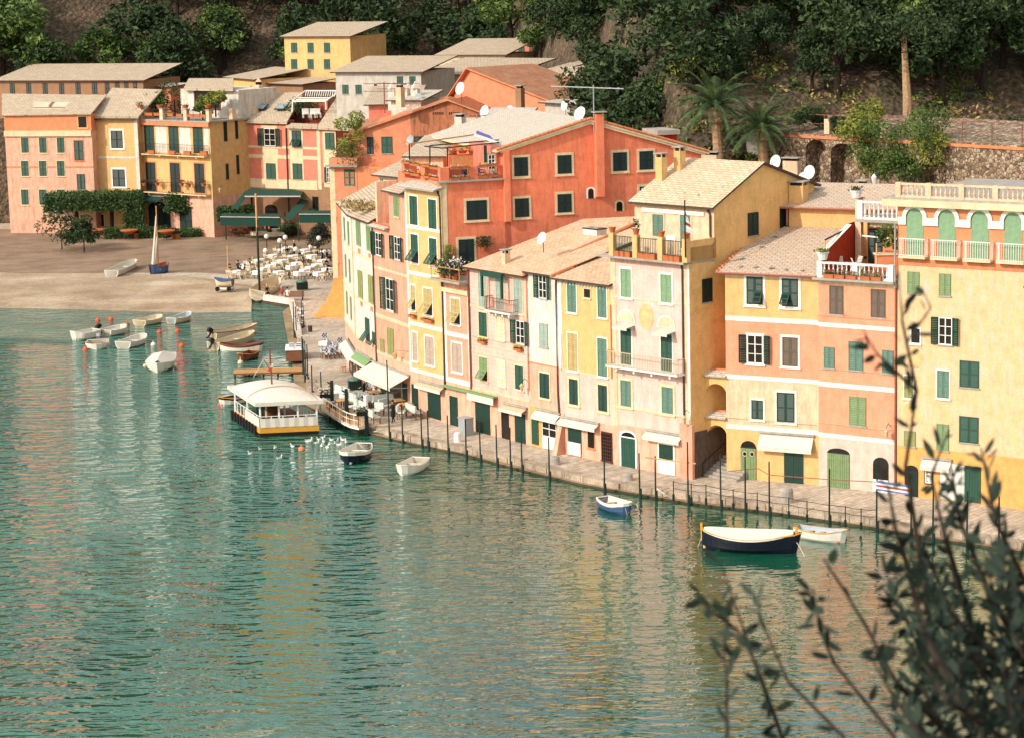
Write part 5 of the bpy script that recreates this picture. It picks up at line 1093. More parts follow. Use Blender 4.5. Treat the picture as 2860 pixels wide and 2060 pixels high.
# ------------------------------------------------------------------ far row behind the plaza
def farhouse(label, x0, x1, yb, ytop, lp, sl, zones, mats, depth=12, zb=1.0):
    b = facade('house', label, ((x0+x1)/2, yb), lp, sl, 0, zb=zb); u0, u1 = b.u(S0(x0, (yb+ytop)/2)), b.u(S0(x1, (yb+ytop)/2)); xm = (x0+x1)/2
    zs = [-.3]+[b.z(S0(xm, y)) for y in zones]+[b.z(S0(xm, ytop))]; body(b, u0, u1, zs, mats, depth); b.u0, b.u1, b.zt = u0, u1, zs[-1]; return b
# left neighbour outside
F = farhouse('orange and yellow house at the left end of the plaza row', 20, 262, 652, 319, (250,480), .0, [462, 368], ['peach', 'peach', 'orange'])
rq(F, [[(S0(5,322),-.4), (A_(130,480),-.4), (A_(370,195),5), (S0(5,262),5)]], 'slate')
win(F, A_, -60,525,65,690, 'glass_and_dark', 'w', 'yellow', .15); win(F, A_, -120,890,15,1190, 'green_dark', 'c', 'terracotta_trim', .12); win(F, A_, -80,1400,40,1634, 'green_dark', 'c'); band(F, F.u0, F.u1, F.z(A_(80,1305)), F.z(A_(80,1280)), 'terracotta_trim'); band(F, F.u0, F.u1, F.z(A_(80,820)), F.z(A_(80,735)), 'trim_cream', .3)
for xx in (60, 110, 160): 
    for yy in (385, 450, 530): win(F, S0, xx, yy, xx+20, yy+42, 'green', 'c', 'trim_cream', .1)
F = farhouse('yellow house with white painted corners and window surrounds facing the plaza', 262, 388, 650, 331, (330,441), .008, [], ['yellow'])
rq(F, [[(A_(125,522),-.5), (A_(850,525),-.5), (A_(1215,110),6), (A_(455,85),6)]], 'slate', .25)
for (x0, x1) in ((262, 270), (379, 389)): band(F, F.u(S0(x0,450)), F.u(S0(x1,450)), 0, F.zt, 'white_wall', .04)
band(F, F.u0, F.u1, F.z(A_(540,1162)), F.z(A_(540,1130)), 'white_wall', .05); win(F, A_, 438,738,615,1003, 'green_black', 'c', 'trim_white', .28); win(F, A_, 465,1328,650,1588, 'green_black', 'c', 'trim_white', .28)
g = MB(); g.box(F.u0-.3, F.u1, -.6, -.4, F.zt-.25, F.zt-.05, 'dark_pipe'); F.put(g, 'gutter'); pipe(F, [(F.u0, F.zt-.3), (F.u0+.4, F.zt-2.8), (F.u0-.5, F.zt-3)], .12, 'dark_pipe')
for x0 in (70, 240): win(F, G_, x0, 380, x0+90, 560, 'white_paint', 'w', 'white_paint', .1)
F = fl2 = farhouse('yellow house with two iron balconies, painted panels and rooftop garden', 388, 592, 655, 340, (490,335), .035, [545], ['peach', 'yellow'], 14)
L2_ = F.u1-F.u0
for a_, c_ in ((1120,1285), (1480,1650), (1855,1925)): band(F, F.u(A_(a_,850)), F.u(A_(c_,850)), F.z(A_(1300,1075)), F.z(A_(1300,625)), 'white_wall', .03)
for i, x in enumerate((950, 1320, 1690)): win(F, A_, x,660+i*8,x+150,1062+i*10, 'green_dark', 'c', 'yellow_deep', .2, nm='balcony_door', sill=False); win(F, A_, x+25,1222+i*9,x+170,1660+i*12, 'green_black', 'c', 'terracotta_trim', .2, nm='balcony_door', sill=False)
g = MB(); g.box(F.u0-.2, F.u1+.2, -.45, 0, F.zt-.6, F.zt, 'terracotta_trim'); g.box(F.u0-.2, F.u1+.4, -.5, 14, F.zt, F.zt+.2, 'slab_grey'); F.put(g, 'cornice')
for (ya, t) in ((1090, A_), (38, G_)):
    z = F.z(t(1400, ya+20), -.8); balcony(F, F.u0-.3 if t is A_ else F.u0+1, F.u1-.4, z, .9, 1.5, 'trim_cream', 'dark_iron', n=46)
g = MB(); xs = [F.u(A_(x, 450), -.1) for x in (880, 1210, 1573, 1915)]
for x in xs: g = MB(); g.box(x-.32, x+.32, -.3, .3, F.zt+.2, F.zt+1.7, 'cream'); g.box(x-.4, x+.4, -.38, .38, F.zt+1.7, F.zt+1.85, 'slab_grey'); F.put(g, 'parapet_pier')
for y in (4.5, 9): g = MB(); g.box(F.u1-.5, F.u1+.2, y-.3, y+.3, F.zt+.2, F.zt+1.7, 'cream'); F.put(g, 'parapet_pier')
g = MB(); railing(g, (xs[0],0,F.zt+.3), (xs[3],0,F.zt+.3), 1.3, 'dark_iron', 50, .03); F.put(g, 'roof_railing')
u1 = F.u1; FL2Z = F.zt; FS = F.face(u1, 0, pi/2)
for (x0, y0, x1, y1, t) in ((-30,600,20,900,B_), (145,570,185,860,B_), (165,1110,205,1400,B_), (5,1240,45,1480,B_)): win(FS, t, x0,y0,x1,y1, 'green_black', 'c', None)
g = MB(); g.box(F.u0+3, F.u1-.3, 6, 13.5, F.zt, F.z(A_(1800,110), 6), 'white_wall'); F.put(g, 'roof_room')
rq(F, [[(A_(1540,95),5.2), (A_(2290,105),5.2), (A_(2300,-60),10), (A_(1620,-60),10)]], 'slate', .3); win(F, A_, 1720,150,2080,390, 'green_black', 'g', 'brown_paint', .25, y=5.95, nm='terrace_door', sill=False)
F2 = block('house', 'tall ochre house with paired arched windows behind the balcony house', B_, 30, -60, 470, 500, 352, .1, 'yellow_side', 8, 'slate', 1.2, wins=((250,110,280,250), (290,100,320,245), (380,60,415,250)), wm='green_black')
block('house', 'brown house with tall shutters at the top left of the village', A_, -1300, -30, 930, 250, 356, .0, 'brownwall', 10, 'slate', 2, wins=((-1100,20,-1030,185), (-850,20,-780,185), (-600,20,-530,185), (-350,20,-280,185), (-100,10,-30,185), (150,10,225,185), (345,5,410,180), (500,0,565,170), (640,0,700,170), (780,0,830,160)), wm='green_black')
block('house', 'small salmon rooftop room between slate roof and garden', A_, 1030, 60, 1340, 140, 353, .02, 'panel_salmon', 4, 'slate_pale', .3)
# pink and cream house
F = pkh = farhouse('pink house with cream painted borders, notched roof terrace and green shutters on the plaza', 675, 935, 655, 350, (800,356), .025, [508], ['brownwall', 'pink_stucco'], 15)  # brown lower storey paints in the dark restaurant interior under the awnings
P = lambda x, y: F.uz(B_(x, y))
g = MB()
for (x0, y0, x1, y1) in ((245,610,325,1634), (1400,720,1450,1634), (320,975,1400,1010), (330,1110,1400,1165), (330,1480,1400,1620), (560,1010,800,1110), (580,1160,800,1480), (985,1020,1190,1480), (550,660,790,975), (970,705,1180,985), (1490,745,1690,1600)):
    a_, c_ = F.uz(B_((x0+x1)/2, y1)), F.uz(B_((x0+x1)/2, y0)); g.box(F.u(B_(x0,(y0+y1)/2)), F.u(B_(x1,(y0+y1)/2)), -.04-random.random()*.02, 0, a_[1], c_[1], 'trim_cream')
F.put(g, 'painted_border')
win(F, B_, 590,705,760,970, 'green_dark', 'o', None, y=-.07); win(F, B_, 1010,738,1150,985, 'green_dark', 'p', None, y=-.07); win(F, B_, 1518,770,1655,1018, 'green', 'c', None, y=-.07); win(F, B_, 620,1235,762,1472, 'green', 'c', None, y=-.07); win(F, B_, 1025,1238,1165,1478, 'green', 'c', None, y=-.07); win(F, B_, 1540,1295,1600,1530, 'green', 'o', None, y=-.07)
rq(F, [[(B_(215,592),-.5), (B_(930,610),-.5), (B_(1190,150),7.5), (B_(455,165),7.5)], [(B_(1385,690),-.5), (B_(2050,720),-.5), (B_(2400,170),8), (B_(1750,135),8)], [(B_(905,670),-.6), (B_(1390,685),-.6), (B_(1400,640),.4), (B_(1000,620),.4)]], 'slate', .28)
g = MB(); a_ = F.uz(B_(1300,440), 5); g.box(F.u(B_(1040,440), 5), F.u(B_(1560,440), 5), 5, 5.4, F.z(B_(1300,600), 5)-1, F.z(B_(1300,290), 5), 'brickpink'); F.put(g, 'terrace_wall')
for x0 in (512, 820):
    u, z = F.uz(B_(x0+60, 380), 3); g = MB(); g.box(-.9,.9,-.7,.7,0,.12,'dark_iron'); g.box(-.75,.75,-.55,.55,.12,.16,'skylight'); F.put(g, 'skylight', u, z, 2.6, (radians(28), 0, F.da))
g = MB()
def sg(x0, y0, ya, x1, y1, yb, w=.14, m='white_paint'):
    a, c = F.uz(B_(x0, y0), ya), F.uz(B_(x1, y1), yb); g.bar((a[0], ya, a[1]), (c[0], yb, c[1]), w, m)
sg(1020,290,.5,1525,290,.5); sg(1525,290,.5,1530,420,.5); sg(1020,290,.5,1015,460,.5); sg(1020,290,.5,1215,130,7); sg(1525,290,.5,1745,130,7); sg(1215,130,7,1745,130,7); sg(1110,240,2,1590,240,2); sg(1080,268,1,1560,268,1)
for i in range(15): x = 1230+i*34; sg(x,135,7,x-18,215,3.5, .1)
F.put(g, 'pergola'); pipe(F, [(F.u(B_(925,700)), F.zt-.4), (F.u(B_(955,1600)), 3)], .1, 'dark_pipe')
for x, y, yy in ((420,320,2.5), (510,190,4.5)):
    u, z = F.uz(B_(x, y+20), yy); g = MB(); g.box(-.45,.45,-.45,.45,-1,1.6,'cream'); g.box(-.3,.3,-.3,.3,1.6,2,'glass_and_dark'); g._lathe([(.6,2.0),(.02,2.6)], 'cream', 4); F.put(g, 'chimney', u, z, yy)
PKHF = F
# ================================================================== HILL, TREES, GARDEN
def mat_rock():
    m, n, l, b = newmat('rock'); v = coords(n, l); f = noise(n, l, v, .16, 6, .7); g = noise(n, l, v, 1.5, 6, .75)
    vo = n.new('ShaderNodeTexVoronoi'); vo.inputs['Scale'].default_value = 1.8; l.new(v, vo.inputs['Vector'])
    col = ramp(n, l, g, [(.3, lin('33281f', .6)), (.48, lin('6d5844', .6)), (.6, lin('94795f', .65)), (.75, lin('b79d80', .7))])
    col = mixc(n, l, col, lin('39442a', .6), ramp(n, l, f, [(.44, (0, 0, 0, 1)), (.66, (.75, .75, .75, 1))]))
    l.new(col, b.inputs['Base Color']); b.inputs['Roughness'].default_value = 1; bump(n, l, b, vo.outputs['Distance'], .35, 1.0)
    m, n, l, b = newmat('rubble'); v = coords(n, l); g = noise(n, l, v, .9, 5, .7)
    vo = n.new('ShaderNodeTexVoronoi'); vo.inputs['Scale'].default_value = 3.2; l.new(v, vo.inputs['Vector']); vo2 = n.new('ShaderNodeTexVoronoi'); vo2.feature = 'DISTANCE_TO_EDGE'; vo2.inputs['Scale'].default_value = 3.2; l.new(v, vo2.inputs['Vector'])
    hs = n.new('ShaderNodeSeparateColor'); l.new(vo.outputs['Color'], hs.inputs[0])
    col = ramp(n, l, hs.outputs[0], [(.1, lin('7d6752', .8)), (.5, lin('ab9177', .85)), (.9, lin('cdb89d', .85))])
    col = mixc(n, l, lin('4d3f33', .8), col, ramp(n, l, vo2.outputs['Distance'], [(.02, (0, 0, 0, 1)), (.09, (1, 1, 1, 1))]))
    col = mixc(n, l, col, ramp(n, l, g, [(.3, (.6, .58, .55, 1)), (.7, (1.15, 1.15, 1.15, 1))]), 1.0, 'MULTIPLY')
    l.new(col, b.inputs['Base Color']); b.inputs['Roughness'].default_value = 1; bump(n, l, b, vo2.outputs['Distance'], .12, 1.0)
mat_rock()
from mathutils import noise as mn
def start(x):
    if x > 16: return 211
    if x > -4: return 211+(16-x)/20*150
    return 361
def hill(x, y):
    s = start(x); d = y-s
    if d < -7: return -3
    base = 18 if x > 16 else (18-(16-x)/20*10 if x > -4 else 8)
    if d < 0: return -3+(base+3)*((d+7)/7)**1.2
    hgt = base+min(d, 11)*.82+max(0, d-11)*.36
    if x < -4: hgt = base+min(d, 40)*.75+max(0, d-40)*.3
    return hgt+mn.noise(Vector((x*.13, y*.13, 0)))*1.3*min(1, d/6)+mn.noise(Vector((x*.5, y*.5, 3)))*.45*min(1, d/4)
mb = MB(); xs = [-260+i*3.0 for i in range(60)]+[-80+i*1.6 for i in range(50)]+[0+i*.75 for i in range(130)]+[97.5+i*4 for i in range(28)]
ys = [198+i*.75 for i in range(70)]+[250.5+i*3 for i in range(60)]+[430+i*14 for i in range(14)]
k = mb.mat('rock')
for y in ys:
    for x in xs: mb.v.append((x+random.uniform(-.2,.2), y+random.uniform(-.2,.2), hill(x, y)))
nx = len(xs)
for j in range(len(ys)-1):
    for i in range(nx-1): mb.f.append((j*nx+i, j*nx+i+1, (j+1)*nx+i+1, (j+1)*nx+i)); mb.mi.append(k)
mb.build('hill', kind='structure', smooth=True)
# undergrowth on the slope
mb = MB()
def spot():
    while True:
        x, y = random.uniform(8, 75), random.uniform(212, 262)
        if mn.noise(Vector((x*.16, y*.16, 7))) > -.12 and y > start(x): return x, y
cl = [spot() for _ in range(1500)]
for i in range(1500):
    x, y = cl[i]; r = random.uniform(.35, 1.1); z = hill(x, y)
    leaves(mb, 26, lambda: (x+random.gauss(0, r*.6), y+random.gauss(0, r*.6), z+abs(random.gauss(0, r*.55))), .22, random.choice(('leaf_dark', 'leaf_mid', 'leaf_mid', 'leaf_yellow', 'leaf_straw')))
tag(mb.build('undergrowth'), 'mixed scrub and weeds on the rocky slope behind the houses', 'scrub', kind='stuff')
# rubble retaining wall with arched niches
Aw = dp(2140, 440, 213.5); wl_ = bld_at('retaining_wall', 'rubble stone retaining wall with deep arched niches below the garden', 'wall', Vector((Aw.x, Aw.y, 14)), linedir((2330, 380), .055), 30); F = wl_
u = lambda t, x, y: F.uz(t(x, y)); ztop = F.z(F_(300,800)); uend = 32
niches = []
for (x0, x1, yt, ys_) in ((110,420,875,1030), (490,850,930,1090), (1830,2250,1150,1290)):
    u0, u1 = F.u(F_(x0,1100)), F.u(F_(x1,1100)); niches.append((u0, u1, F.z(F_((x0+x1)/2,yt)), F.z(F_((x0+x1)/2,ys_))))
g = MB(); u_prev = 0; z0 = -1
for (a, c, zt_, zs_) in niches:
    g.poly([(u_prev,0,z0),(a,0,z0),(a,0,ztop),(u_prev,0,ztop)], 'rubble'); n = 10; r = (c-a)/2
    arc = [(a+r-r*cos(pi*i/n), zs_+(zt_-zs_)*sin(pi*i/n)) for i in range(n+1)]
    for p, q in zip(arc, arc[1:]): g.poly([(p[0],0,p[1]),(q[0],0,q[1]),(q[0],0,ztop),(p[0],0,ztop)], 'rubble'); g.poly([(q[0],0,q[1]),(p[0],0,p[1]),(p[0],1.6,p[1]),(q[0],1.6,q[1])], 'rubble')
    g.poly([(a,0,z0),(a,1.6,z0),(a,1.6,zs_),(a,0,zs_)], 'rubble'); g.poly([(c,1.6,z0),(c,0,z0),(c,0,zs_),(c,1.6,zs_)], 'rubble'); g.poly([(a,1.6,z0),(c,1.6,z0),(c,1.6,zt_),(a,1.6,zt_)], 'rubble'); u_prev = c
g.poly([(u_prev,0,z0),(uend,0,z0),(uend,0,ztop),(u_prev,0,ztop)], 'rubble'); g.poly([(0,0,ztop),(uend,0,ztop),(uend,9,ztop+1.2),(0,9,ztop+1.2)], 'rubble'); g.poly([(0,3,z0),(0,0,z0),(0,0,ztop),(0,3,ztop)], 'rubble')
F.put(g, 'stonework'); g = MB(); g.box(0, uend, -.12, .1, ztop-.35, ztop-.1, 'terracotta_trim'); F.put(g, 'brick_course')
g = MB(); 
for i in range(9): q = on(F, (0,0), 0); 
rl = thing('garden_railing', 'rusty iron railing along the garden terrace above the arches', 'railing', F.root.location, F.a); g = MB()
for i in range(10): g.bar((i*3.1+.4,.6,ztop),(i*3.1+.4,.6,ztop+1.7), .06, 'rust_pipe')
g.bar((.4,.6,ztop+1.7),(28.3,.6,ztop+1.7), .06, 'rust_pipe'); g.bar((.4,.6,ztop+.9),(28.3,.6,ztop+.9), .04, 'rust_pipe'); g.build('rail', rl)
for (x, y) in ((465,560), (820,600), (1320,680)):
    u_, z_ = F.uz(F_(x,y), .5); g = MB(); g.box(-.3,.3,-.3,.3,-1.3,0,'cream'); o = g.build('garden_pillar', None, on(F, F_(x,y), .5), F.a); tag(o, 'pale stone garden pillar %s' % ('beside the low wall on the left of the terrace' if x < 500 else 'carrying a terracotta urn' if x < 900 else 'half hidden by climbing plants'), 'pillar')
p = on(F, F_(825,600), .5); pot('urn', 'terracotta urn on the garden pillar above the second arch', p, .28, .7, None)
g = MB(); P = [dp(*E_(*q), 213) for q in ((1380,820),(1600,850),(1650,1200),(1400,1060))]
tag(MB.build((lambda m_: (m_.poly([(v.x,v.y,v.z) for v in P], 'greyplaster'), m_.poly([(v.x,v.y+.6,v.z) for v in P], 'greyplaster'), [m_.poly([(P[i].x,P[i].y,P[i].z),(P[(i+1)%4].x,P[(i+1)%4].y,P[(i+1)%4].z),(P[(i+1)%4].x,P[(i+1)%4].y+.6,P[(i+1)%4].z),(P[i].x,P[i].y+.6,P[i].z)], 'greyplaster') for i in range(4)], m_)[-1])(MB()), 'garden_wall'), 'broken piece of pale plastered wall beside the right palm', 'wall')
# crowns used again and again
def tree(name, label, p, crown, th, tr=.22, group=None, cat='tree', lean=0, limbs=4, cz=.0, ch=2.5):
    t = thing(name, label, cat, p, random.uniform(0, 6), group); g = MB()
    g.tube([(0,0,-1), (lean*.3,0,th*.4), (lean,0,th)], [tr*1.3, tr, tr*.6], 'bark', 7)
    for i in range(limbs): a = 2*pi*i/limbs+.4; g.tube([(lean*.8,0,th*.8), (lean+cos(a)*ch*.4, sin(a)*ch*.4, th+ch*.4), (lean+cos(a)*ch*.75, sin(a)*ch*.75, th+ch*.8)], [tr*.5, tr*.3, tr*.12], 'bark', 5)
    g.build('trunk', t); crown.build('crown', t, (lean, 0, th+cz)); return t
protos = []
for i, (r, hz, m) in enumerate(((3.4,3.0,'leaf_dark'), (3.0,3.6,'leaf_dark'), (2.8,2.2,'leaf_mid'), (3.6,2.6,'leaf_dark'), (2.4,2.2,'leaf_yellow'), (3.2,3.2,'leaf_mid'))):
    protos.append(lambda r=r, hz=hz, m=m: crown_mesh(r, hz, 2600, .24, m, 16))
KL = ['dense dark evergreen tree in the hillside wood', 'tall dark evergreen tree in the hillside wood', 'lighter green tree in the hillside wood', 'broad dark evergreen tree in the hillside wood', 'small yellowish green tree in the hillside wood', 'fresh green tree in the hillside wood']
base = {}
def wood(x, y, k, s):
    z = hill(x, y); p = (x, y, z-.3)
    if k not in base: base[k] = tree('tree', KL[k], p, protos[k](), 2.6, .25, 'trees of the hillside wood, kind %s' % ['dense','tall','light','broad','small','fresh'][k], cz=1.6); base[k].scale = (s,)*3
    else: copy_tree(base[k], p, random.uniform(0, 6), scale=(s, s, s*random.uniform(.85, 1.2)))
rn = random.Random(11)
for i in range(175):          # wood on the right-hand hill
    x = rn.uniform(-2, 80); y = start(x)+7.5+rn.random()**1.5*50
    if x < 16 and y < start(x)+11: continue
    wood(x, y, rn.choice((0,1,3,3,0,1,2,4,5)), rn.uniform(.7, 1.5))
for i in range(105):         # far hill above the village
    x = rn.uniform(-110, 30); y = rn.uniform(372, 430)
    wood(x, y, rn.choice((0,1,3,3,0,5,2)), rn.uniform(1.3, 2.2))
# the big dark tree behind the coral roof
for px, py, D, th, sc, k, lab in ((1745,240,232,5,1.55,0,'large dark ilex spreading over the yellow gabled house'), (1800,330,226,3,1.0,3,'dark ilex low behind the coral chimney'), (1650,215,245,5,1.1,1,'dark tree right behind the yellow house at the top'),
        (2280,250,228,3,1.0,2,'leafy tree above the left arch of the garden'), (2420,260,229,3,1.1,3,'dark tree between the bare shrubs and the pine trunk'), (2600,270,228,3,1.2,0,'dark tree right of the tall pine trunk'), (2190,290,226,3,.95,1,'dark tree right of the palms'), (1885,255,228,2.5,.8,2,'speckled green tree left of the palms')):
    p = dp(px, py, D); zz = hill(p.x, p.y)
    t = copy_tree(base[k], (p.x, p.y, p.z-4.6*sc), rn.uniform(0, 6), lab, scale=sc); t['group'] = ''; del t['group']
# tall pine
p = dp(*F_(1655,650), 216); q = dp(*F_(1640,10), 216); t = thing('pine_tree', 'tall pine with bare grey-brown trunk above the garden wall', 'tree', p); hh = q.z-p.z
g = MB(); g.tube([(0,0,-2),(0,0,hh*.5),((q.x-p.x),0,hh),(q.x-p.x-.3,0,hh+5)], [.55,.42,.36,.2], 'palm_bark', 9); g.build('trunk', t); crown_mesh(4.6, 2.0, 3000, .22, 'leaf_dark', 16).build('crown', t, (0, 0, hh+4.2))
def pct(name, label, px, t0, D, r, hz, n, size, m, dz=0, cat='shrub', stem=True, group=None):
    p = dp(*t0(*px), D); t = thing(name, label, cat, (p.x, p.y, p.z-hz*.9), 0, group); crown_mesh(r, hz, n, size, m, 14).build('foliage', t, (0, 0, hz*.9))
    if stem: g = MB(); g.tube([(0,0,-1.0),(.1,0,hz*.9)], [.12,.06], 'bark', 6); g.build('stem', t)
    return t
for px, py, r, hz, m, lab in ((1000,780,2.2,1.6,'leaf_yellow','yellowing climber heaped left over the garden wall'), (1250,980,2.6,2.4,'leaf_mid','great mass of climber hanging down the rubble wall'), (1450,1200,2.4,2.2,'leaf_mid','green climber filling the foot of the rubble wall'), (1130,1320,1.6,1.9,'leaf_yellow','yellow-green climber at the lower left of the wall'), (1600,1350,1.8,1.5,'leaf_mid','dark climber just above the lamp and roof ridge'), (1950,830,2.6,2.2,'leaf_mid','climber over the wall right of the pine'), (2050,1060,2.2,1.7,'leaf_yellow','climber hanging beside the third niche'), (1050,560,1.4,1.7,'leaf_yellow','upright golden shrub on the garden terrace'), (690,700,1.3,1.5,'leaf_dark','grey-green bush over the second arch'), (180,560,1.5,1.0,'leaf_dark','dark bush left above the first arch')):
    pct('climber', lab, (px, py), F_, on(wl_, F_(px, py), -.3 if py > 760 else 1.2).y, r, hz, 2300, .13, m, stem=False)
def palm(label, base_px, top_px, D, fl=4.4, n=46):
    p, q = dp(*base_px, D), dp(*top_px, D); t = thing('palm_tree', label, 'palm tree', (p.x, p.y, p.z-3)); h = q.z-p.z+3; dx = q.x-p.x; g = MB()
    N = 26; pts = []; rr = []
    for i in range(N): f = i/(N-1); pts.append((dx*f, 0, h*f)); rr.append((.5+.04*(i % 2))*(1-.18*f) if f < .82 else .62+.1*(i % 2))
    g.tube(pts, rr, 'palm_bark', 10); g.build('trunk', t); g = MB()
    for i in range(n):
        a = 2*pi*i*.618; el = 1.25-1.5*(i/n)+random.uniform(-.1, .1); L = fl*random.uniform(.85, 1.1); pts = []
        pos = Vector((dx, 0, h)); d = Vector((cos(a)*cos(el), sin(a)*cos(el), sin(el)))
        S_ = 9
        for s in range(S_+1): pts.append(pos.copy()); pos += d*L/S_; d = (d+Vector((0, 0, -.11-.015*s))).normalized()
        g.tube(pts, [.05-.004*s for s in range(S_+1)], 'leaf_palm', 4, False)
        sd_ = Vector((-sin(a), cos(a), 0)); kk = g.mat('leaf_palm')
        for s in range(1, 34):
            f = s/34*S_; i0 = min(int(f), S_-1); c = pts[i0].lerp(pts[i0+1], f-i0); tg = (pts[i0+1]-pts[i0]).normalized(); ll = .62*sin(pi*min(1, (s+4)/40))+.12
            for sg_ in (-1, 1):
                e = c+(sd_*sg_*.75+tg*.55+Vector((0, 0, -.28))).normalized()*ll; b0 = len(g.v); w_ = tg*.045; g.v += [tuple(c-w_), tuple(c+w_), tuple(e)]; g.f.append((b0, b0+1, b0+2)); g.mi.append(kk)
    g.build('fronds', t); return t
palm('taller palm tree standing left, its crown cut by the top edge', (2014,450), (1997,300), 212, 4.6); palm('shorter palm tree on the right beside the steps', (2140,455), (2125,360), 211, 4.0)
# ------------------------------------------------------------------ clipped trees, hedges and pots of the plaza
def boxleaves(name, label, p0, p1, dep, z0, z1, m='leaf_hedge', size=.2, n=2600, stems=(), group=None, cat='hedge', ragged=.15):
    ax = p1-p0; L = ax.length; t = thing(name, label, cat, (p0.x, p0.y, 0), atan2(ax.y, ax.x), group); g = MB()
    def f():
        s = random.random(); x, y, z = random.uniform(0, L), random.uniform(0, dep), random.uniform(z0, z1)
        if s < .4: z = z1+random.gauss(0, ragged)
        elif s < .8: y = random.gauss(0, ragged)
        elif s < .9: x = random.choice((0, L))+random.gauss(0, ragged)
        return (x, y, z)
    leaves(g, n, f, size, m); g.box(.25, L-.25, .25, dep-.25, z0+.25, z1-.25, 'leaf_dark'); g.build('foliage', t)
    for sx, r in stems: g = MB(); g.tube([(sx,dep*.5,0),(sx+.1,dep*.5,z0+.4)], r, 'bark', 6); g.build('trunk', t)
    return t
zz = lambda x, y, D: dp(x, y, D).z
D1 = gp(400, 668, 1).y
def hedge(label, x0, x1, yt, yb, D, dep, **k):
    p0, p1 = dp(x0, (yt+yb)/2, D), dp(x1, (yt+yb)/2, D); return boxleaves('hedge', label, p0, p1, dep, zz((x0+x1)/2, yb, D), zz((x0+x1)/2, yt, D), **k)
boxleaves('clipped_tree', 'flat-topped clipped tree canopy at the left of the plaza', dp(120,560,D1+3), dp(382,560,D1+3), 6, zz(300,592,D1+3), zz(300,545,D1+3), n=5200, stems=((9,.3),(15.5,.35),(4,.3)), cat='tree', group=None)
boxleaves('clipped_tree', 'clipped tree screen hanging in front of the balcony house', dp(462,570,D1+3), dp(600,570,D1+3), 3.5, zz(530,594,D1+3), zz(530,549,D1+3), n=3600, stems=((1.5,.2),(6.3,.2)), cat='tree', ragged=.3)
hedge('tall ivy clad screen between the two clipped trees', 345, 400, 552, 650, D1+2.5, 2, n=1800); hedge('ivy screen at the right end by the dark alley', 575, 602, 560, 660, D1+2.5, 1.6, n=1200)
hedge('low hedge along the left plaza edge', 290, 470, 640, 667, D1+.6, 1.6, n=1800, size=.16); hedge('low hedge right of the covered stand', 478, 560, 645, 668, D1+.6, 1.6, n=1200, size=.16)
hedge('clipped hedge left of the restaurant awnings', 606, 706, 583, 618, gp(700,680,1).y+4, 2.0, n=1800)
pct('bush', 'dark ragged conifer bush at the left edge of the plaza', (10,700), G_, gp(240,705,1).y, 2.2, 2.6, 2400, .2, 'leaf_dark', cat='bush'); pct('bush', 'large dark conifer bush outside the left edge', (-330,640), G_, gp(240,705,1).y+4, 3.0, 3.4, 2400, .2, 'leaf_dark', cat='bush')
pct('bush', 'round silvery bush beside the orange corner house', (1400,760), H_, gp(880,705,1).y+1, 2.2, 2.0, 2600, .13, 'leaf_olive', cat='bush'); pct('tree', 'grey-green tree between the awning and the orange corner house', (1400,130), H_, gp(880,660,1).y+3, 2.6, 2.0, 2600, .15, 'leaf_olive', cat='tree')
p0, p1 = gp(*H_(940,740), 1), gp(*H_(1300,610), 1); boxleaves('hedge', 'sloping dark hedge beside the restaurant tables', p0, p1, 1.4, 1.0, 2.6, n=1500, size=.16)
for i, (px, py, lab) in enumerate(((260,750,'wide terracotta bowl on an iron stand, left on the plaza'), (720,760,'wide terracotta bowl on an iron stand, middle of the plaza edge'), (1285,770,'wide terracotta bowl on an iron stand before the covered stand'))):
    p = gp(*G_(px, py), 1.0); t = thing('planter_bowl', lab, 'planter', p); g = MB(); g._lathe([(.35,.75),(1.15,1.25),(1.25,1.25),(1.25,1.4),(1.1,1.4)], 'terracotta', 14); g.build('bowl', t)
    g = MB(); g.bar((-.6,0,0),(.6,0,.8), .06, 'dark_iron'); g.bar((.6,0,0),(-.6,0,.8), .06, 'dark_iron'); g.bar((0,-.6,0),(0,.6,.8), .06, 'dark_iron'); g.bar((0,.6,0),(0,-.6,.8), .06, 'dark_iron'); g.build('stand', t)
for px, py in ((825,745,), (1390,755), (1450,757), (370,735)): pot('flowerpot', 'terracotta pot with small green shrub %s' % {825:'right of the middle bowl', 1390:'left of the pair by the right bowl', 1450:'right of the pair by the right bowl', 370:'beside the left bowl'}[px], gp(*G_(px, py), 1.0), .42, .8, 'leaf_dark', .8, .7, n=120, size=.13)
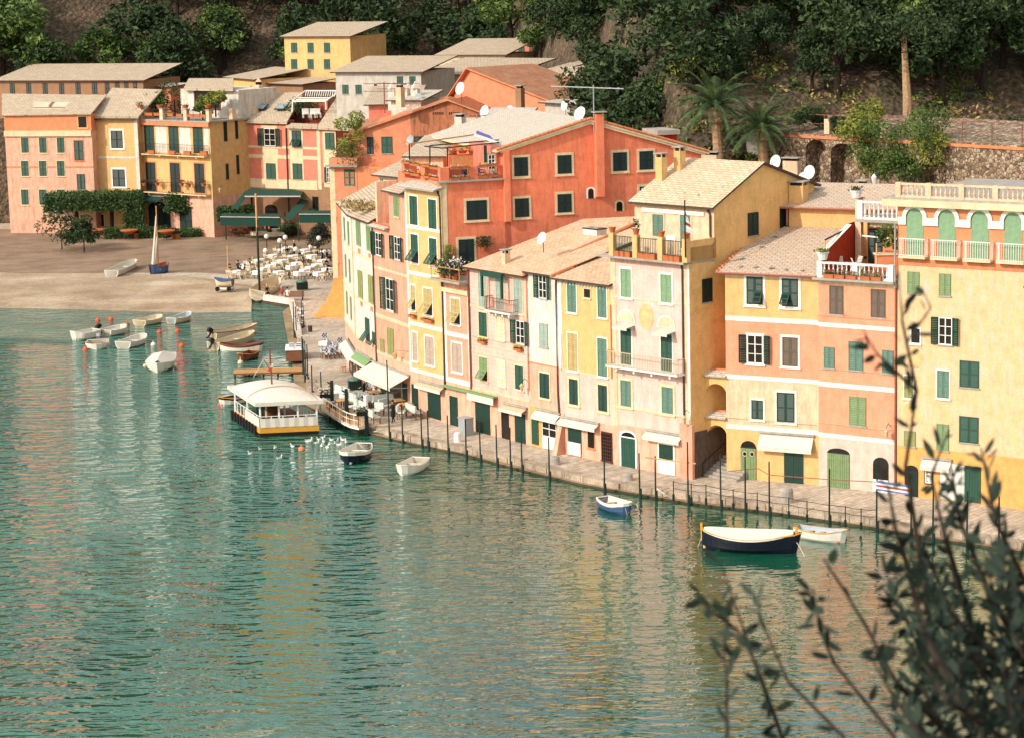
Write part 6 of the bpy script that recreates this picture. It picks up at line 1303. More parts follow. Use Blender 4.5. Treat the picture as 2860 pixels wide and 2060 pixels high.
# ================================================================== BOATS
def boat(label, bow, stern, W, H=.55, out='hull_white', inn='boat_inside', rim='boat_inside', z=.42, double=False, name='rowing_boat', cat='boat', thw=2, tr=.75, rise=.28, keel=None, cover=None, motor=None, seats='wood_pale', band_=None, draft=.12, tilt=0, wide=1., group=None):
    B, S = gp(bow[0], bow[1], z+H), gp(stern[0], stern[1], z+H); d = B-S; L = d.length; c = (B+S)/2
    t = thing(name, label, cat, (c.x, c.y, z), atan2(d.y, d.x), group); t.rotation_euler.x = tilt; N = 16
    def hw(s): 
        if double: return W/2*max(0, sin(pi*min(max(s*.98+.01, 0), 1)))**.62
        return W/2*((tr+(1-tr)*sin(pi*min(s/.55, 1)/2)) if s < .55 else max(0.0, cos(pi/2*((s-.55)/.45)**1.6))**.75)
    def sh(s): e = (2*s-1); return H+rise*(e**2 if s > .5 else (e**2 if double else e*e*.35))
    sec = [(1, 1), (.985, .8), (.88, .38), (.55, .08), (0, -.04)]
    def ring(s, k, zo): 
        pts = []; w = hw(s)*k; h = sh(s); x = -L/2+L*s*(1 if s < 1 else 1)
        for a, q in sec: pts.append((x+(.06*L*(q)*(s > .9)), w*a, -draft+(h+draft)*q+zo))
        for a, q in reversed(sec[:-1]): pts.append((x+(.06*L*(q)*(s > .9)), -w*a, -draft+(h+draft)*q+zo))
        return pts
    def shell(k, zo, m, flip, low=None):
        g = MB(); R = [ring(i/N, k, zo) for i in range(N+1)]
        for i in range(N):
            for j in range(len(R[0])-1):
                q = [R[i][j], R[i+1][j], R[i+1][j+1], R[i][j+1]]; mm = m
                if low and (j in (3, 4)): mm = low
                if band_ and j in (0, 7): mm = band_
                g.poly(q[::-1] if flip else q, mm)
        if not double: g.tri([p for p in R[0]][::1], m)
        return g
    shell(1, 0, out, True, keel).build('hull', t, smooth=False); shell(.9, .05, inn, False).build('interior', t)
    g = MB(); P = [(-L/2+L*i/N+(.06*L*(i/N > .9)), hw(i/N), sh(i/N)+.02) for i in range(N+1)]
    g.tube(P, .045, rim, 5); g.tube([(x, -y, zz_) for x, y, zz_ in P], .045, rim, 5)
    if not double: g.bar(P[0], (P[0][0], -P[0][1], P[0][2]), .07, rim)
    g.build('gunwale', t)
    for i in range(thw):
        s = .25+.45*i/max(1, thw-1) if thw > 1 else .5; g = MB(); w = hw(s)*.93; x = -L/2+L*s; g.box(x-.13, x+.13, -w, w, H*.62, H*.62+.05, seats); g.build('thwart', t)
    if cover:
        g = MB(); n = N
        for sgn in (1, -1):
            for i in range(n):
                s0, s1 = .02+.96*i/n, .02+.96*(i+1)/n
                def f(s, e): return (-L/2+L*s, sgn*hw(s)*1.05*e, sh(s)+.06+cover[1]*(1-e)*(sin(pi*s)**.5)-.04*e)
                for e0, e1 in ((0, .5), (.5, 1)):
                    q = [f(s0, e0), f(s1, e0), f(s1, e1), f(s0, e1)]; g.poly(q if sgn < 0 else q[::-1], cover[0])
                q = [f(s0, 1), f(s1, 1)]; g.poly([q[0], q[1], (q[1][0], q[1][1]*1.01, q[1][2]-.07), (q[0][0], q[0][1]*1.01, q[0][2]-.07)], cover[0])
        g.build('cover', t)
    if motor:
        g = MB(); x = -L/2-.12; mm = motor
        q = Matrix.Translation((x-.1, 0, H+.35)) @ Matrix.Rotation(radians(35), 4, 'Y'); g.xbox(q, (.5, .34, .42), mm); q = Matrix.Translation((x-.3, 0, H+.42)) @ Matrix.Rotation(radians(35), 4, 'Y'); g.xbox(q, (.3, .3, .34), mm)
        g.bar((x,0,H+.2),(x-.45,0,H-.35), .16, mm); g.bar((x-.45,0,H-.35),(x-.7,0,H-.4), .12, mm); g.build('outboard_motor', t)
    return t, L
def rope(label, pts, r=.025, m='canvas'):
    g = MB(); g.tube(pts, r, m, 5); tag(g.build('mooring_rope'), label, 'rope')
# moored in front of the slipway
boat('white motor boat cut by the left edge with two dark outboards', N_(60,610), N_(230,545), 1.9, .6, motor='motor_dark', rim='hull_white') if False else boat('white open motor boat at the left edge with dark covered outboard', N_(-150,610), N_(215,555), 2.2, .75, motor='motor_dark', rim='hull_white', seats='boat_inside')
boat('white dinghy with an oar across it, second from the left edge', N_(625,500), N_(335,568), 2.1, .6, rim='hull_white', tr=.85, seats='hull_white', rise=.2)
boat('small blunt white dinghy with orange gear and pale raised outboard', N_(215,785), N_(240,705), 2.3, .5, rim='hull_white', tr=.9, motor='grey_metal', seats='terracotta', rise=.1)
boat('white boat carrying white and blue fenders, near the lone white buoy', N_(925,650), N_(615,750), 2.1, .6, rim='hull_white', tr=.85, seats='hull_white')
boat('empty cream dinghy hanging low, left of the two by the slipway', N_(1175,350), N_(865,420), 2.1, .55, out='hull_cream', rim='hull_cream', tr=.85, inn='hull_cream', seats='hull_cream', rise=.2)
boat('white dinghy with grey-blue inside, right of the two by the slipway', N_(1618,318), N_(1350,390), 1.7, .55, out='hull_cream', inn='pale_blue', rim='hull_white', seats='hull_cream')
bt, bl = boat('white boat fully wrapped in a canvas cover with round fenders', N_(1140,1090), N_(1255,915), 2.7, .75, rim='hull_white', cover=('canvas', .55), thw=0, tr=.8)
for sx, sy, sz in ((1.2,1.45,.35), (.9,1.5,.05), (.9,-1.45,.35)):
    g = MB(); g.ball((sx,sy,sz), .2, 'hull_cream', 8); g.build('fender', bt)
boat('long cream wooden boat with dark tilted outboard, farther of the pair', O_(610,815), N_(1975,605), 1.9, .7, out='hull_cream', inn='hull_cream', rim='wood_red', motor='motor_dark', seats='hull_cream')
boat('long cream wooden boat with black outboard, nearer of the pair', O_(555,935), N_(1990,760), 2.1, .75, out='hull_cream', inn='hull_cream', rim='hull_cream', motor='motor_dark', seats='hull_white')
boat('white rowing boat with green inside and dark red rail', O_(705,1110), O_(85,1115), 1.7, .62, inn='green', rim='wood_red', double=True, band_='wood_red', thw=3, seats='green')
boat('small varnished red-brown dinghy beside the long boats', O_(385,1275), O_(600,1205), 1.5, .55, out='wood_red', inn='wood_red', rim='wood_pale', thw=2, seats='hull_cream', keel='hull_cream')
boat('small boat with yellow rim and blue cover behind the floating bar', P_(95,635), P_(465,560), 1.7, .55, out='hull_white', inn='stripe_blue', rim='yellow_paint', seats='stripe_blue', band_='black_cloth')
boat('dark navy boat with white rail and thwarts in front of the floating bar', S0(974,1272), S0(1016,1240), 2.3, .75, out='boat_navy', inn='hull_white', rim='hull_white', band_='hull_white', keel='hull_white', thw=3, seats='hull_white', tr=.55)
boat('white rowing boat alone off the quay, right of the navy boat', S0(1124,1308), S0(1176,1280), 1.9, .6, out='hull_white', inn='hull_white', rim='hull_white', thw=2, seats='hull_cream', double=False)
boat('blue-hulled white-railed rowing boat under the tall pink house', AC(350,265), AC(150,200), 1.7, .6, out='boat_blue', inn='hull_white', rim='hull_white', band_='hull_white', thw=3, tr=.6)
lb, ll = boat('long navy wooden launch with varnished rim and white canvas cover', AC(1680,520), AC(940,490), 2.3, .95, out='boat_navy', inn='wood_pale', rim='yellow_paint', double=True, cover=('canvas', .5), thw=0, keel='buoy_orange', rise=.4)
for sx in (-1, 1): g = MB(); g.bar((sx*ll/2,0,.6),(sx*(ll/2+.06),0,1.75), .14, 'yellow_paint'); g.build('stem_post', lb)
boat('white rowing boat with wooden rim and pale blue inside near the quay', AC(2065,483), AC(1685,432), 1.6, .6, out='hull_white', inn='pale_blue', rim='wood_pale', thw=3, tr=.55)
boat('white open boat drawn up on the slipway at the left', G_(785,1090), G_(440,1240), 2.1, .8, z=.88, rim='hull_white', tr=.85, seats='hull_white', rise=.2, motor='grey_metal' if False else None)
sb, sl_ = boat('small blue and brown sailing dinghy ashore with furled white sail', G_(1040,1180), G_(1290,1140), 2.2, .95, out='boat_blue', inn='wood_red', rim='wood_red', z=.95, double=True, rise=.35, name='sailing_dinghy', seats='hull_white')
g = MB(); g.tube([(.1,0,.2),(.0,0,8.4)], [.1,.06], 'wood_pale', 7); g.build('mast', sb); g = MB(); g.tube([(.05,0,7.2),(1.2,.2,1.2)], [.08,.22], 'canvas', 7); g.tube([(.05,0,4.6),(.5,-.25,1.2)], [.08,.2], 'canvas', 7); g.build('furled_sail', sb)
g = MB(); g.box(-1,1,-.5,.5,-.12,.02,'wood'); g.build('cradle', sb)
tb, _ = boat('blue covered boat on a small trolley by the white tables', S0(603,783), S0(650,783), 1.9, .6, out='hull_cream', inn='boat_blue', rim='boat_blue', z=1.6, cover=('boat_blue', .15), thw=0)
g = MB(); g.box(-1,1,-.6,.6,-.4,-.2,'hull_white')
for sx in (-.7, .7):
    for sy in (-.6, .6): g.tube([(sx,sy-.06,-.35),(sx,sy+.06,-.35)], .28, 'black_cloth', 10)
g.build('trolley', tb)
boat('white boat with open striped timbers leaning at the head of the slipway', S0(770,782), S0(714,814), 2.3, .9, out='hull_white', inn='hull_cream', rim='hull_cream', z=.95, tilt=.2, thw=3, tr=.8)
rope('thin mooring line from the bow of the long navy launch into the water', [gp(*AC(1675,530),1.3), gp(*AC(1720,600),.9), gp(*AC(1750,660),.46)], .02); rope('thin line at the stern of the long navy launch', [gp(*AC(935,500),1.3), gp(*AC(905,590),.46)], .02); rope('mooring line at the bow of the blue-hulled boat', [gp(*AC(330,275),1.0), gp(*AC(345,330),.46)], .02); rope('mooring line from the red-brown dinghy to its cream buoy', [gp(*O_(385,1280),1.0), gp(*O_(390,1360),.6)], .02)
# buoys
def buoy(label, t, x, y, m='buoy_orange', r=.33):
    p = gp(*t(x, y), .5); g = MB(); g.ball((0,0,0), r*.85, m, 8); g.tube([(0,0,r*.9),(0,0,r*1.25)], .06, m, 6); tag(g.build('buoy', None, p), label, 'buoy')
for x, y, m, l in ((235,410,'buoy_orange','orange buoy beyond the left motor boat'), (435,395,'buoy_orange','orange buoy behind the dinghy with the oar'), (680,475,'terracotta','dull orange buoy right of the dinghy with the oar'), (1172,590,'buoy_orange','orange buoy left in the pair near the slipway dinghies'), (1448,572,'buoy_orange','orange buoy right in the pair near the slipway dinghies'), (1512,795,'buoy_orange','orange buoy left of the black outboard'), (1080,780,'hull_white','white buoy above the canvas covered boat'), (45,850,'buoy_orange','orange buoy at the left edge by the blunt dinghy'), (560,755,'hull_cream','cream buoy touching the boat with fenders')): buoy(l, N_, x, y, m)
buoy('orange buoy left of the floating bar', P_, 95, 705); buoy('pale orange buoy among the gulls', P_, 1320, 1385, 'terracotta_trim'); buoy('cream buoy below the red-brown dinghy', O_, 390, 1375, 'hull_cream'); buoy('small orange buoy at the bow of the white boat with blue inside', AC, 2015, 545, 'buoy_orange', .2)
# gulls
gl = None
for i, (x, y) in enumerate(((1425,1265),(1545,1290),(1590,1240),(1645,1205),(1660,1270),(1625,1335),(1780,1245),(1830,1295),(1885,1320),(1950,1245),(2000,1275),(1710,1360),(1185,1345),(920,1365),(690,1385),(980,1525),(545,1455),(1480,1255),(1870,1250),(1740,1310))):
    p = gp(*P_(x, y), .46)
    if gl is None:
        gl = thing('seagull', 'white gull with grey back floating on the water by the floating bar', 'gull', p, 0, 'gulls floating beside the floating bar'); g = MB()
        g._lathe([(.01,-.3),(.1,-.2),(.15,-.02),(.13,.14),(.06,.27),(.01,.34)], 'white_paint', 8); g.v = [(c, b, a*.9+.06) for a, b, c in g.v]; g.f = [tuple(reversed(f)) for f in g.f]; g.tube([(.2,0,.1),(.26,0,.26)], [.06,.045], 'white_paint', 6); g.ball((.28,0,.31), .065, 'white_paint', 6); g.build('body', gl)
        g = MB(); g.box(-.3,.1,-.12,.12,.14,.18,'grey_metal'); g.build('wings', gl); g = MB(); g.bar((.33,0,.31),(.42,0,.29), .025, 'yellow_paint'); g.build('beak', gl)
    else: copy_tree(gl, p, random.uniform(0, 6.28), scale=random.uniform(.6, .85))
# ================================================================== FLOATING BAR
A, Bp, Cc = gp(*P_(690,1195), .45), gp(*P_(1585,1165), .45), gp(*P_(235,935), .45)
A.z = 0; dx = (Bp-A); dx.z = 0; Lx = dx.length; ax = atan2(dx.y, dx.x)+.07; dy = Cc-A; Ly = abs(-sin(ax)*dy.x+cos(ax)*dy.y)
fb = thing('floating_bar', 'floating bar on a yellow pontoon under a curved white canvas roof', 'floating bar', A, ax); F = Face(fb, A, ax)
ex = (cos(ax)*dy.x+sin(ax)*dy.y); Ly = max(Ly, 7.6)
zd = F.z(P_(1100,1035)); zl = F.z(P_(1100,1120)); zr_ = F.z(P_(1100,870)); ze = F.z(P_(1100,675))
g = MB(); g.box(0,Lx,0,Ly,-.5,zl,'black_cloth'); g.box(-.03,Lx+.03,-.03,Ly+.03,zl,zd,'yellow_paint')
for i in range(9): y = .8+i*Ly/9; g.box(-.22,-.03,y,y+.45,-.2,zd,'black_cloth')
g.build('pontoon', fb); g = MB(); g.box(.05,Lx-.05,.05,Ly-.05,zd,zd+.06,'wood'); g.build('deck', fb)
for i in range(4): 
    for y in (.1, Ly/2, Ly-.1): 
        g = MB(); x = .1+(Lx-.2)*i/3; g.box(x-.06,x+.06,y-.06,y+.06,zd,ze,'white_paint'); g.build('post', fb)
g = MB(); railing(g, (.05,.05,zd),(Lx-.05,.05,zd), zr_-zd, 'white_paint', 5, .06); railing(g, (.05,.05,zd),(.05,Ly-.05,zd), zr_-zd, 'white_paint', 8, .06); railing(g, (Lx-.05,.05,zd),(Lx-.05,Ly-.05,zd), zr_-zd, 'white_paint', 8, .06); g.build('railing', fb)
g = MB(); n = 12
for i in range(n): x0, x1 = .05+(Lx-.1)*i/n, .05+(Lx-.1)*(i+1)/n; o0, o1 = -.04-.05*(i % 2), -.04-.05*((i+1) % 2); g.poly([(x0,o0,zd),(x1,o1,zd),(x1,o1,zr_-.15),(x0,o0,zr_-.15)], 'canvas')
g.poly([(-.02,.05,zd),(-.02,Ly*.55,zd),(-.02,Ly*.55,zr_-.1),(-.02,.05,zr_-.1)], 'canvas'); g.build('side_canvas', fb)
g = MB(); zc = 1.0; nx_, ny_ = 12, 12
def cz(u, v): return ze+.08+zc*(1-abs(2*u-1)**2.2)**.8*(.0+1.0*sin(pi*min(1, max(0, v*1.0)))**.55)
for i in range(nx_):
    for j in range(ny_):
        q = []
        for a, c in ((i, j), (i+1, j), (i+1, j+1), (i, j+1)): uu, vv = a/nx_, c/ny_; q.append((-.35+(Lx+.7)*uu, -.35+(Ly+.7)*vv, cz(uu, vv)))
        g.poly(q, 'canvas'); g.poly([(p[0], p[1], p[2]-.05) for p in reversed(q)], 'canvas')
for (p0, p1) in (((-.35,-.35),(Lx+.35,-.35)), ((Lx+.35,-.35),(Lx+.35,Ly+.35)), ((-.35,-.35),(-.35,Ly+.35)), ((-.35,Ly+.35),(Lx+.35,Ly+.35))): g.bar((p0[0],p0[1],ze+.02),(p1[0],p1[1],ze+.02), .12, 'canvas', .3)
g.build('canopy', fb)
g = MB(); g.tube([(-.35+(Lx+.7)*i/16, Ly*.28, cz(i/16, .3)+.05) for i in range(17)], .06, 'canvas_tan', 6); g.build('canopy_hoop', fb)
g = MB(); u, z = F.uz(P_(1025,460), 3.2); z2 = F.z(O_(1012,1150), 3.2); g.tube([(u,3.2,z-1),(u-.1,3.2,z2)], .07, 'wood_red', 6); a = F.uz(P_(890,10), 3.2); c = F.uz(P_(1015,215), 3.2); e = F.uz(P_(735,285), 3.2); g.bar((a[0],3.2,a[1]),(c[0],3.2,c[1]), .07, 'wood_red'); g.bar((a[0],3.2,a[1]),(e[0],3.2,e[1]), .03, 'canvas'); g.build('flag_mast', fb)
g = MB(); n = 6
pa, pb_, pc, pd_ = F.uz(P_(895,20), 3.1), F.uz(P_(870,200), 3.1), F.uz(P_(800,205), 3.1), F.uz(P_(830,120), 3.1)
def lerp2(a, c, f): return (a[0]+(c[0]-a[0])*f, a[1]+(c[1]-a[1])*f)
for i, m in enumerate(('green_mid', 'white_cloth', 'red_cloth')):
    l0, l1 = lerp2(pa, pc, i/3), lerp2(pa, pc, (i+1)/3); r0, r1 = lerp2(pa, pb_, i/3), lerp2(pa, pb_, (i+1)/3); g.poly([(l0[0],3.1,l0[1]),(l1[0],3.1-.15*(i % 2),l1[1]),(r1[0],3.1,r1[1]),(r0[0],3.1,r0[1])], m)
tag(F.put(g, 'flag'), None)
g = MB(); g.box(Lx*.25,Lx*.6,Ly*.55,Ly*.75,zd,zd+1.1,'wood'); g.box(Lx*.2,Lx*.65,Ly*.53,Ly*.77,zd+1.1,zd+1.18,'wood_pale'); g.build('bar_counter', fb)
g = MB(); g.box(.3,.9,Ly*.25,Ly*.4,zd,zr_+.8,'green_dark'); g.build('cabinet', fb)
for ch in fb.children:
    if ch.data and ch.name.split('.')[0] != 'flag':
        for v in ch.data.vertices: v.co.x -= .25*v.co.y
# long floating jetty boom behind the bar
p, q = gp(*P_(280,245), .75), gp(*P_(1375,215), .75); jt = thing('jetty', 'long narrow timber boom reaching from the quay over the water', 'jetty', p, atan2((q-p).y, (q-p).x)); L = (q-p).length; g = MB()
g.box(0,L,-.06,.06,.1,.3,'wood_pale'); g.box(0,L,.9,1.02,.1,.3,'wood_pale'); g.box(0,L,-.06,1.02,-.05,.1,'wood'); g.build('deck', jt)
for i in range(6): g = MB(); g.bar((i*L/5+.1,.5,-.6),(i*L/5+.1,.5,.0), .16, 'black_cloth'); g.build('pile', jt)
# ================================================================== HANGING DECK WITH WHITE RAILING
dk = [gp(*R_(x, y), 1.25) for x, y in ((205,975),(330,1060),(430,1125),(540,1195),(640,1240),(770,1270),(880,1245))]; c0 = dk[0]
ht = thing('timber_deck', 'curved timber deck with white railing hung over the water edge', 'deck', c0); V3 = [v-c0 for v in dk]; inner = [gp(*R_(x, y), 1.25)-c0 for x, y in ((930,1180),(720,1100),(560,1020),(420,950),(300,880),(220,830))]
g = MB(); g.tri(V3+inner, 'wood_pale'); g.tri([v-Vector((0,0,.14)) for v in reversed(V3+inner)], 'wood'); 
for a, c in zip(V3, V3[1:]): g.poly([a-Vector((0,0,.18)), c-Vector((0,0,.18)), c, a], 'white_paint')
g.build('planking', ht); g = MB()
for a, c in zip(V3, V3[1:]): railing(g, a, c, 1.0, 'white_paint', 2, .05, .06); g.bar(a+Vector((0,0,.55)), c+Vector((0,0,.55)), .04, 'white_paint')
g.build('railing', ht)
for i, v in enumerate(V3[1:]): g = MB(); g.bar(v-Vector((0,-.2,.1)), v-Vector((0,-.2,.9)), .12, 'black_cloth'); g.build('bracket', ht)
# ================================================================== POSTS, CHAIN RAIL, BOLLARDS
def pole(label, x, yt, yb, r=.06, m='pole_green', zb=.95, name='mooring_pole', group='thin dark mooring poles along the quay edge', white=0, foot=True, cat='pole'):
    p = gp(x, yb, zb); D = p.y; q = dp(x, yt, D); h = q.z-p.z; t = thing(name, label, cat, p, 0, group); g = MB(); g.tube([(0,0,-.7),(random.uniform(-.03,.03),0,h)], [r*1.1, r*.85], m, 7); g.build('shaft', t)
    if foot: g = MB(); g.tube([(0.06,0,-.5),(0.06,0,.25)], r*1.7, m, 7); g.build('socket', t)
    if white: g = MB(); g.tube([(0,0,h*.35),(0,0,h*1.0)], r*1.15, 'white_paint', 7); g.build('sleeve', t)
    return t
PL = [(1087.6,1005,1213,'in front of the woman in black'), (1124,1127,1221,'before the green bench'), (1178,1140,1234,'right of the cushioned bench'), (1196.5,1144.8,1240,'left of the green shop door'), (1252,1158.6,1259,'before the corner of the narrow orange house'), (1302,1168.7,1265,'by the white water tank'), (1342,1178.8,1278,'before the big double green door'), (1388,1184,1287,'left of the dark arched doorway'), (1426,1192.5,1297,'right of the dark arched doorway'), (1458,1200.8,1306,'before the right green door of the pale pink house'), (1534,1220,1325,'before the white glazed shop'), (1688,1275,1359,'before the grille door'), (1787,1264,1373,'before the first arched door of the pink house'), (1831,1272,1379,'left of the second pink house doorway'), (1922,1233,1391,'at the corner of the tall pink house'), (2013.5,1268,1405,'in front of the alley stairs'), (2081.5,1275,1413,'by the round-windowed green door'), (2149,1288,1424,'before the cream awning'), (2316,1308,1447,'before the green arched door of the orange house'), (2448,1290,1464,'left of the striped cloth'), (2544,1360,1484,'right of the striped cloth'), (2605,1356,1499,'near the right edge with a lamp box'), (2700,1370,1512,'outside right, first'), (2790,1385,1527,'outside right, second')]
for x, a, c, l in PL: pole('dark green quay pole '+l, x, a, c)
for x, a, c, l in ((872,1021,1098,'first by the jetty'), (897.6,1037,1114,'second by the flower box'), (821.5,844,934,'left at the head of the quay wall'), (828,857,936,'second at the head of the quay wall'), (844,839,918,'by the hanging white shirts, left'), (848,847,915,'by the hanging white shirts, right'), (851,947,1056,'tallest of the bundle by the checked boxes'), (855,952,1050,'second of the bundle by the checked boxes'), (860,962,1060,'right of the bundle by the checked boxes'), (846,940,1035,'left of the bundle by the checked boxes')): pole('thin dark pole '+l, x, a, c, .06)
for x, a, c, l, wh in ((928.5,1062,1140,'thick dark post with short arm, left on the hanging deck',0), (968.7,1085,1160,'thick dark post with short arm, middle of the hanging deck',0), (1024,1102,1190,'thick post with white upper part at the right end of the deck',1)):
    t = pole(l, x, a, c, .17, 'pole_green', 1.2, 'mooring_post', None, wh, False, 'post')
    g = MB(); h_ = dp(x, a, gp(x, c, 1.2).y).z-1.2; g.bar((0,0,h_-.35),(-.35,0,h_-.1), .12, 'pole_green'); g.bar((0,0,h_-.35),(-.25,0,h_-.5), .08, 'pole_green'); g.build('arm', t)
t = pole('tall two-tone mast pole standing by the white leaning boat', 726, 541, 826, .13, 'pole_green', 1.0, 'mast_pole', None, 0, False, 'pole'); g = MB(); h = dp(720, 541, gp(726,826,1).y).z-1; g.tube([(0,0,h*.62),(0,0,h)], .12, 'wood_pale', 7); g.build('upper_mast', t)
t = pole('slender bare wooden mast beside the seated man in black', 638, 686, 780, .08, 'wood_pale', 1.0, 'mast_pole', None, 0, False, 'pole')
rp = [(1881,1383,),(1931,1391),(1972,1394),(2048,1408),(2115,1417),(2203,1430),(2254,1440),(2361,1455),(2405,1462)]
ptop = []
for i, (x, y) in enumerate(rp): 
    p = gp(x, y, 1.05); t = thing('railing_post', 'slim iron chain rail post on the quay, %s' % ['leftmost, by the pink house corner','second, before the alley','third, by the alley foot','fourth, by the round-windowed door','fifth, under the cream awning','sixth, right of the stone bollard','seventh, left of the light green door','eighth, right of the light green door','rightmost, before the dark arch'][i], 'post', p); g = MB(); g.tube([(0,0,-.4),(0,0,1.05)], .035, 'pole_green', 6); g.build('rod', t); g = MB(); g.tube([(0,0,-.35),(0,0,.1)], .09, 'pole_green', 6); g.build('socket', t); ptop.append(p+Vector((0,0,1.0)))
g = MB()
for a, c in zip(ptop, ptop[1:]+[gp(2448,1464,1.05)+Vector((0,0,1))]):
    for dz in (0, -.45): g.tube([a+Vector((0,0,dz)), (a+c)/2+Vector((0,0,dz-.05)), c+Vector((0,0,dz))], .02, 'dark_iron', 4)
tag(g.build('chain_rail'), 'thin sagging wires strung between the iron posts of the quay rail', 'wire')
rope('long rusty clothes wire stretched along the poles before the alley and orange houses', [dp(*AC(1150,-15), gp(2013,1405,1).y), dp(*Z_(1290,1565), gp(2081,1413,1).y), dp(*AC(1470,15), gp(2149,1424,1).y), dp(2316,1338, gp(2316,1447,1).y), dp(2448,1345, gp(2448,1464,1).y)], .03, 'rust_pipe')
rope('horizontal bamboo rod across the poles by the pink house', [dp(*X_(1480,1395), gp(1831,1379,1).y), dp(*X_(1650,1420), gp(1831,1379,1).y), dp(*Z_(345,1490), gp(1922,1391,1).y)], .05, 'wood_pale')
p, q = dp(*AD(655,120), gp(2448,1464,1).y), dp(*AD(945,165), gp(2544,1484,1).y); g = MB()
for i, m in enumerate(('stripe_blue','white_cloth','red_cloth','white_cloth','stripe_blue')): z0, z1 = -i*.13, -(i+1)*.13; g.poly([p+Vector((0,0,z0)), q+Vector((0,0,z0)), q+Vector((0,-.1,z1)), p+Vector((0,-.1,z1))], m)
tag(g.build('striped_cloth'), 'red white and blue striped cloth hung between two quay poles', 'cloth')
rope('white mooring rope running over the kerb below the pink house', [gp(*AC(585,125),1.1), gp(*AC(640,165),1.06), gp(*AC(720,210),.6), gp(*AC(765,260),.1)], .04); rope('pale mooring rope from the ring by the deck to the water', [gp(*R_(1130,1290),1.1), gp(*R_(1060,1320),1.0), gp(*R_(930,1350),.35), gp(*R_(900,1380),.1)], .05)
def bollard(label, t, x, yt, yb, r, m='marble_white', dome=True):
    p = gp(*t(x, yb), 1.0); h = dp(*t(x, yt), p.y).z-1.0; g = MB(); g._lathe([(r*1.1,-.05),(r,.1),(r*.95,h*.78),(r*.8,h*.93),(r*.3,h),(0.01,h+.01)] if dome else [(r,-.05),(r,h),(r*.5,h)], m, 14); tag(g.build('bollard', None, p, smooth=False), label, 'bollard')
bollard('white domed stone bollard beside the white water tank', U_, 535, 1008, 1158, .3); bollard('grey domed stone bollard before the peach buttress', U_, 2015, 1372, 1502, .38, 'slab_grey'); bollard('grey stone bollard below the pink house green doors', AC, 350, 0, 57, .38, 'slab_grey'); bollard('thick grey stone bollard under the light green arched door', AC, 1605, 112, 232, .5, 'slab_grey'); bollard('dark brown short bollard on the upper quay pavement', O_, 1452, 818, 910, .22, 'dark_pipe', False)
p = gp(*U_(665,1050), 1.0); g = MB(); g.box(-.5,.5,-.4,.4,0,1.35,'stripe_blue' if False else 'grey_metal'); g.box(-.55,.55,-.45,.45,1.35,1.42,'grey_metal'); tag(g.build('water_tank', None, p, radians(-55)), 'pale grey box against the peach wall of the quay', 'box')
for l, t, x, yt, yb, w in (('dark green litter bin with ribs beside the corner shopfront', R_, 715, 505, 705, .55), ('square dark green litter bin alone in front of the white tables', H_, 1165, 1370, 1530, .6)):
    p = gp(*t(x, yb), 1.0); h = dp(*t(x, yt), p.y).z-1.0; tt = thing('litter_bin', l, 'bin', p, .2); g = MB(); g.box(-w,w,-w,w,.12,h*.8,'green_black')
    for i in range(7): xx = -w+i*w/3; g.box(xx-.04,xx+.04,-w-.04,-w,.15,h*.78,'green_dark')
    g.build('body', tt); g = MB(); g._lathe([(w*1.1,h*.8),(w*1.0,h*.92),(w*.4,h)], 'green_grey', 10); g.build('lid', tt); g = MB(); g.box(-w-.05,w+.05,-w-.05,w+.05,0,.12,'slab_grey'); g.build('base', tt)
# ================================================================== FURNITURE
def seat(label, p, rot, kind, group=None, w=.55, m='cream_chair', cm='canvas', bench=False):
    t = thing('bench' if bench else 'chair', label, 'bench' if bench else 'chair', p, rot, group); hw_ = w/2
    if kind == 'x':
        for sx in (-1, 1):
            g = MB(); g.bar((sx*hw_,-.25,0),(sx*hw_,.25,.62), .05, m); g.bar((sx*hw_,.25,0),(sx*hw_,-.25,.62), .05, m); g.build('leg', t)
            g = MB(); g.bar((sx*hw_,-.27,.64),(sx*hw_,.27,.64), .06, m); g.bar((sx*hw_,.25,.6),(sx*hw_,.3,.98), .05, m); g.build('armrest', t)
        g = MB(); g.box(-hw_,hw_,-.22,.24,.42,.46,cm); g.build('seat', t); g = MB(); g.box(-hw_,hw_,.26,.3,.7,.95,cm); g.build('backrest', t)
    else:
        for sx in (-1, 1):
            for sy in (-1, 1): g = MB(); g.bar((sx*(hw_-.04),sy*.24,0),(sx*(hw_-.04),sy*.24,.44 if sy < 0 else .95), .06, m); g.build('leg', t)
        g = MB(); g.box(-hw_,hw_,-.28,.28,.4,.44,m); g.build('frame', t); g = MB(); g.box(-hw_+.02,hw_-.02,-.27,.24,.44,.56,cm); g.build('seat_cushion', t); g = MB(); g.box(-hw_,hw_,.2,.32,.56,1.0,cm); g.build('back_cushion', t)
    return t
def table(label, p, rot, r=.45, m='white_cloth', name='table', group=None, cloth=True, sq=True, h=.76, leg='wood'):
    t = thing(name, label, 'table', p, rot, group); g = MB(); 
    if cloth:
        g.box(-r,r,-r,r,h,h+.03,m); n = 4
        for a in range(4):
            q = Matrix.Rotation(a*pi/2, 4, 'Z')
            for i in range(n):
                x0, x1 = -r+2*r*i/n, -r+2*r*(i+1)/n; d0, d1 = .02+.06*(i % 2), .02+.06*((i+1) % 2); g.poly([q @ Vector(v) for v in ((x0,-r-d0,h-.32-.04*(i % 2)),(x1,-r-d1,h-.34),(x1,-r,h+.02),(x0,-r,h+.02))], m)
        g.build('tablecloth', t)
    else: g.box(-r,r,-r*.8,r*.8,h-.03,h+.02,m); g.build('tabletop', t)
    for sx in (-1, 1):
        for sy in (-1, 1): g = MB(); g.bar((sx*r*.8,sy*r*.7,0),(sx*r*.8,sy*r*.7,h), .05, leg); g.build('leg', t)
    return t
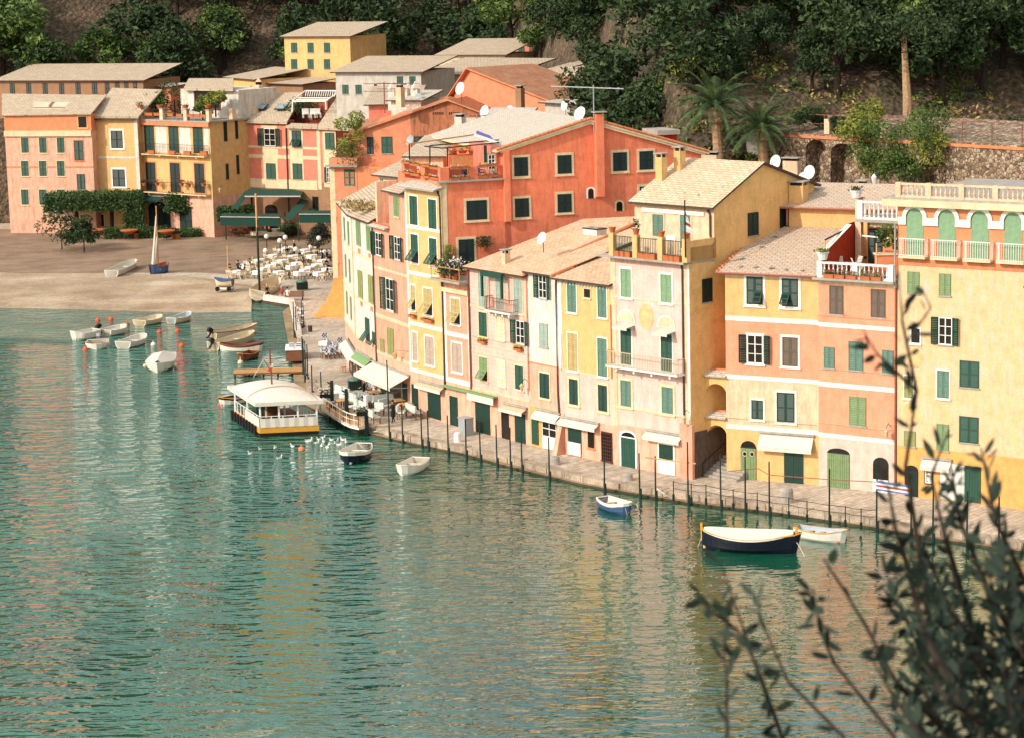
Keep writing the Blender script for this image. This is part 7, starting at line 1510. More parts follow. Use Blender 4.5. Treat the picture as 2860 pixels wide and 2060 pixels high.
CK = 1.25            # the plaza furniture
T0 = c0_ = None; gt = 'white-clothed tables of the plaza cafe'; gc = 'folding chairs of the plaza cafe'
rowang = radians(38)
TB = [(540,1100),(450,1140),(880,1110),(790,1150),(700,1190),(600,1230),(510,1280),(190,1280),(820,1285),(1005,1200),(1130,1295),(1220,1255),(1315,1215),(1405,1175),(1430,1300),(1095,1150),(890,940),(985,905),(1220,945),(1200,1000),(1040,1040),(740,1030),(1330,1035),(1520,965),(1490,1110),(300,1180),(1560,1240)]
for i, (x, y) in enumerate(TB):
    p = gp(*H_(x, y+75), 1.0)
    if T0 is None: T0 = table('small square cafe table under a white cloth on the plaza', p, rowang, group=gt); T0.scale = (CK,)*3
    else: copy_tree(T0, p, rowang)
    for j, (ox, oy, r) in enumerate(((0,-.85,pi), (0,.85,0), (.85,0,-pi/2), (-.85,0,pi/2))):
        if random.random() < .38: continue
        d = Matrix.Rotation(rowang, 3, 'Z') @ Vector((ox*CK, oy*CK, 0))
        if c0_ is None: c0_ = seat('cream folding chair with canvas seat at the plaza cafe tables', p+d, rowang+r, 'x', gc, cm='canvas_tan'); c0_.scale = (CK,)*3
        else: copy_tree(c0_, p+d, rowang+r+random.uniform(-.3,.3))
# restaurant under the green awnings
for i, (x, y, lab, mm) in enumerate(((510,665,'round-cornered table with cream cloth, left in front of the green awning','cream_chair'), (765,680,'table with long cream cloth beside the dark hedge','cream_chair'), (840,625,'table with cream cloth, middle of the row by the hedge','cream_chair'), (920,590,'table with cream cloth, upper of the row by the hedge','cream_chair'), (985,555,'table with cream cloth, farthest of the row by the hedge','cream_chair'))):
    table(lab, gp(*H_(x, y+70), 1.0), .3, .95, mm, group=None).scale = (1.1,)*3
gT = None
for x, y in ((150,640),(230,600),(560,615),(640,570),(420,570),(700,610),(150,575),(300,560)):
    p = gp(*H_(x, y+80), 1.0)
    if gT is None: gT = table('dark green topped table in the shade of the restaurant awning', p, .1, .9, 'green_dark', group='green tables under the restaurant awning', cloth=False)
    else: copy_tree(gT, p, .1)
gC = None
for x, y in ((245,640),(130,640),(640,600),(590,650),(730,570),(470,560),(800,530),(560,580),(300,610),(680,530),(200,560)):
    p = gp(*H_(x, y+70), 1.0)
    if gC is None: gC = seat('orange wooden chair at the shaded restaurant tables', p, .5, 'c', 'orange chairs under the restaurant awning', .7, 'wood_red', 'terracotta')
    else: copy_tree(gC, p, random.uniform(0, 6))
ra = thing('restaurant_awning', 'large sloping dark green awning of the restaurant in front of the pink house', 'awning', gp(745, 668, 1)); o = ra.location
def q3(px, py, D, t=H_): v = dp(*t(px, py), D); return v-o
DA, DB = PKHF.w.y-.5, gp(700,680,1).y
g = MB(); P = [q3(290,105,DA-4), q3(1140,105,DA-4), q3(1200,-5,DA), q3(340,-5,DA)]; g.poly(P, 'awning_green' if False else 'canvas_green'); g.poly([v-Vector((0,0,.12)) for v in reversed(P)], 'canvas_green'); g.bar(P[0], P[1], .16, 'canvas'); g.build('upper_canopy', ra)
for a, c, w_ in (((300,20),(80,285),.9), ((1185,100),(870,450),1.3), ((1300,255),(1180,405),.9)):
    g = MB(); p_, q_ = q3(*a, DA), q3(*c, DB+1); g.poly([p_, p_+Vector((w_,0,0)), q_+Vector((w_,0,-.1)), q_], 'canvas_green'); g.poly([q_, q_+Vector((w_,0,-.1)), p_+Vector((w_,0,-.01)), p_-Vector((0,0,.01))], 'canvas_green'); g.build('side_flap', ra)
for x0, y0, x1, y1 in ((-80,470,825,480), (1120,430,1600,430)):
    g = MB(); p_, q_ = q3(x0,y0,DB+.5), q3(x1,y1,DB+.5); g.poly([p_-Vector((0,0,.7)), q_-Vector((0,0,.7)), q_+Vector((0,0,.5)), p_+Vector((0,0,.5))], 'canvas_green'); g.poly([p_+Vector((0,0,.5)), q_+Vector((0,0,.5)), q_+Vector((0,2.5,.75)), p_+Vector((0,2.5,.75))], 'canvas_green'); g.bar(p_+Vector((0,-.05,.5)), q_+Vector((0,-.05,.5)), .1, 'canvas'); g.build('front_canopy', ra)
for x, yb in ((915,700),(1115,790),(840,720),(10,760),(480,760)):
    g = MB(); v = gp(*H_(x, yb), 1)-o; v2 = q3(x, 440, DB+.5); g.tube([v, (v.x, v.y, v2.z)], .09, 'green_dark', 6); g.build('post', ra)
def lamp(label, px, yt, yb, t, globes=True):
    p = gp(*t(px, yb), 1.0); h = dp(*t(px, yt), p.y).z-1; tt = thing('street_lamp', label, 'lamp', p); g = MB(); g.tube([(0,0,0),(0,0,.8)], .16, 'green_black', 8); g.tube([(0,0,.8),(0,0,h)], .06, 'green_black', 8); g.build('lamp_post', tt)
    for ox, oz in ((0, .15), (-1.9, -1.1), (2.0, -1.0)) if globes else ((0, .1),):
        g = MB(); g.ball((ox,0,h+oz), .33, 'white_paint', 8); g.build('globe', tt)
        if ox: g = MB(); g.tube([(0,0,h-1.9),(ox*.6,0,h-1.6),(ox,0,h+oz-.3)], .04, 'green_black', 5); g.build('arm', tt)
lamp('dark lamp post with three white globes among the cafe tables', 838, 795, 1080, H_)
for x, y, l in ((635,955,'left'), (920,970,'right'), (1430,985,'far right')):
    p = gp(*H_(x, y+60), 1.0); tt = thing('globe_lamp', 'short lamp with a white globe standing %s in the cafe' % l, 'lamp', p); g = MB(); g.tube([(0,0,0),(0,0,2.3)], .05, 'dark_iron', 6); g.build('lamp_post', tt); g = MB(); g.ball((0,0,2.6), .32, 'white_paint', 8); g.build('globe', tt)
# terrace seats in front of the salmon house
ang0 = SAF.a
for i, (x, y, w, r, l, b_) in enumerate(((1100,840,1.9,pi*0,'long cushioned bench against the wall under the cafe awning, left',1), (1200,870,1.0,0,'cushioned chair beside the long wall bench',0), (1335,940,1.5,0,'cushioned bench against the wall, right part of the cafe',1), (1130,960,1.6,-pi/2,'white cushioned low sofa in the middle of the cafe terrace',1), (1060,1100,.8,.6,'high-backed chair at the deck end',0), (985,1190,1.8,pi,'cushioned bench with back to the kerb, right of the white-topped post',1), (1190,1040,1.0,2.0,'cushioned chair behind the woman in black',0), (1425,1130,1.0,2.6,'cushioned chair at the right cafe table',0), (1530,1010,.9,0,'upright chair against the wall left of the dark door',0), (1620,1120,1.9,pi,'cushioned bench before the green door at the cafe end',1), (1715,1060,.9,.2,'cushioned chair at the right end by the wall',0),
        (425,880,1.4,0,'cushioned seat by the flower box on the deck',0), (400,1010,1.0,1.6,'turned cushioned chair between the deck posts',0), (505,950,1.6,0,'cushioned bench behind the middle deck post',1), (640,1010,1.5,0,'cushioned bench facing the deck railing',1), (735,1110,1.6,.1,'cushioned bench at the right of the deck',1), (640,905,1.4,pi,'pale cushioned seat on the pavement behind the deck',0))):
    p = gp(*R_(x, y), 1.0); 
    if x < 780: p.z = 1.25
    seat(l, p, ang0+r, 'c', None, w, 'wood', 'cushion', bool(b_)).scale = (1.15,)*3
cc = None
for i in range(4):
    p = gp(*R_(760+i*48, 900+i*22), 1.0)
    if cc is None: cc = seat('red-framed cushioned chair in the row of four on the cafe pavement', p, ang0-pi/2, 'c', 'row of four red-framed cafe chairs', .6, 'wood_red', 'cushion'); cc.scale = (1.15,)*3
    else: copy_tree(cc, p, ang0-pi/2)
for x, y, l in ((1010,880,'brown table in the row beside the seated couple'), (1380,1010,'brown table before the right wall bench'), (1500,1070,'brown round-edged table near the dark door'), (520,1010,'brown table on the hanging deck')): table(l, gp(*R_(x, y), 1.0 if x > 800 else 1.25), ang0, .5, 'wood_pale', cloth=False).scale = (1.2,)*3
# breakfast tables by the corner with checked chairs
for i, (x, y, l) in enumerate(((255,1440,'white-clothed table nearest the pavement at the corner trattoria'), (300,1545,'small table stacked with navy checked cushions'), (390,1510,'second table with navy checked cushions'))): table(l, gp(*Q_(x, y+60), 1.0), -.3, .45, 'white_cloth' if 'nearest' in l else 'checked_cloth')
tc = None
for x, y in ((265,1370),(335,1440),(250,1590),(310,1600),(375,1600),(490,1560),(530,1590),(430,1500),(500,1440)):
    p = gp(*Q_(x, y+50), 1.0)
    if tc is None: tc = seat('brown wooden chair with white and navy checked cushion at the corner trattoria', p, .4, 'c', 'checked chairs of the corner trattoria', .5, 'wood', 'checked_cloth'); tc.scale = (1.05,)*3
    else: copy_tree(tc, p, .4+random.choice((0, pi, pi/2)))
for x, y, l in ((1230,1180,'table block with white cloth and checked cushions on the lower ledge'),):
    p = gp(*O_(x, y+130), .9); t = thing('serving_counter', l, 'counter', p, radians(-86)); g = MB(); g.box(-1.7,1.7,-.9,.9,.0,1.05,'wood'); g.build('cabinet', t); g = MB(); g.box(-1.8,1.8,-.95,.95,1.05,1.12,'white_cloth'); g.build('cloth', t)
    for k in range(5):
        for j in range(2): g = MB(); g.box(-1.5+k*.6,-1.15+k*.6,-.6+j*.7,-.15+j*.7,1.12,1.28,'navy_stripe' if k % 2 else 'white_cloth'); g.build('cushion', t)
t = thing('stool', 'small pale wicker stool by the orange pillar', 'stool', gp(*P_(1950,215), 1.0)); g = MB(); g._lathe([(.3,.45),(.32,.52),(.28,.55)], 'wood_pale', 10); g.build('seat', t)
for i in range(4): g = MB(); a = i*pi/2; g.bar((cos(a)*.28,sin(a)*.28,0),(cos(a)*.2,sin(a)*.2,.47), .05, 'wood_pale'); g.build('leg', t)
t = thing('bench', 'slatted brown bench above the white quay wall', 'bench', gp(*O_(1215,430), 1.0), .0-.1); g = MB()
for i in range(4): g.box(-1.1,1.1,.05,.1,.5+i*.14,.6+i*.14,'wood')
g.build('backrest', t); g = MB(); 
for i in range(3): g.box(-1.1,1.1,-.45+i*.16,-.33+i*.16,.44,.49,'wood')
g.build('seat', t)
for sx in (-1, 1): g = MB(); g.bar((sx*.95,-.35,0),(sx*.95,-.35,.45), .08, 'dark_iron'); g.bar((sx*.95,.05,0),(sx*.95,.08,1.0), .08, 'dark_iron'); g.build('leg', t)
for x, y, l in ((265,790,'dark flower box with white flowers on the left deck post'), (825,1060,'dark flower box with white flowers on the deck railing')):
    p = gp(*R_(x, y+30), 2.2); pot('flower_box', l, p, 0, .3, 'leaf_dark', .5, box=.9, m='black_cloth', fl='white_flower', n=130, nf=70, size=.1, cat='planter')
for x, y, l in ((1330,640,'near the quay wall'), (1260,770,'by the pole foot')):
    p = gp(*O_(x, y+90), 1.0); g = MB(); leaves(g, 60, lambda: (random.gauss(0,.25), random.gauss(0,.15), random.uniform(.5,1.8)), .15, 'white_cloth'); g.bar((0,0,0),(0,0,1.9), .06, 'dark_iron'); tag(g.build('clothes_stand', None, p), 'stand hung with white linen %s' % l, 'stand')
# ================================================================== PEOPLE
def skin(name, joints, bones, mat, parent, sub=1):
    me = bpy.data.meshes.new(name); me.from_pydata([j[0] for j in joints], bones, []); o = bpy.data.objects.new(name+'_src', me); COL.objects.link(o)
    md = o.modifiers.new('s', 'SKIN'); sv = me.skin_vertices[0].data
    for i, j in enumerate(joints): sv[i].radius = (j[1], j[2] if len(j) > 2 else j[1]); sv[i].use_root = (i == 0)
    m2 = o.modifiers.new('b', 'SUBSURF'); m2.levels = sub; m2.render_levels = sub
    dg = bpy.context.evaluated_depsgraph_get(); nm = bpy.data.meshes.new_from_object(o.evaluated_get(dg)); bpy.data.objects.remove(o)
    nm.materials.clear(); ms = mat if isinstance(mat, list) else [mat]
    for m in ms: nm.materials.append(MATS[m])
    r = bpy.data.objects.new(name, nm); COL.objects.link(r); r.parent = parent
    for p in nm.polygons: p.use_smooth = True
    return r
def person(label, p, rot, top='black_cloth', legs='black_cloth', hair='hair_dark', pose='sit', s=1.0, coat=False, cat='person'):
    t = thing('person', label, cat, p, rot); t.scale = (s,)*3
    if pose == 'sit': hz, kn, ft = .5, (-.42, .5), (-.45, .04)
    else: hz, kn, ft = .92, (-.03, .5), (.03, .05)
    J = [((0,0,hz),.13,.11), ((0,.0,hz+.2),.12,.1), ((0,.01,hz+.42),.15,.1), ((0,0,hz+.53),.06), ((0,-.01,hz+.6),.05), ((0,-.02,hz+.68),.085,.095), ((0,-.02,hz+.78),.07,.09)]; Bn = [(0,1),(1,2),(2,3),(3,4),(4,5),(5,6)]
    for sx in (-1, 1):
        st = .12 if pose == 'walk' else 0; k = len(J); kk = kn[0]-sx*st; f2 = ft[0]-sx*st*1.6 if pose == 'walk' else ft[0]
        J += [((sx*.1,0 if pose != 'sit' else -.05,hz-.04),.095), ((sx*.11,kk,kn[1] if pose != 'sit' else .5),.065), ((sx*.11,f2,.1),.04), ((sx*.12,f2-.14,.035),.04,.03)]; Bn += [(0,k),(k,k+1),(k+1,k+2),(k+2,k+3)]
        k = len(J); hy = -.3 if pose == 'sit' else -.1; hz2 = hz+.2 if pose == 'sit' else hz-.02
        if coat: hy, hz2 = -.27, hz+.18
        J += [((sx*.19,0,hz+.48),.055), ((sx*.25,-.02,hz+.24),.042), ((sx*(.16 if pose == 'sit' or coat else .26),hy,hz2),.032), ((sx*(.13 if pose == 'sit' or coat else .26),hy-.06,hz2-.02),.026,.036)]; Bn += [(2,k),(k,k+1),(k+1,k+2),(k+2,k+3)]
        h0 = J[-1][0]
        for fi in range(4): kf = len(J); ox = (fi-1.5)*.02; J += [((h0[0]+ox,h0[1]-.045,h0[2]-.012),.0085), ((h0[0]+ox,h0[1]-.075-.006*(fi in (1,2)),h0[2]-.035),.0075)]; Bn += [(k+3,kf),(kf,kf+1)]
        kf = len(J); J += [((h0[0]-sx*.04,h0[1]-.01,h0[2]+.005),.009), ((h0[0]-sx*.05,h0[1]-.045,h0[2]),.008)]; Bn += [(k+3,kf),(kf,kf+1)]
    o = skin('body', J, Bn, ['skin', top, legs], t)
    for pl in o.data.polygons:
        c = pl.center; arm = abs(c.x) > .1 and c.y < -.22 and c.z > hz+.05 if pose == 'sit' or coat else (abs(c.x) > .2 and c.z < hz+.05 and c.z > hz-.2)
        pl.material_index = 0 if (c.z > hz+.55 or arm and abs(c.y) > .27) else (1 if c.z > hz-.02 and not (pose == 'sit' and c.y < -.15 and c.z < .62) else 2)
    g = MB(); cz_ = hz+.75; g._lathe([(.01,-.09),(.098,-.03),(.105,.03),(.08,.09),(.01,.125)], hair, 10, (0,.012,cz_+.03)); g.build('hair', t)
    g = MB(); g.bar((0,-.105,cz_-.02),(0,-.135,cz_-.05), .025, 'skin'); [g.ball((sx*.035,-.1,cz_-.005), .012, 'black_cloth', 4) for sx in (-1,1)]; [g.ball((sx*.09,-.01,cz_-.03), .022, 'skin', 4) for sx in (-1,1)]; g.bar((-.025,-.11,cz_-.085),(.025,-.11,cz_-.085), .012, 'red_cloth'); g.build('face', t)
    if coat: g = MB(); g._lathe([(.24,hz-.42),(.2,hz-.1),(.165,hz+.05),(.19,hz+.35),(.15,hz+.5),(.07,hz+.55)], top, 12); g.v = [(a, b*.75, c) for a, b, c in g.v]; g.build('coat', t)
    return t
person('woman in a long black coat with dark hair standing on the quay before the cafe', gp(*R_(1300,1200), 1.0), ang0+.3, hair='hair_dark', pose='walk', s=1.08, coat=True)
person('man in dark blue jacket with white hair standing among the far cafe tables', gp(*H_(1050,1010), 1.0), 1.2, 'navy', 'black_cloth', 'hair_grey', 'stand', 1.15)
for x, y, r, tp, hr, l in ((195,1230,2.6,'black_cloth','hair_dark','person in black sitting left at the first table row, facing away'), (70,1290,1.0,'black_cloth','hair_dark','person in black sitting beside the bare wooden mast'), (300,1290,-1.0,'black_cloth','hair_dark','person in black sitting right of the front left table'), (375,1200,2.0,'black_cloth','hair_dark','person in black in the second row by the left tables'), (905,1320,1.5,'black_cloth','hair_dark','person in dark clothes at the front table near the leaning boat'), (1000,1170,.3,'black_cloth','hair_grey','grey-haired person in black in the middle of the cafe'), (1130,1060,2.4,'black_cloth','hair_grey','person in black with pale hair beside the upper middle table'), (1180,1190,-1.2,'black_cloth','hair_dark','person in black bending over a table right of the middle'), (1340,990,.2,'red_cloth','hair_dark','person in a dark red top at the upper right tables'), (1400,1040,1.7,'black_cloth','hair_dark','person in black left of the far right globe lamp'), (1470,1060,-.6,'black_cloth','hair_dark','person in black right of the far right globe lamp'), (1545,1060,2.2,'black_cloth','hair_dark','person in black close to the orange house, upper'), (1540,1190,.9,'black_cloth','hair_grey','fair-haired person in black close to the orange house, middle'), (1555,1310,-1.9,'black_cloth','hair_dark','person in black close to the orange house, lower'), (1290,950,2.5,'white_cloth','hair_dark','person in white in the top row of tables'), (945,1000,.4,'black_cloth','hair_dark','person in black just left of the standing man')):
    person(l, gp(*H_(x, y+35), 1.0), r, tp, 'black_cloth', hr, 'sit', 1.15)
person('person in a coral shirt and white trousers sitting on the quay wall bench', gp(*O_(1020,420), 1.0), pi+.2, 'red_cloth', 'white_cloth', 'hair_grey', 'sit', 1.1); person('dark-haired person in a white top sitting right of the coral shirt', gp(*O_(1110,430), 1.0), pi-.2, 'white_cloth', 'white_cloth', 'hair_dark', 'sit', 1.1); person('person in dark clothes sitting under the leaning white boat', gp(*O_(800,385), 1.0), .4, 'black_cloth', 'black_cloth', 'hair_grey', 'sit', 1.1)
person('person in pale top with fair hair at the cafe under the big awning', gp(*R_(940,790), 1.0), ang0+1.2, 'white_cloth', 'black_cloth', 'hair_grey', 'sit', 1.15); person('person in black jacket sitting at the left end of the cafe couple', gp(*R_(860,800), 1.0), ang0-.6, 'black_cloth', 'black_cloth', 'hair_dark', 'sit', 1.15); person('person in grey-white coat sitting by the wall bench', gp(*R_(1010,800), 1.0), ang0+.2, 'white_cloth', 'black_cloth', 'hair_dark', 'sit', 1.15)
# ================================================================== THINGS ON THE ROOF TERRACES
F = PKB
for i, (a, c) in enumerate(zip(PKX, PKX[1:])):
    for k in range(3):
        u = a+.45+(c-a-.9)*(k+.5)/3; v = F.root.location+Vector((cos(F.a)*u+sin(F.a)*.55, sin(F.a)*u-cos(F.a)*.55, PKZ)); 
        pot('planter', 'square terracotta trough outside the pink house terrace, %s bay' % ('left','middle','right')[i], v, 0, .42, None, box=.62, rot=F.a, group='terracotta troughs outside the %s bay' % ('left','middle','right')[i], cat='planter')
for x, l in zip(PKX, ('on the left pier','with a dark plant on the second pier','on the third pier','on the right pier by the flag')):
    v = F.root.location+Vector((cos(F.a)*x-sin(F.a)*PKY, sin(F.a)*x+cos(F.a)*PKY, PKZ+PKH+.25)); pot('flowerpot', 'terracotta pot %s of the pink house terrace' % l, v, .27, .4, 'leaf_dark' if 'second' in l else None, .8, .4, n=90, size=.1)
p = on(F, K_(1548,1580), PKY-.3); t = thing('flagpole', 'thin dark flagpole with limp white and red flag on the pink house terrace', 'flagpole', p); h = dp(*K_(1540,705), p.y).z-p.z; g = MB(); g.tube([(0,0,0),(0,0,h)], .05, 'dark_iron', 6); g.build('pole', t); g = MB()
z1, z0 = h*.8, h*.45
for i in range(6):
    f0, f1 = i/6, (i+1)/6; w0, w1 = .12+.5*f0, .12+.5*f1; g.poly([(.05,.0,z1-(z1-z0)*f0),(.05,0,z1-(z1-z0)*f1),(w1,.1*(i % 2),z1-(z1-z0)*f1-.2),(w0,.1*((i+1) % 2),z1-(z1-z0)*f0-.2)], 'red_cloth' if i in (0, 3) else 'white_cloth')
g.build('flag', t)
F = R2B
for i, (x, l) in enumerate(((165,'leftmost'), (330,'second'), (510,'third'), (720,'fourth'), (890,'rightmost'))):
    u = F.u(M_(x, 1545), -.75); v = F.root.location+Vector((cos(F.a)*u+sin(F.a)*.5, sin(F.a)*u-cos(F.a)*.5, R2Z+.06)); pot('planter', '%s terracotta trough of red and green plants below the balustrade' % l, v, 0, .28, 'leaf_mid', .3, box=.75, rot=F.a, fl='red_flower', n=80, nf=22, cat='planter', size=.07)
for x, y, yy, l in ((100,1340,-.25,'white urn with yellow plant on the lower balustrade corner'), (610,400,3.8,'white urn with agave on the upper balustrade corner')):
    p = on(F, M_(x, y), yy); pot('urn', l, p, .42, .55, 'leaf_yellow' if x < 200 else 'leaf_dark', .3, .6, m='marble_white', n=120, size=.1)
wc = None
for i, (x, yy, r) in enumerate(((370,1.7,.7), (590,2.4,-.5), (640,1.7,2.2))):
    u = F.u(M_(x,1370), yy); v = F.root.location+Vector((cos(F.a)*u-sin(F.a)*yy, sin(F.a)*u+cos(F.a)*yy, R2Z+.06)); t = thing('deck_chair', 'white slatted folding armchair on the balustrade terrace, %s' % ('left','middle, higher back','right, side on')[i], 'chair', v, F.a+r); g = MB()
    for k in range(8): z = .5+k*.09; g.box(-.26,.26,.22+k*.035,.25+k*.035,z,z+.06,'white_paint')
    g.build('backrest', t); g = MB()
    for k in range(5): g.box(-.26,.26,-.28+k*.1,-.21+k*.1,.42,.45,'white_paint')
    g.build('seat', t)
    for sx in (-1, 1): g = MB(); g.bar((sx*.28,-.28,0),(sx*.28,.2,.6), .05, 'white_paint'); g.bar((sx*.28,.3,0),(sx*.28,-.25,.62), .05, 'white_paint'); g.bar((sx*.28,-.3,.64),(sx*.28,.25,.64), .05, 'white_paint'); g.build('leg', t)
u = F.u(M_(500,1300), 2.0); table('white folding table between the slatted chairs on the terrace', F.root.location+Vector((cos(F.a)*u-sin(F.a)*2.0, sin(F.a)*u+cos(F.a)*2.0, R2Z+.06)), F.a, .5, 'white_paint', cloth=False, leg='white_paint')
p = on(F, M_(1100,1280), 1.2); t = thing('potted_tree', 'bushy green plants in a tiered planter at the terrace right end', 'plant', p); crown_mesh(.9, 1.2, 900, .12, 'leaf_mid', 9).build('foliage', t, (0,0,1.0)); g = MB(); g.box(-.9,.9,-.4,.4,-1.3,.1,'orange'); g.box(-1,1,-.5,.5,.1,.2,'trim_cream'); g.build('planter', t)
F = OF; p = F.root.location+Vector((cos(F.a)*OW*.45+sin(F.a)*.5, sin(F.a)*OW*.45-cos(F.a)*.5, OZ))
for i, (dx_, m, fl, r, l) in enumerate(((-1.0,'leaf_mid',None,.55,'green leafy plants left on the planted balcony'), (0,'leaf_dark','red_flower',.5,'dark plants with a few red flowers mid balcony'), (.9,'leaf_olive','white_flower',.75,'tall silvery flowering shrub right on the planted balcony'))):
    v = p+Vector((cos(F.a)*dx_, sin(F.a)*dx_, 0)); t = pot('balcony_plant', l, v, .3, .35, m, 1.0+r*.5, r*1.6, n=420, fl=fl, nf=160 if fl == 'white_flower' else 40, size=.1, cat='plant')
F = YBF; 
for (x, y, l) in ((1760,1510,'upper'), (1760,1620,'lower')):
    p = on(CBF, I_(x, y+30), -.35); pot('wall_pot', '%s round bushy plant hanging on the cream corner strip' % l, p, .15, .2, 'leaf_mid' if l == 'lower' else 'leaf_yellow', .6, .6, n=240, size=.09, cat='plant')
p = on(CBF, J_(665,930), -.3); pot('wall_pot', 'round clipped shrub by the lean-to on the coral wall', p, .3, .3, 'leaf_dark', .9, .9, n=420, size=.1, cat='plant')
for (u_, z_, l, fc) in ((1.2, 0, 'dry golden plants along the eaves of the white house, left', WHF), (2.6, 0, 'dry golden plants along the eaves of the white house, right', WHF)):
    pa = on(fc, I_(330 if u_ < 2 else 470, 830 if u_ < 2 else 870), 0.2); t = thing('rooftop_plants', l, 'plant', pa); g = MB(); leaves(g, 420, lambda: (random.gauss(0,.8), random.gauss(0,.4), random.uniform(0,.8)), .13, 'leaf_straw'); leaves(g, 60, lambda: (random.gauss(0,.8), random.gauss(0,.4), random.uniform(.3,.9)), .1, 'white_flower'); g.build('foliage', t)
for i, x in enumerate((880, 1180, 1570, 1910)):
    p = on(fl2, A_(x, 395), -.1); pot('urn', 'terracotta bowl on the %s roof garden pier' % ('leftmost','second','third','rightmost corner')[i], p, .5, .45, 'leaf_dark' if i == 0 else None, .5, .6, n=70, size=.12)
for (x, y, yy, r, hz, m, l) in ((1400,260,7,3.6,3.0,'leaf_dark','large dark ivy mass in the roof garden of the balcony house'), (1110,310,4,1.6,1.5,'leaf_mid','green potted tree at the left of the roof garden'), (1875,330,3,1.3,1.2,'leaf_yellow','pale green potted bush, left of the pair before the roof room'), (2020,260,3,1.5,1.3,'leaf_yellow','pale green potted bush, right of the pair before the roof room'), (1830,440,1.5,1.2,.9,'leaf_mid','low green plant behind the roof garden railing')):
    p = on(fl2, A_(x, y), yy); t = thing('roof_shrub', l, 'plant', p); crown_mesh(r, hz, 1300, .2, m, 12).build('foliage', t); g = MB(); g.tube([(0,0,-hz-1.2),(0,0,0)], [.12,.08], 'bark', 6); g.build('stem', t)
tp = None
for k, (x, y) in enumerate(((950,490),(1030,495),(1140,495),(1345,505),(1480,510),(1650,515),(1745,520),(1835,520))):
    p = on(fl2, A_(x, y+15), -.05)
    if tp is None: tp = pot('planter', 'terracotta trough at the foot of the roof garden railing', p, 0, .4, None, box=1.15, rot=fl2.a, group='terracotta troughs on the roof garden edge', cat='planter')
    else: copy_tree(tp, p)
pp = None
for k, (x, y) in enumerate(((1050,1075),(1365,1082),(1600,1090),(1850,1090))):
    p = on(fl2, A_(x, y+15), -.95)
    if pp is None: pp = pot('planter', 'terracotta trough on the upper iron balcony edge', p, 0, .5, None, box=1.3, rot=fl2.a, group='troughs on the upper iron balcony', cat='planter')
    else: copy_tree(pp, p)
for k, (x, y, l) in enumerate(((945,1545,'dark plant'), (1140,1540,'red geranium'), (1510,1545,'orange geranium'), (1620,1560,'dark bowl'), (1845,1550,'red-leaved plant'))):
    p = on(fl2, A_(x, y+35), -.9); pot('flowerpot', '%s in a terracotta pot on the lower iron balcony' % l, p, .35, .4, 'leaf_dark', .5, .8, n=60, fl='red_flower' if 'geran' in l else None, size=.12)
for (px, py, D, r, rz, l) in (((1400,100),0,250,0.7,-.8,'large white dish on the ridge of the stained gable'), ((1770,450),0,232,0.63,-.8,'white dish above the right slope of the stained gable'), ((2145,450),0,236,0.63,-.8,'white dish at the right, before the pink roof'), ((1445,640),0,222,0.63,-.8,'grey dish in front of the stained wall'), ((1805,650),0,224,0.77,-.8,'large grey dish left of the coral house roof'), ((760,275),0,258,0.77,-.8,'grey dish left of the stained gable roof'), ((635,890),0,212,0.49,-.8,'narrow grey dish by the corner of the stained wall')):
    p = dp(*C_(*px), D); dish('satellite_dish', l, (p.x, p.y, p.z-1.2), r, rz, -20, 1.2, m='grey_metal' if 'grey' in l else 'dish_white')
for (px, py), D, r, l in (((1840,1220),197,.62,'white dish beside the apex of the ochre side wall'), ):
    p = dp(*E_(px, py), D); dish('satellite_dish', l, (p.x, p.y, p.z-1.0), r, -.8, -15, 1.0)
for (px, py), D, r, l in (((175,1375),195,.6,'upper of two white dishes beside the taupe roof'), ((85,1490),194,.66,'lower of two white dishes beside the taupe roof')):
    p = dp(*F_(px, py), D); dish('satellite_dish', l, (p.x, p.y, p.z-1.2), r, -.7, -15, 1.2)
p = dp(*D_(805,360), 238); dish('satellite_dish', 'white dish in front of the flat white shed', (p.x, p.y, p.z-1.2), .5, -.8, -15, 1.2)
for (x0, y0, x1, y1, D, l) in ((240,0,240,330,256,'tall rust scaffold pole bundle left of the white chimneys'), (440,0,440,240,256,'rust scaffold pole behind the white chimneys'), (1650,490,1650,790,220,'pale aerial mast left before the coral roof'), (1900,490,1900,770,220,'pale aerial mast before the coral roof'), (2110,480,2110,700,221,'pale aerial mast right before the coral roof')):
    a, c = dp(*C_(x0, y1), D), dp(*C_(x0, y0), D); t = thing('aerial', l, 'aerial', a); h = c.z-a.z; m = 'rust_pipe' if 'rust' in l else 'grey_metal'; g = MB(); g.tube([(0,0,-1),(0,0,h)], .06, m, 6); g.build('mast', t)
    for f in (.95, .6): g = MB(); g.bar((-2.2,0,h*f),(2.4,0,h*f-.1), .06, m); [g.bar((-2+i*.8,-.35,h*f),(-2+i*.8,.35,h*f), .04, m) for i in range(5)]; g.build('crossbar', t)
p = dp(*M_(878,400), 188); t = thing('street_lamp', 'old lantern on a thin black post above the taupe roof', 'lamp', (p.x, p.y, p.z-1)); h = dp(*M_(878,180), 188).z-p.z+1; g = MB(); g.tube([(0,0,0),(0,0,h)], .06, 'dark_iron', 6); g.build('lamp_post', t); g = MB(); g._lathe([(.12,h),(.22,h+.5),(.05,h+.75)], 'dish_white', 6); g.build('lantern', t)
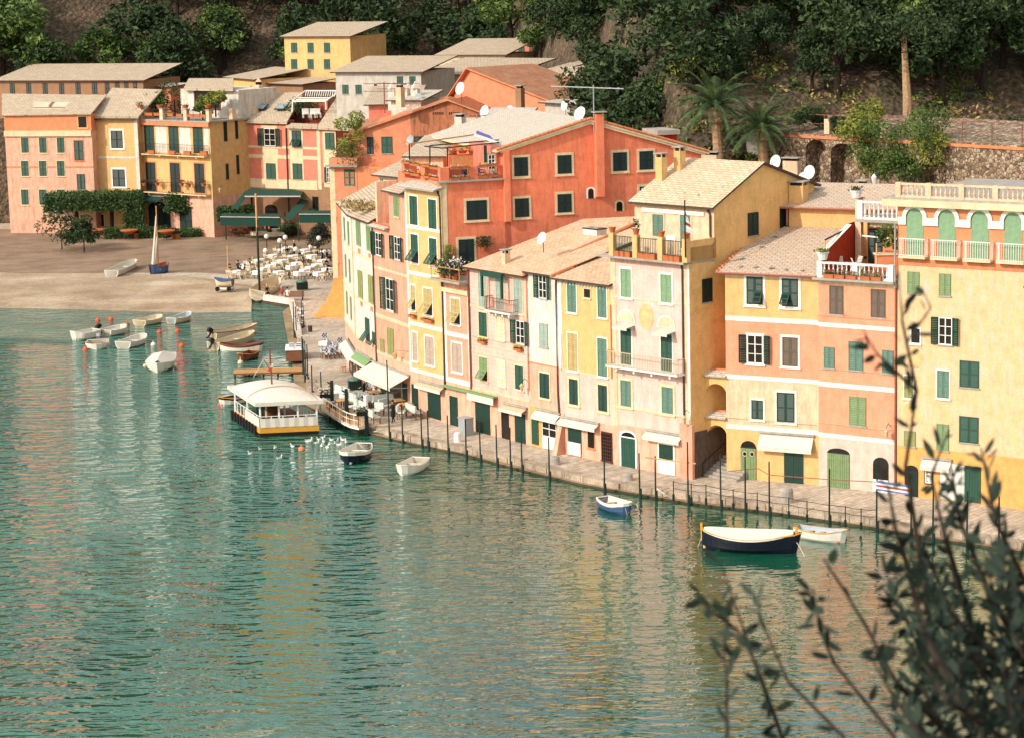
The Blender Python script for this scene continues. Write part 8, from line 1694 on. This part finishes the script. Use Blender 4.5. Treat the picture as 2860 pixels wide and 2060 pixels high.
g = MB(); p = gp(*G_(1460,650), 1.0); t = thing('covered_stand', 'stand under a dark green tarpaulin in the middle of the plaza edge', 'stand', p); g._lathe([(2.6,0),(2.3,1.2),(1.4,2.8),(.5,3.7),(.05,3.8)], 'green_black', 9); g.v = [(a*1.1+random.gauss(0,.12), b*.6, c+random.gauss(0,.08)) for a, b, c in g.v]; g.build('tarpaulin', t); g = MB(); g.box(-1.8,1.8,-1.9,-1.6,0,.5,'white_cloth'); g.build('skirt', t)
p = gp(*G_(1722,650), 1.0); t = thing('signboard', 'small white notice board on the dark hedge end', 'sign', p, 0); h0, h1 = dp(*G_(1722,655), p.y).z-1, dp(*G_(1722,550), p.y).z-1; g = MB(); g.box(-.55,.55,-.05,.05,h0,h1,'white_paint'); g.box(-.35,.35,-.07,-.05,h0+(h1-h0)*.3,h0+(h1-h0)*.6,'dark_iron'); g.build('panel', t); g = MB(); g.box(-.04,.04,.05,.1,0,h1,'dark_iron'); g.build('post', t)
F = PKHF; p = on(F, B_(1180,420), 3.5); t = thing('roof_shrub', 'dark ivy bush inside the notched roof terrace of the pink house', 'plant', (p.x, p.y, p.z-1.5)); crown_mesh(2.6, 1.9, 1300, .18, 'leaf_dark', 12).build('foliage', t, (0, 0, 1.3)); g = MB(); g.tube([(0,0,-.5),(0,0,1.2)], .1, 'bark', 6); g.build('stem', t)
for x, l in ((1225,'left'), (1345,'middle'), (1400,'right')):
    p = on(F, B_(x, 545), 1.5); o_ = seat('white garden chair in the notched roof terrace, %s of the three' % l, p, .3, 'c', None, .7, 'white_paint', 'white_cloth'); o_.scale = (1.3,)*3
# flower boxes, lanterns, skylight, chimneys, ridge rows and other fittings
for x, y, l in ((905,1160,'yellow flowers in the window box under the left green shutter of the pale pink house'), (1455,1275,'bright yellow flowers in the window box under the half-open shutter')):
    p = on(KF, S_(x, y+30), -.2); pot('window_box', l, p, 0, .2, 'leaf_mid', .2, box=1.0, rot=KF.a, fl='yellow_flower', n=70, nf=90, cat='planter', size=.07)
for fc, t, x, y, l in ((KF, U_, 1510, 350, 'old wall lantern beside the right shutter of the pale pink house'), (PKB, Z_, 165, 840, 'old wall lantern at the right corner of the tall pink house'), (R2B, AB, 1285, 1050, 'round-shaded lamp on the right side of the orange house'), (fl2, G_, 2090, 20, 'green lantern on the side of the balcony house')):
    p = on(fc, t(x, y), -.6); tt = thing('wall_lantern', l, 'lantern', p, fc.a); g = MB(); g.tube([(0,.6,.5),(0,.3,.75),(0,0,.5),(0,0,.4)], .025, 'dark_iron', 5); g.build('bracket', tt); g = MB(); g._lathe([(.06,-.25),(.17,.2),(.2,.22),(.03,.42)], 'canvas_tan', 6); g.build('lantern', tt)
F = YF; g = MB(); 
def ridge_row(F, a, c, n, name='ridge_tile'):
    a, c = Vector(a), Vector(c); g = MB()
    for i in range(n): p, q = a.lerp(c, (i+.03)/n), a.lerp(c, (i+.97)/n); g.tube([p, q], [.15,.12], 'terracotta_trim', 6)
    F.put(g, name)
ridge_row(YF, (-.25,-.4,YZ+.1), (-.25,12,YZR+.1), 26); ridge_row(KF, (KW+.05,-.4,KZT+.1), (KW+.05,12.5,KZR+.1), 26)
P = on(YF, K_(160,1200), 3.2); tt = MB(); q = YF.uz(K_(170,1190), 4.0); tt.box(-.8,.8,-.5,.5,-.2,.25,'white_wall'); tt.box(-.85,.85,-.55,.55,.25,.32,'dark_iron'); tt.box(-.7,.7,-.4,.4,.32,.34,'skylight'); YF.put(tt, 'skylight', q[0], q[1], 4.0)
for (t, x, y, D, w, h, m, l) in ((E_, 835, 1165, 206, 1.6, .35, 'cream', 'twin-flued cream chimney behind the ochre gable ridge'), (E_, 2080, 1400, 203, 1.4, 1.15, 'cream', 'large cream chimney block behind the dishes'), (M_, 705, 430, 188, .7, 1.3, 'orange', 'short orange chimney behind the upper balustrade'), (C_, 1395, 760, 219, .8, 1.4, 'white_wall', 'white chimney before the stained gable'), (C_, 480, 250, 250, .7, 1.2, 'cream', 'cream chimney among the scaffold poles'), (D_, 125, 330, 244, .7, 1.6, 'brownwall', 'brown pot chimney left of the coral ridge'), (D_, 715, 160, 262, .8, 1.3, 'darkstone', 'dark smoky chimney before the yellow gabled house')):
    p = dp(*t(x, y), D); tt = thing('chimney', l, 'chimney', p, -.6); g = MB(); g.box(-w/2,w/2,-.35,.35,-.9,h,m); g.build('stack', tt); g = MB(); g.box(-w/2+.1,w/2-.1,-.25,.25,h,h+.22,'glass_and_dark'); g.box(-w/2-.12,w/2+.12,-.47,.47,h+.22,h+.3,'slab_grey'); g.build('cap', tt)  # dark block under each cap stands for the shaded flue
for k, x in enumerate((1280, 1430, 1580)):
    p = on(CBF, C_(x, 1085), 6.2); pot('flower_bowl', 'terracotta bowl of dry plants on the coral terrace back wall, %s' % ('left','middle','right')[k], p, .4, .25, 'leaf_straw', .4, .8, n=70, size=.1)
for fc, t, x, y, l in ((R1B, Z_, 1090, 1340, 'left'), (R1B, Z_, 1200, 1345, 'right')):
    u, z = fc.uz(t(x, y), -.12); g = MB(); g.tri([(.2*cos(a*pi/8), 0, .2*sin(a*pi/8)) for a in range(16)], 'canvas_tan'); g.tri([(.13*cos(a*pi/8), -.02, .13*sin(a*pi/8)) for a in range(16)], 'glass_and_dark'); fc.put(g, 'porthole', u, z, -.12)
for fc, n_ in ((PKB, 3), (R1B, 3), (R2B, 3), (YF, 2), (KF, 3)):
    for k in range(n_):        # iron shutter stays and cables
        pass
for fc, t, pts, l in ((R1B, Z_, ((300,800),(800,790),(1140,815),(1900,885),(2179,900)), 'cable'), (R2B, AB, ((250,865),(650,905),(1000,960),(1380,980)), 'cable'), (R2B, AA, ((240,1580),(700,1600),(1380,1655)), 'cable'), (PKB, Z_, ((-300,740),(0,760),(160,790)), 'cable'), (YF, V_, ((200,1050),(210,1300),(205,1600)), 'cable'), (KF, S_, ((740,1070),(1100,1150),(1600,1195)), 'cable')):
    g = MB(); g.tube([(fc.u(t(*q), -.06), -.06, fc.z(t(*q), -.06)) for q in pts], .022, 'canvas_tan', 4, False); fc.put(g, l)
# arches and doorway behind the clipped screen
F = fl2; archdoor(F, G_, 1010, 1335, 190, 290, 0.1, 'green_black', fan='dark_iron', nm='arched_window'); awning(F, G_, 870,100,1260,100, .5, 1.6, 'canvas_green', 'canvas_green', lab='rolled green awning under the lower balcony'); winu(F, F.u(G_(1490,500)), F.u(G_(1670,500)), .1, F.z(G_(1580,260)), 'green_black', 'c', nm='door', sill=False)
F = PKHF; archdoor(F, H_, 600, 790, 230, 300, 0.1, None, nm='arched_doorway'); 
for x0 in (330, 1330): winu(F, F.u(H_(x0,350)), F.u(H_(x0+90,350)), 2.0, 5.5, 'green_black', 'g')
# ================================================================== FOREGROUND OLIVE BRANCHES
ot = thing('olive_tree', 'out-of-focus olive branches reaching in from the lower right', 'tree', (5, 3, 30)); O3 = Vector((5, 3, 30)); br = MB(); lf = MB(); kl = lf.mat('leaf_olive'); rr_ = random.Random(5)
def L3(x, y, D): return dp(x, y, D)-O3
def twig(pts, D, r0, dens=1., lsize=.042):
    P = [L3(x, y, D+rr_.uniform(-.25, .25)) for x, y in pts]; br.tube(P, [r0*(1-.7*i/(len(P)-1)) for i in range(len(P))], 'bark', 5)
    for a, c in zip(P, P[1:]):
        n = max(1, int((c-a).length/.036*dens)); d = (c-a).normalized()
        for i in range(n):
            for sg_ in (-1, 1):
                q = a.lerp(c, (i+rr_.random())/n); side_ = Vector((rr_.gauss(0,1), rr_.gauss(0,1), rr_.gauss(0,1))).cross(d).normalized(); v = (d*rr_.uniform(.5, 1.0)+side_*rr_.uniform(.5, 1.1)).normalized(); L = lsize*rr_.uniform(.75, 1.35); wv = v.cross(Vector((rr_.gauss(0,1), rr_.gauss(0,1), rr_.gauss(0,1)))).normalized()*L*.15
                b0 = len(lf.v); q2 = q+v*.006; pts_ = [q2, q2+v*L*.3+wv, q2+v*L*.65+wv*.9, q2+v*L, q2+v*L*.65-wv*.9, q2+v*L*.3-wv]; lf.v += [tuple(k) for k in pts_]; lf.f.append(tuple(range(b0, b0+6))); lf.mi.append(kl)
TW = [([(2620,1900),(2560,1500),(2530,1300),(2560,1090),(2520,900),(2510,760)], 4.6, .007, .55), ([(2560,1090),(2450,990),(2410,920)], 4.6, .004, .35), ([(2530,960),(2600,860),(2570,800)], 4.6, .003, .5),
      ([(2760,1900),(2640,1500),(2600,1330),(2650,1200)], 4.8, .008, .9), ([(2700,2000),(2570,1750),(2540,1600),(2500,1470),(2480,1350)], 4.3, .008, 1.2), ([(2700,2100),(2500,1900),(2420,1750),(2360,1650),(2300,1560)], 4.3, .007, .55), ([(2500,2060),(2330,1850),(2290,1760),(2270,1640)], 4.2, .005, .6),
      ([(2200,2100),(2110,1850),(2060,1760),(1980,1700),(1960,1660)], 4.2, .005, .7), ([(2110,1850),(2040,1650),(2010,1560)], 4.2, .003, .4), ([(2030,2060),(2030,1900),(2020,1790)], 4.2, .004, .8), ([(2360,2060),(2200,1900),(2130,1740),(2110,1660)], 4.2, .004, .5),
      ([(2860,2060),(2700,1800),(2620,1620),(2560,1480)], 4.5, .009, 1.6), ([(2900,1900),(2760,1650),(2680,1450),(2660,1320)], 4.7, .009, 1.6), ([(2860,2100),(2640,1950),(2560,1820)], 4.1, .008, 1.5), ([(2900,1700),(2780,1450),(2740,1250)], 4.7, .007, 1.2), ([(2600,2100),(2500,1950),(2440,1850)], 4.2, .006, 1.2), ([(2900,2000),(2800,1850),(2640,1700)], 4.4, .008, 1.8), ([(2760,2100),(2700,1950),(2600,1850),(2480,1800)], 4.3, .006, 1.5)]
for a in TW: twig(*a)
for k in range(34): x0, y0 = rr_.uniform(2560, 2900), rr_.uniform(1620, 2120); twig([(x0, y0+120), (x0-rr_.uniform(0,60), y0), (x0-rr_.uniform(30,120), y0-130)], rr_.uniform(4.0, 5.0), .003, 1.3)
br.tube([(L3(2900,1700,4.7)), (L3(3000,2200,4.6)), (-1.2,1.6,1.0), (-.4,.4,-1.5)], [.012,.03,.08,.14], 'bark', 8); br.tube([L3(2860,2100,4.2), L3(3000,2300,4.4), (-1.2,1.6,1.0)], [.01,.02,.06], 'bark', 6); br.tube([L3(2200,2100,4.2), L3(2600,2350,4.3), L3(3000,2300,4.4)], [.006,.012,.02], 'bark', 6)
br.build('branches', ot); lf.build('leaves', ot)
# the headland the viewer stands on
g = MB(); n = 24
for i in range(n):
    x0, x1 = -60+i*5, -60+(i+1)*5; f = lambda x: mn.noise(Vector((x*.1,1,2)))*1.5
    g.poly([(x0,-40,35),(x1,-40,35),(x1,-1+f(x1)*.3,34.5),(x0,-1+f(x0)*.3,34.5)], 'rock'); g.poly([(x0,-1+f(x0)*.3,34.5),(x1,-1+f(x1)*.3,34.5),(x1,16+f(x1),-1),(x0,16+f(x0),-1)], 'rock')
g.build('headland', kind='structure')
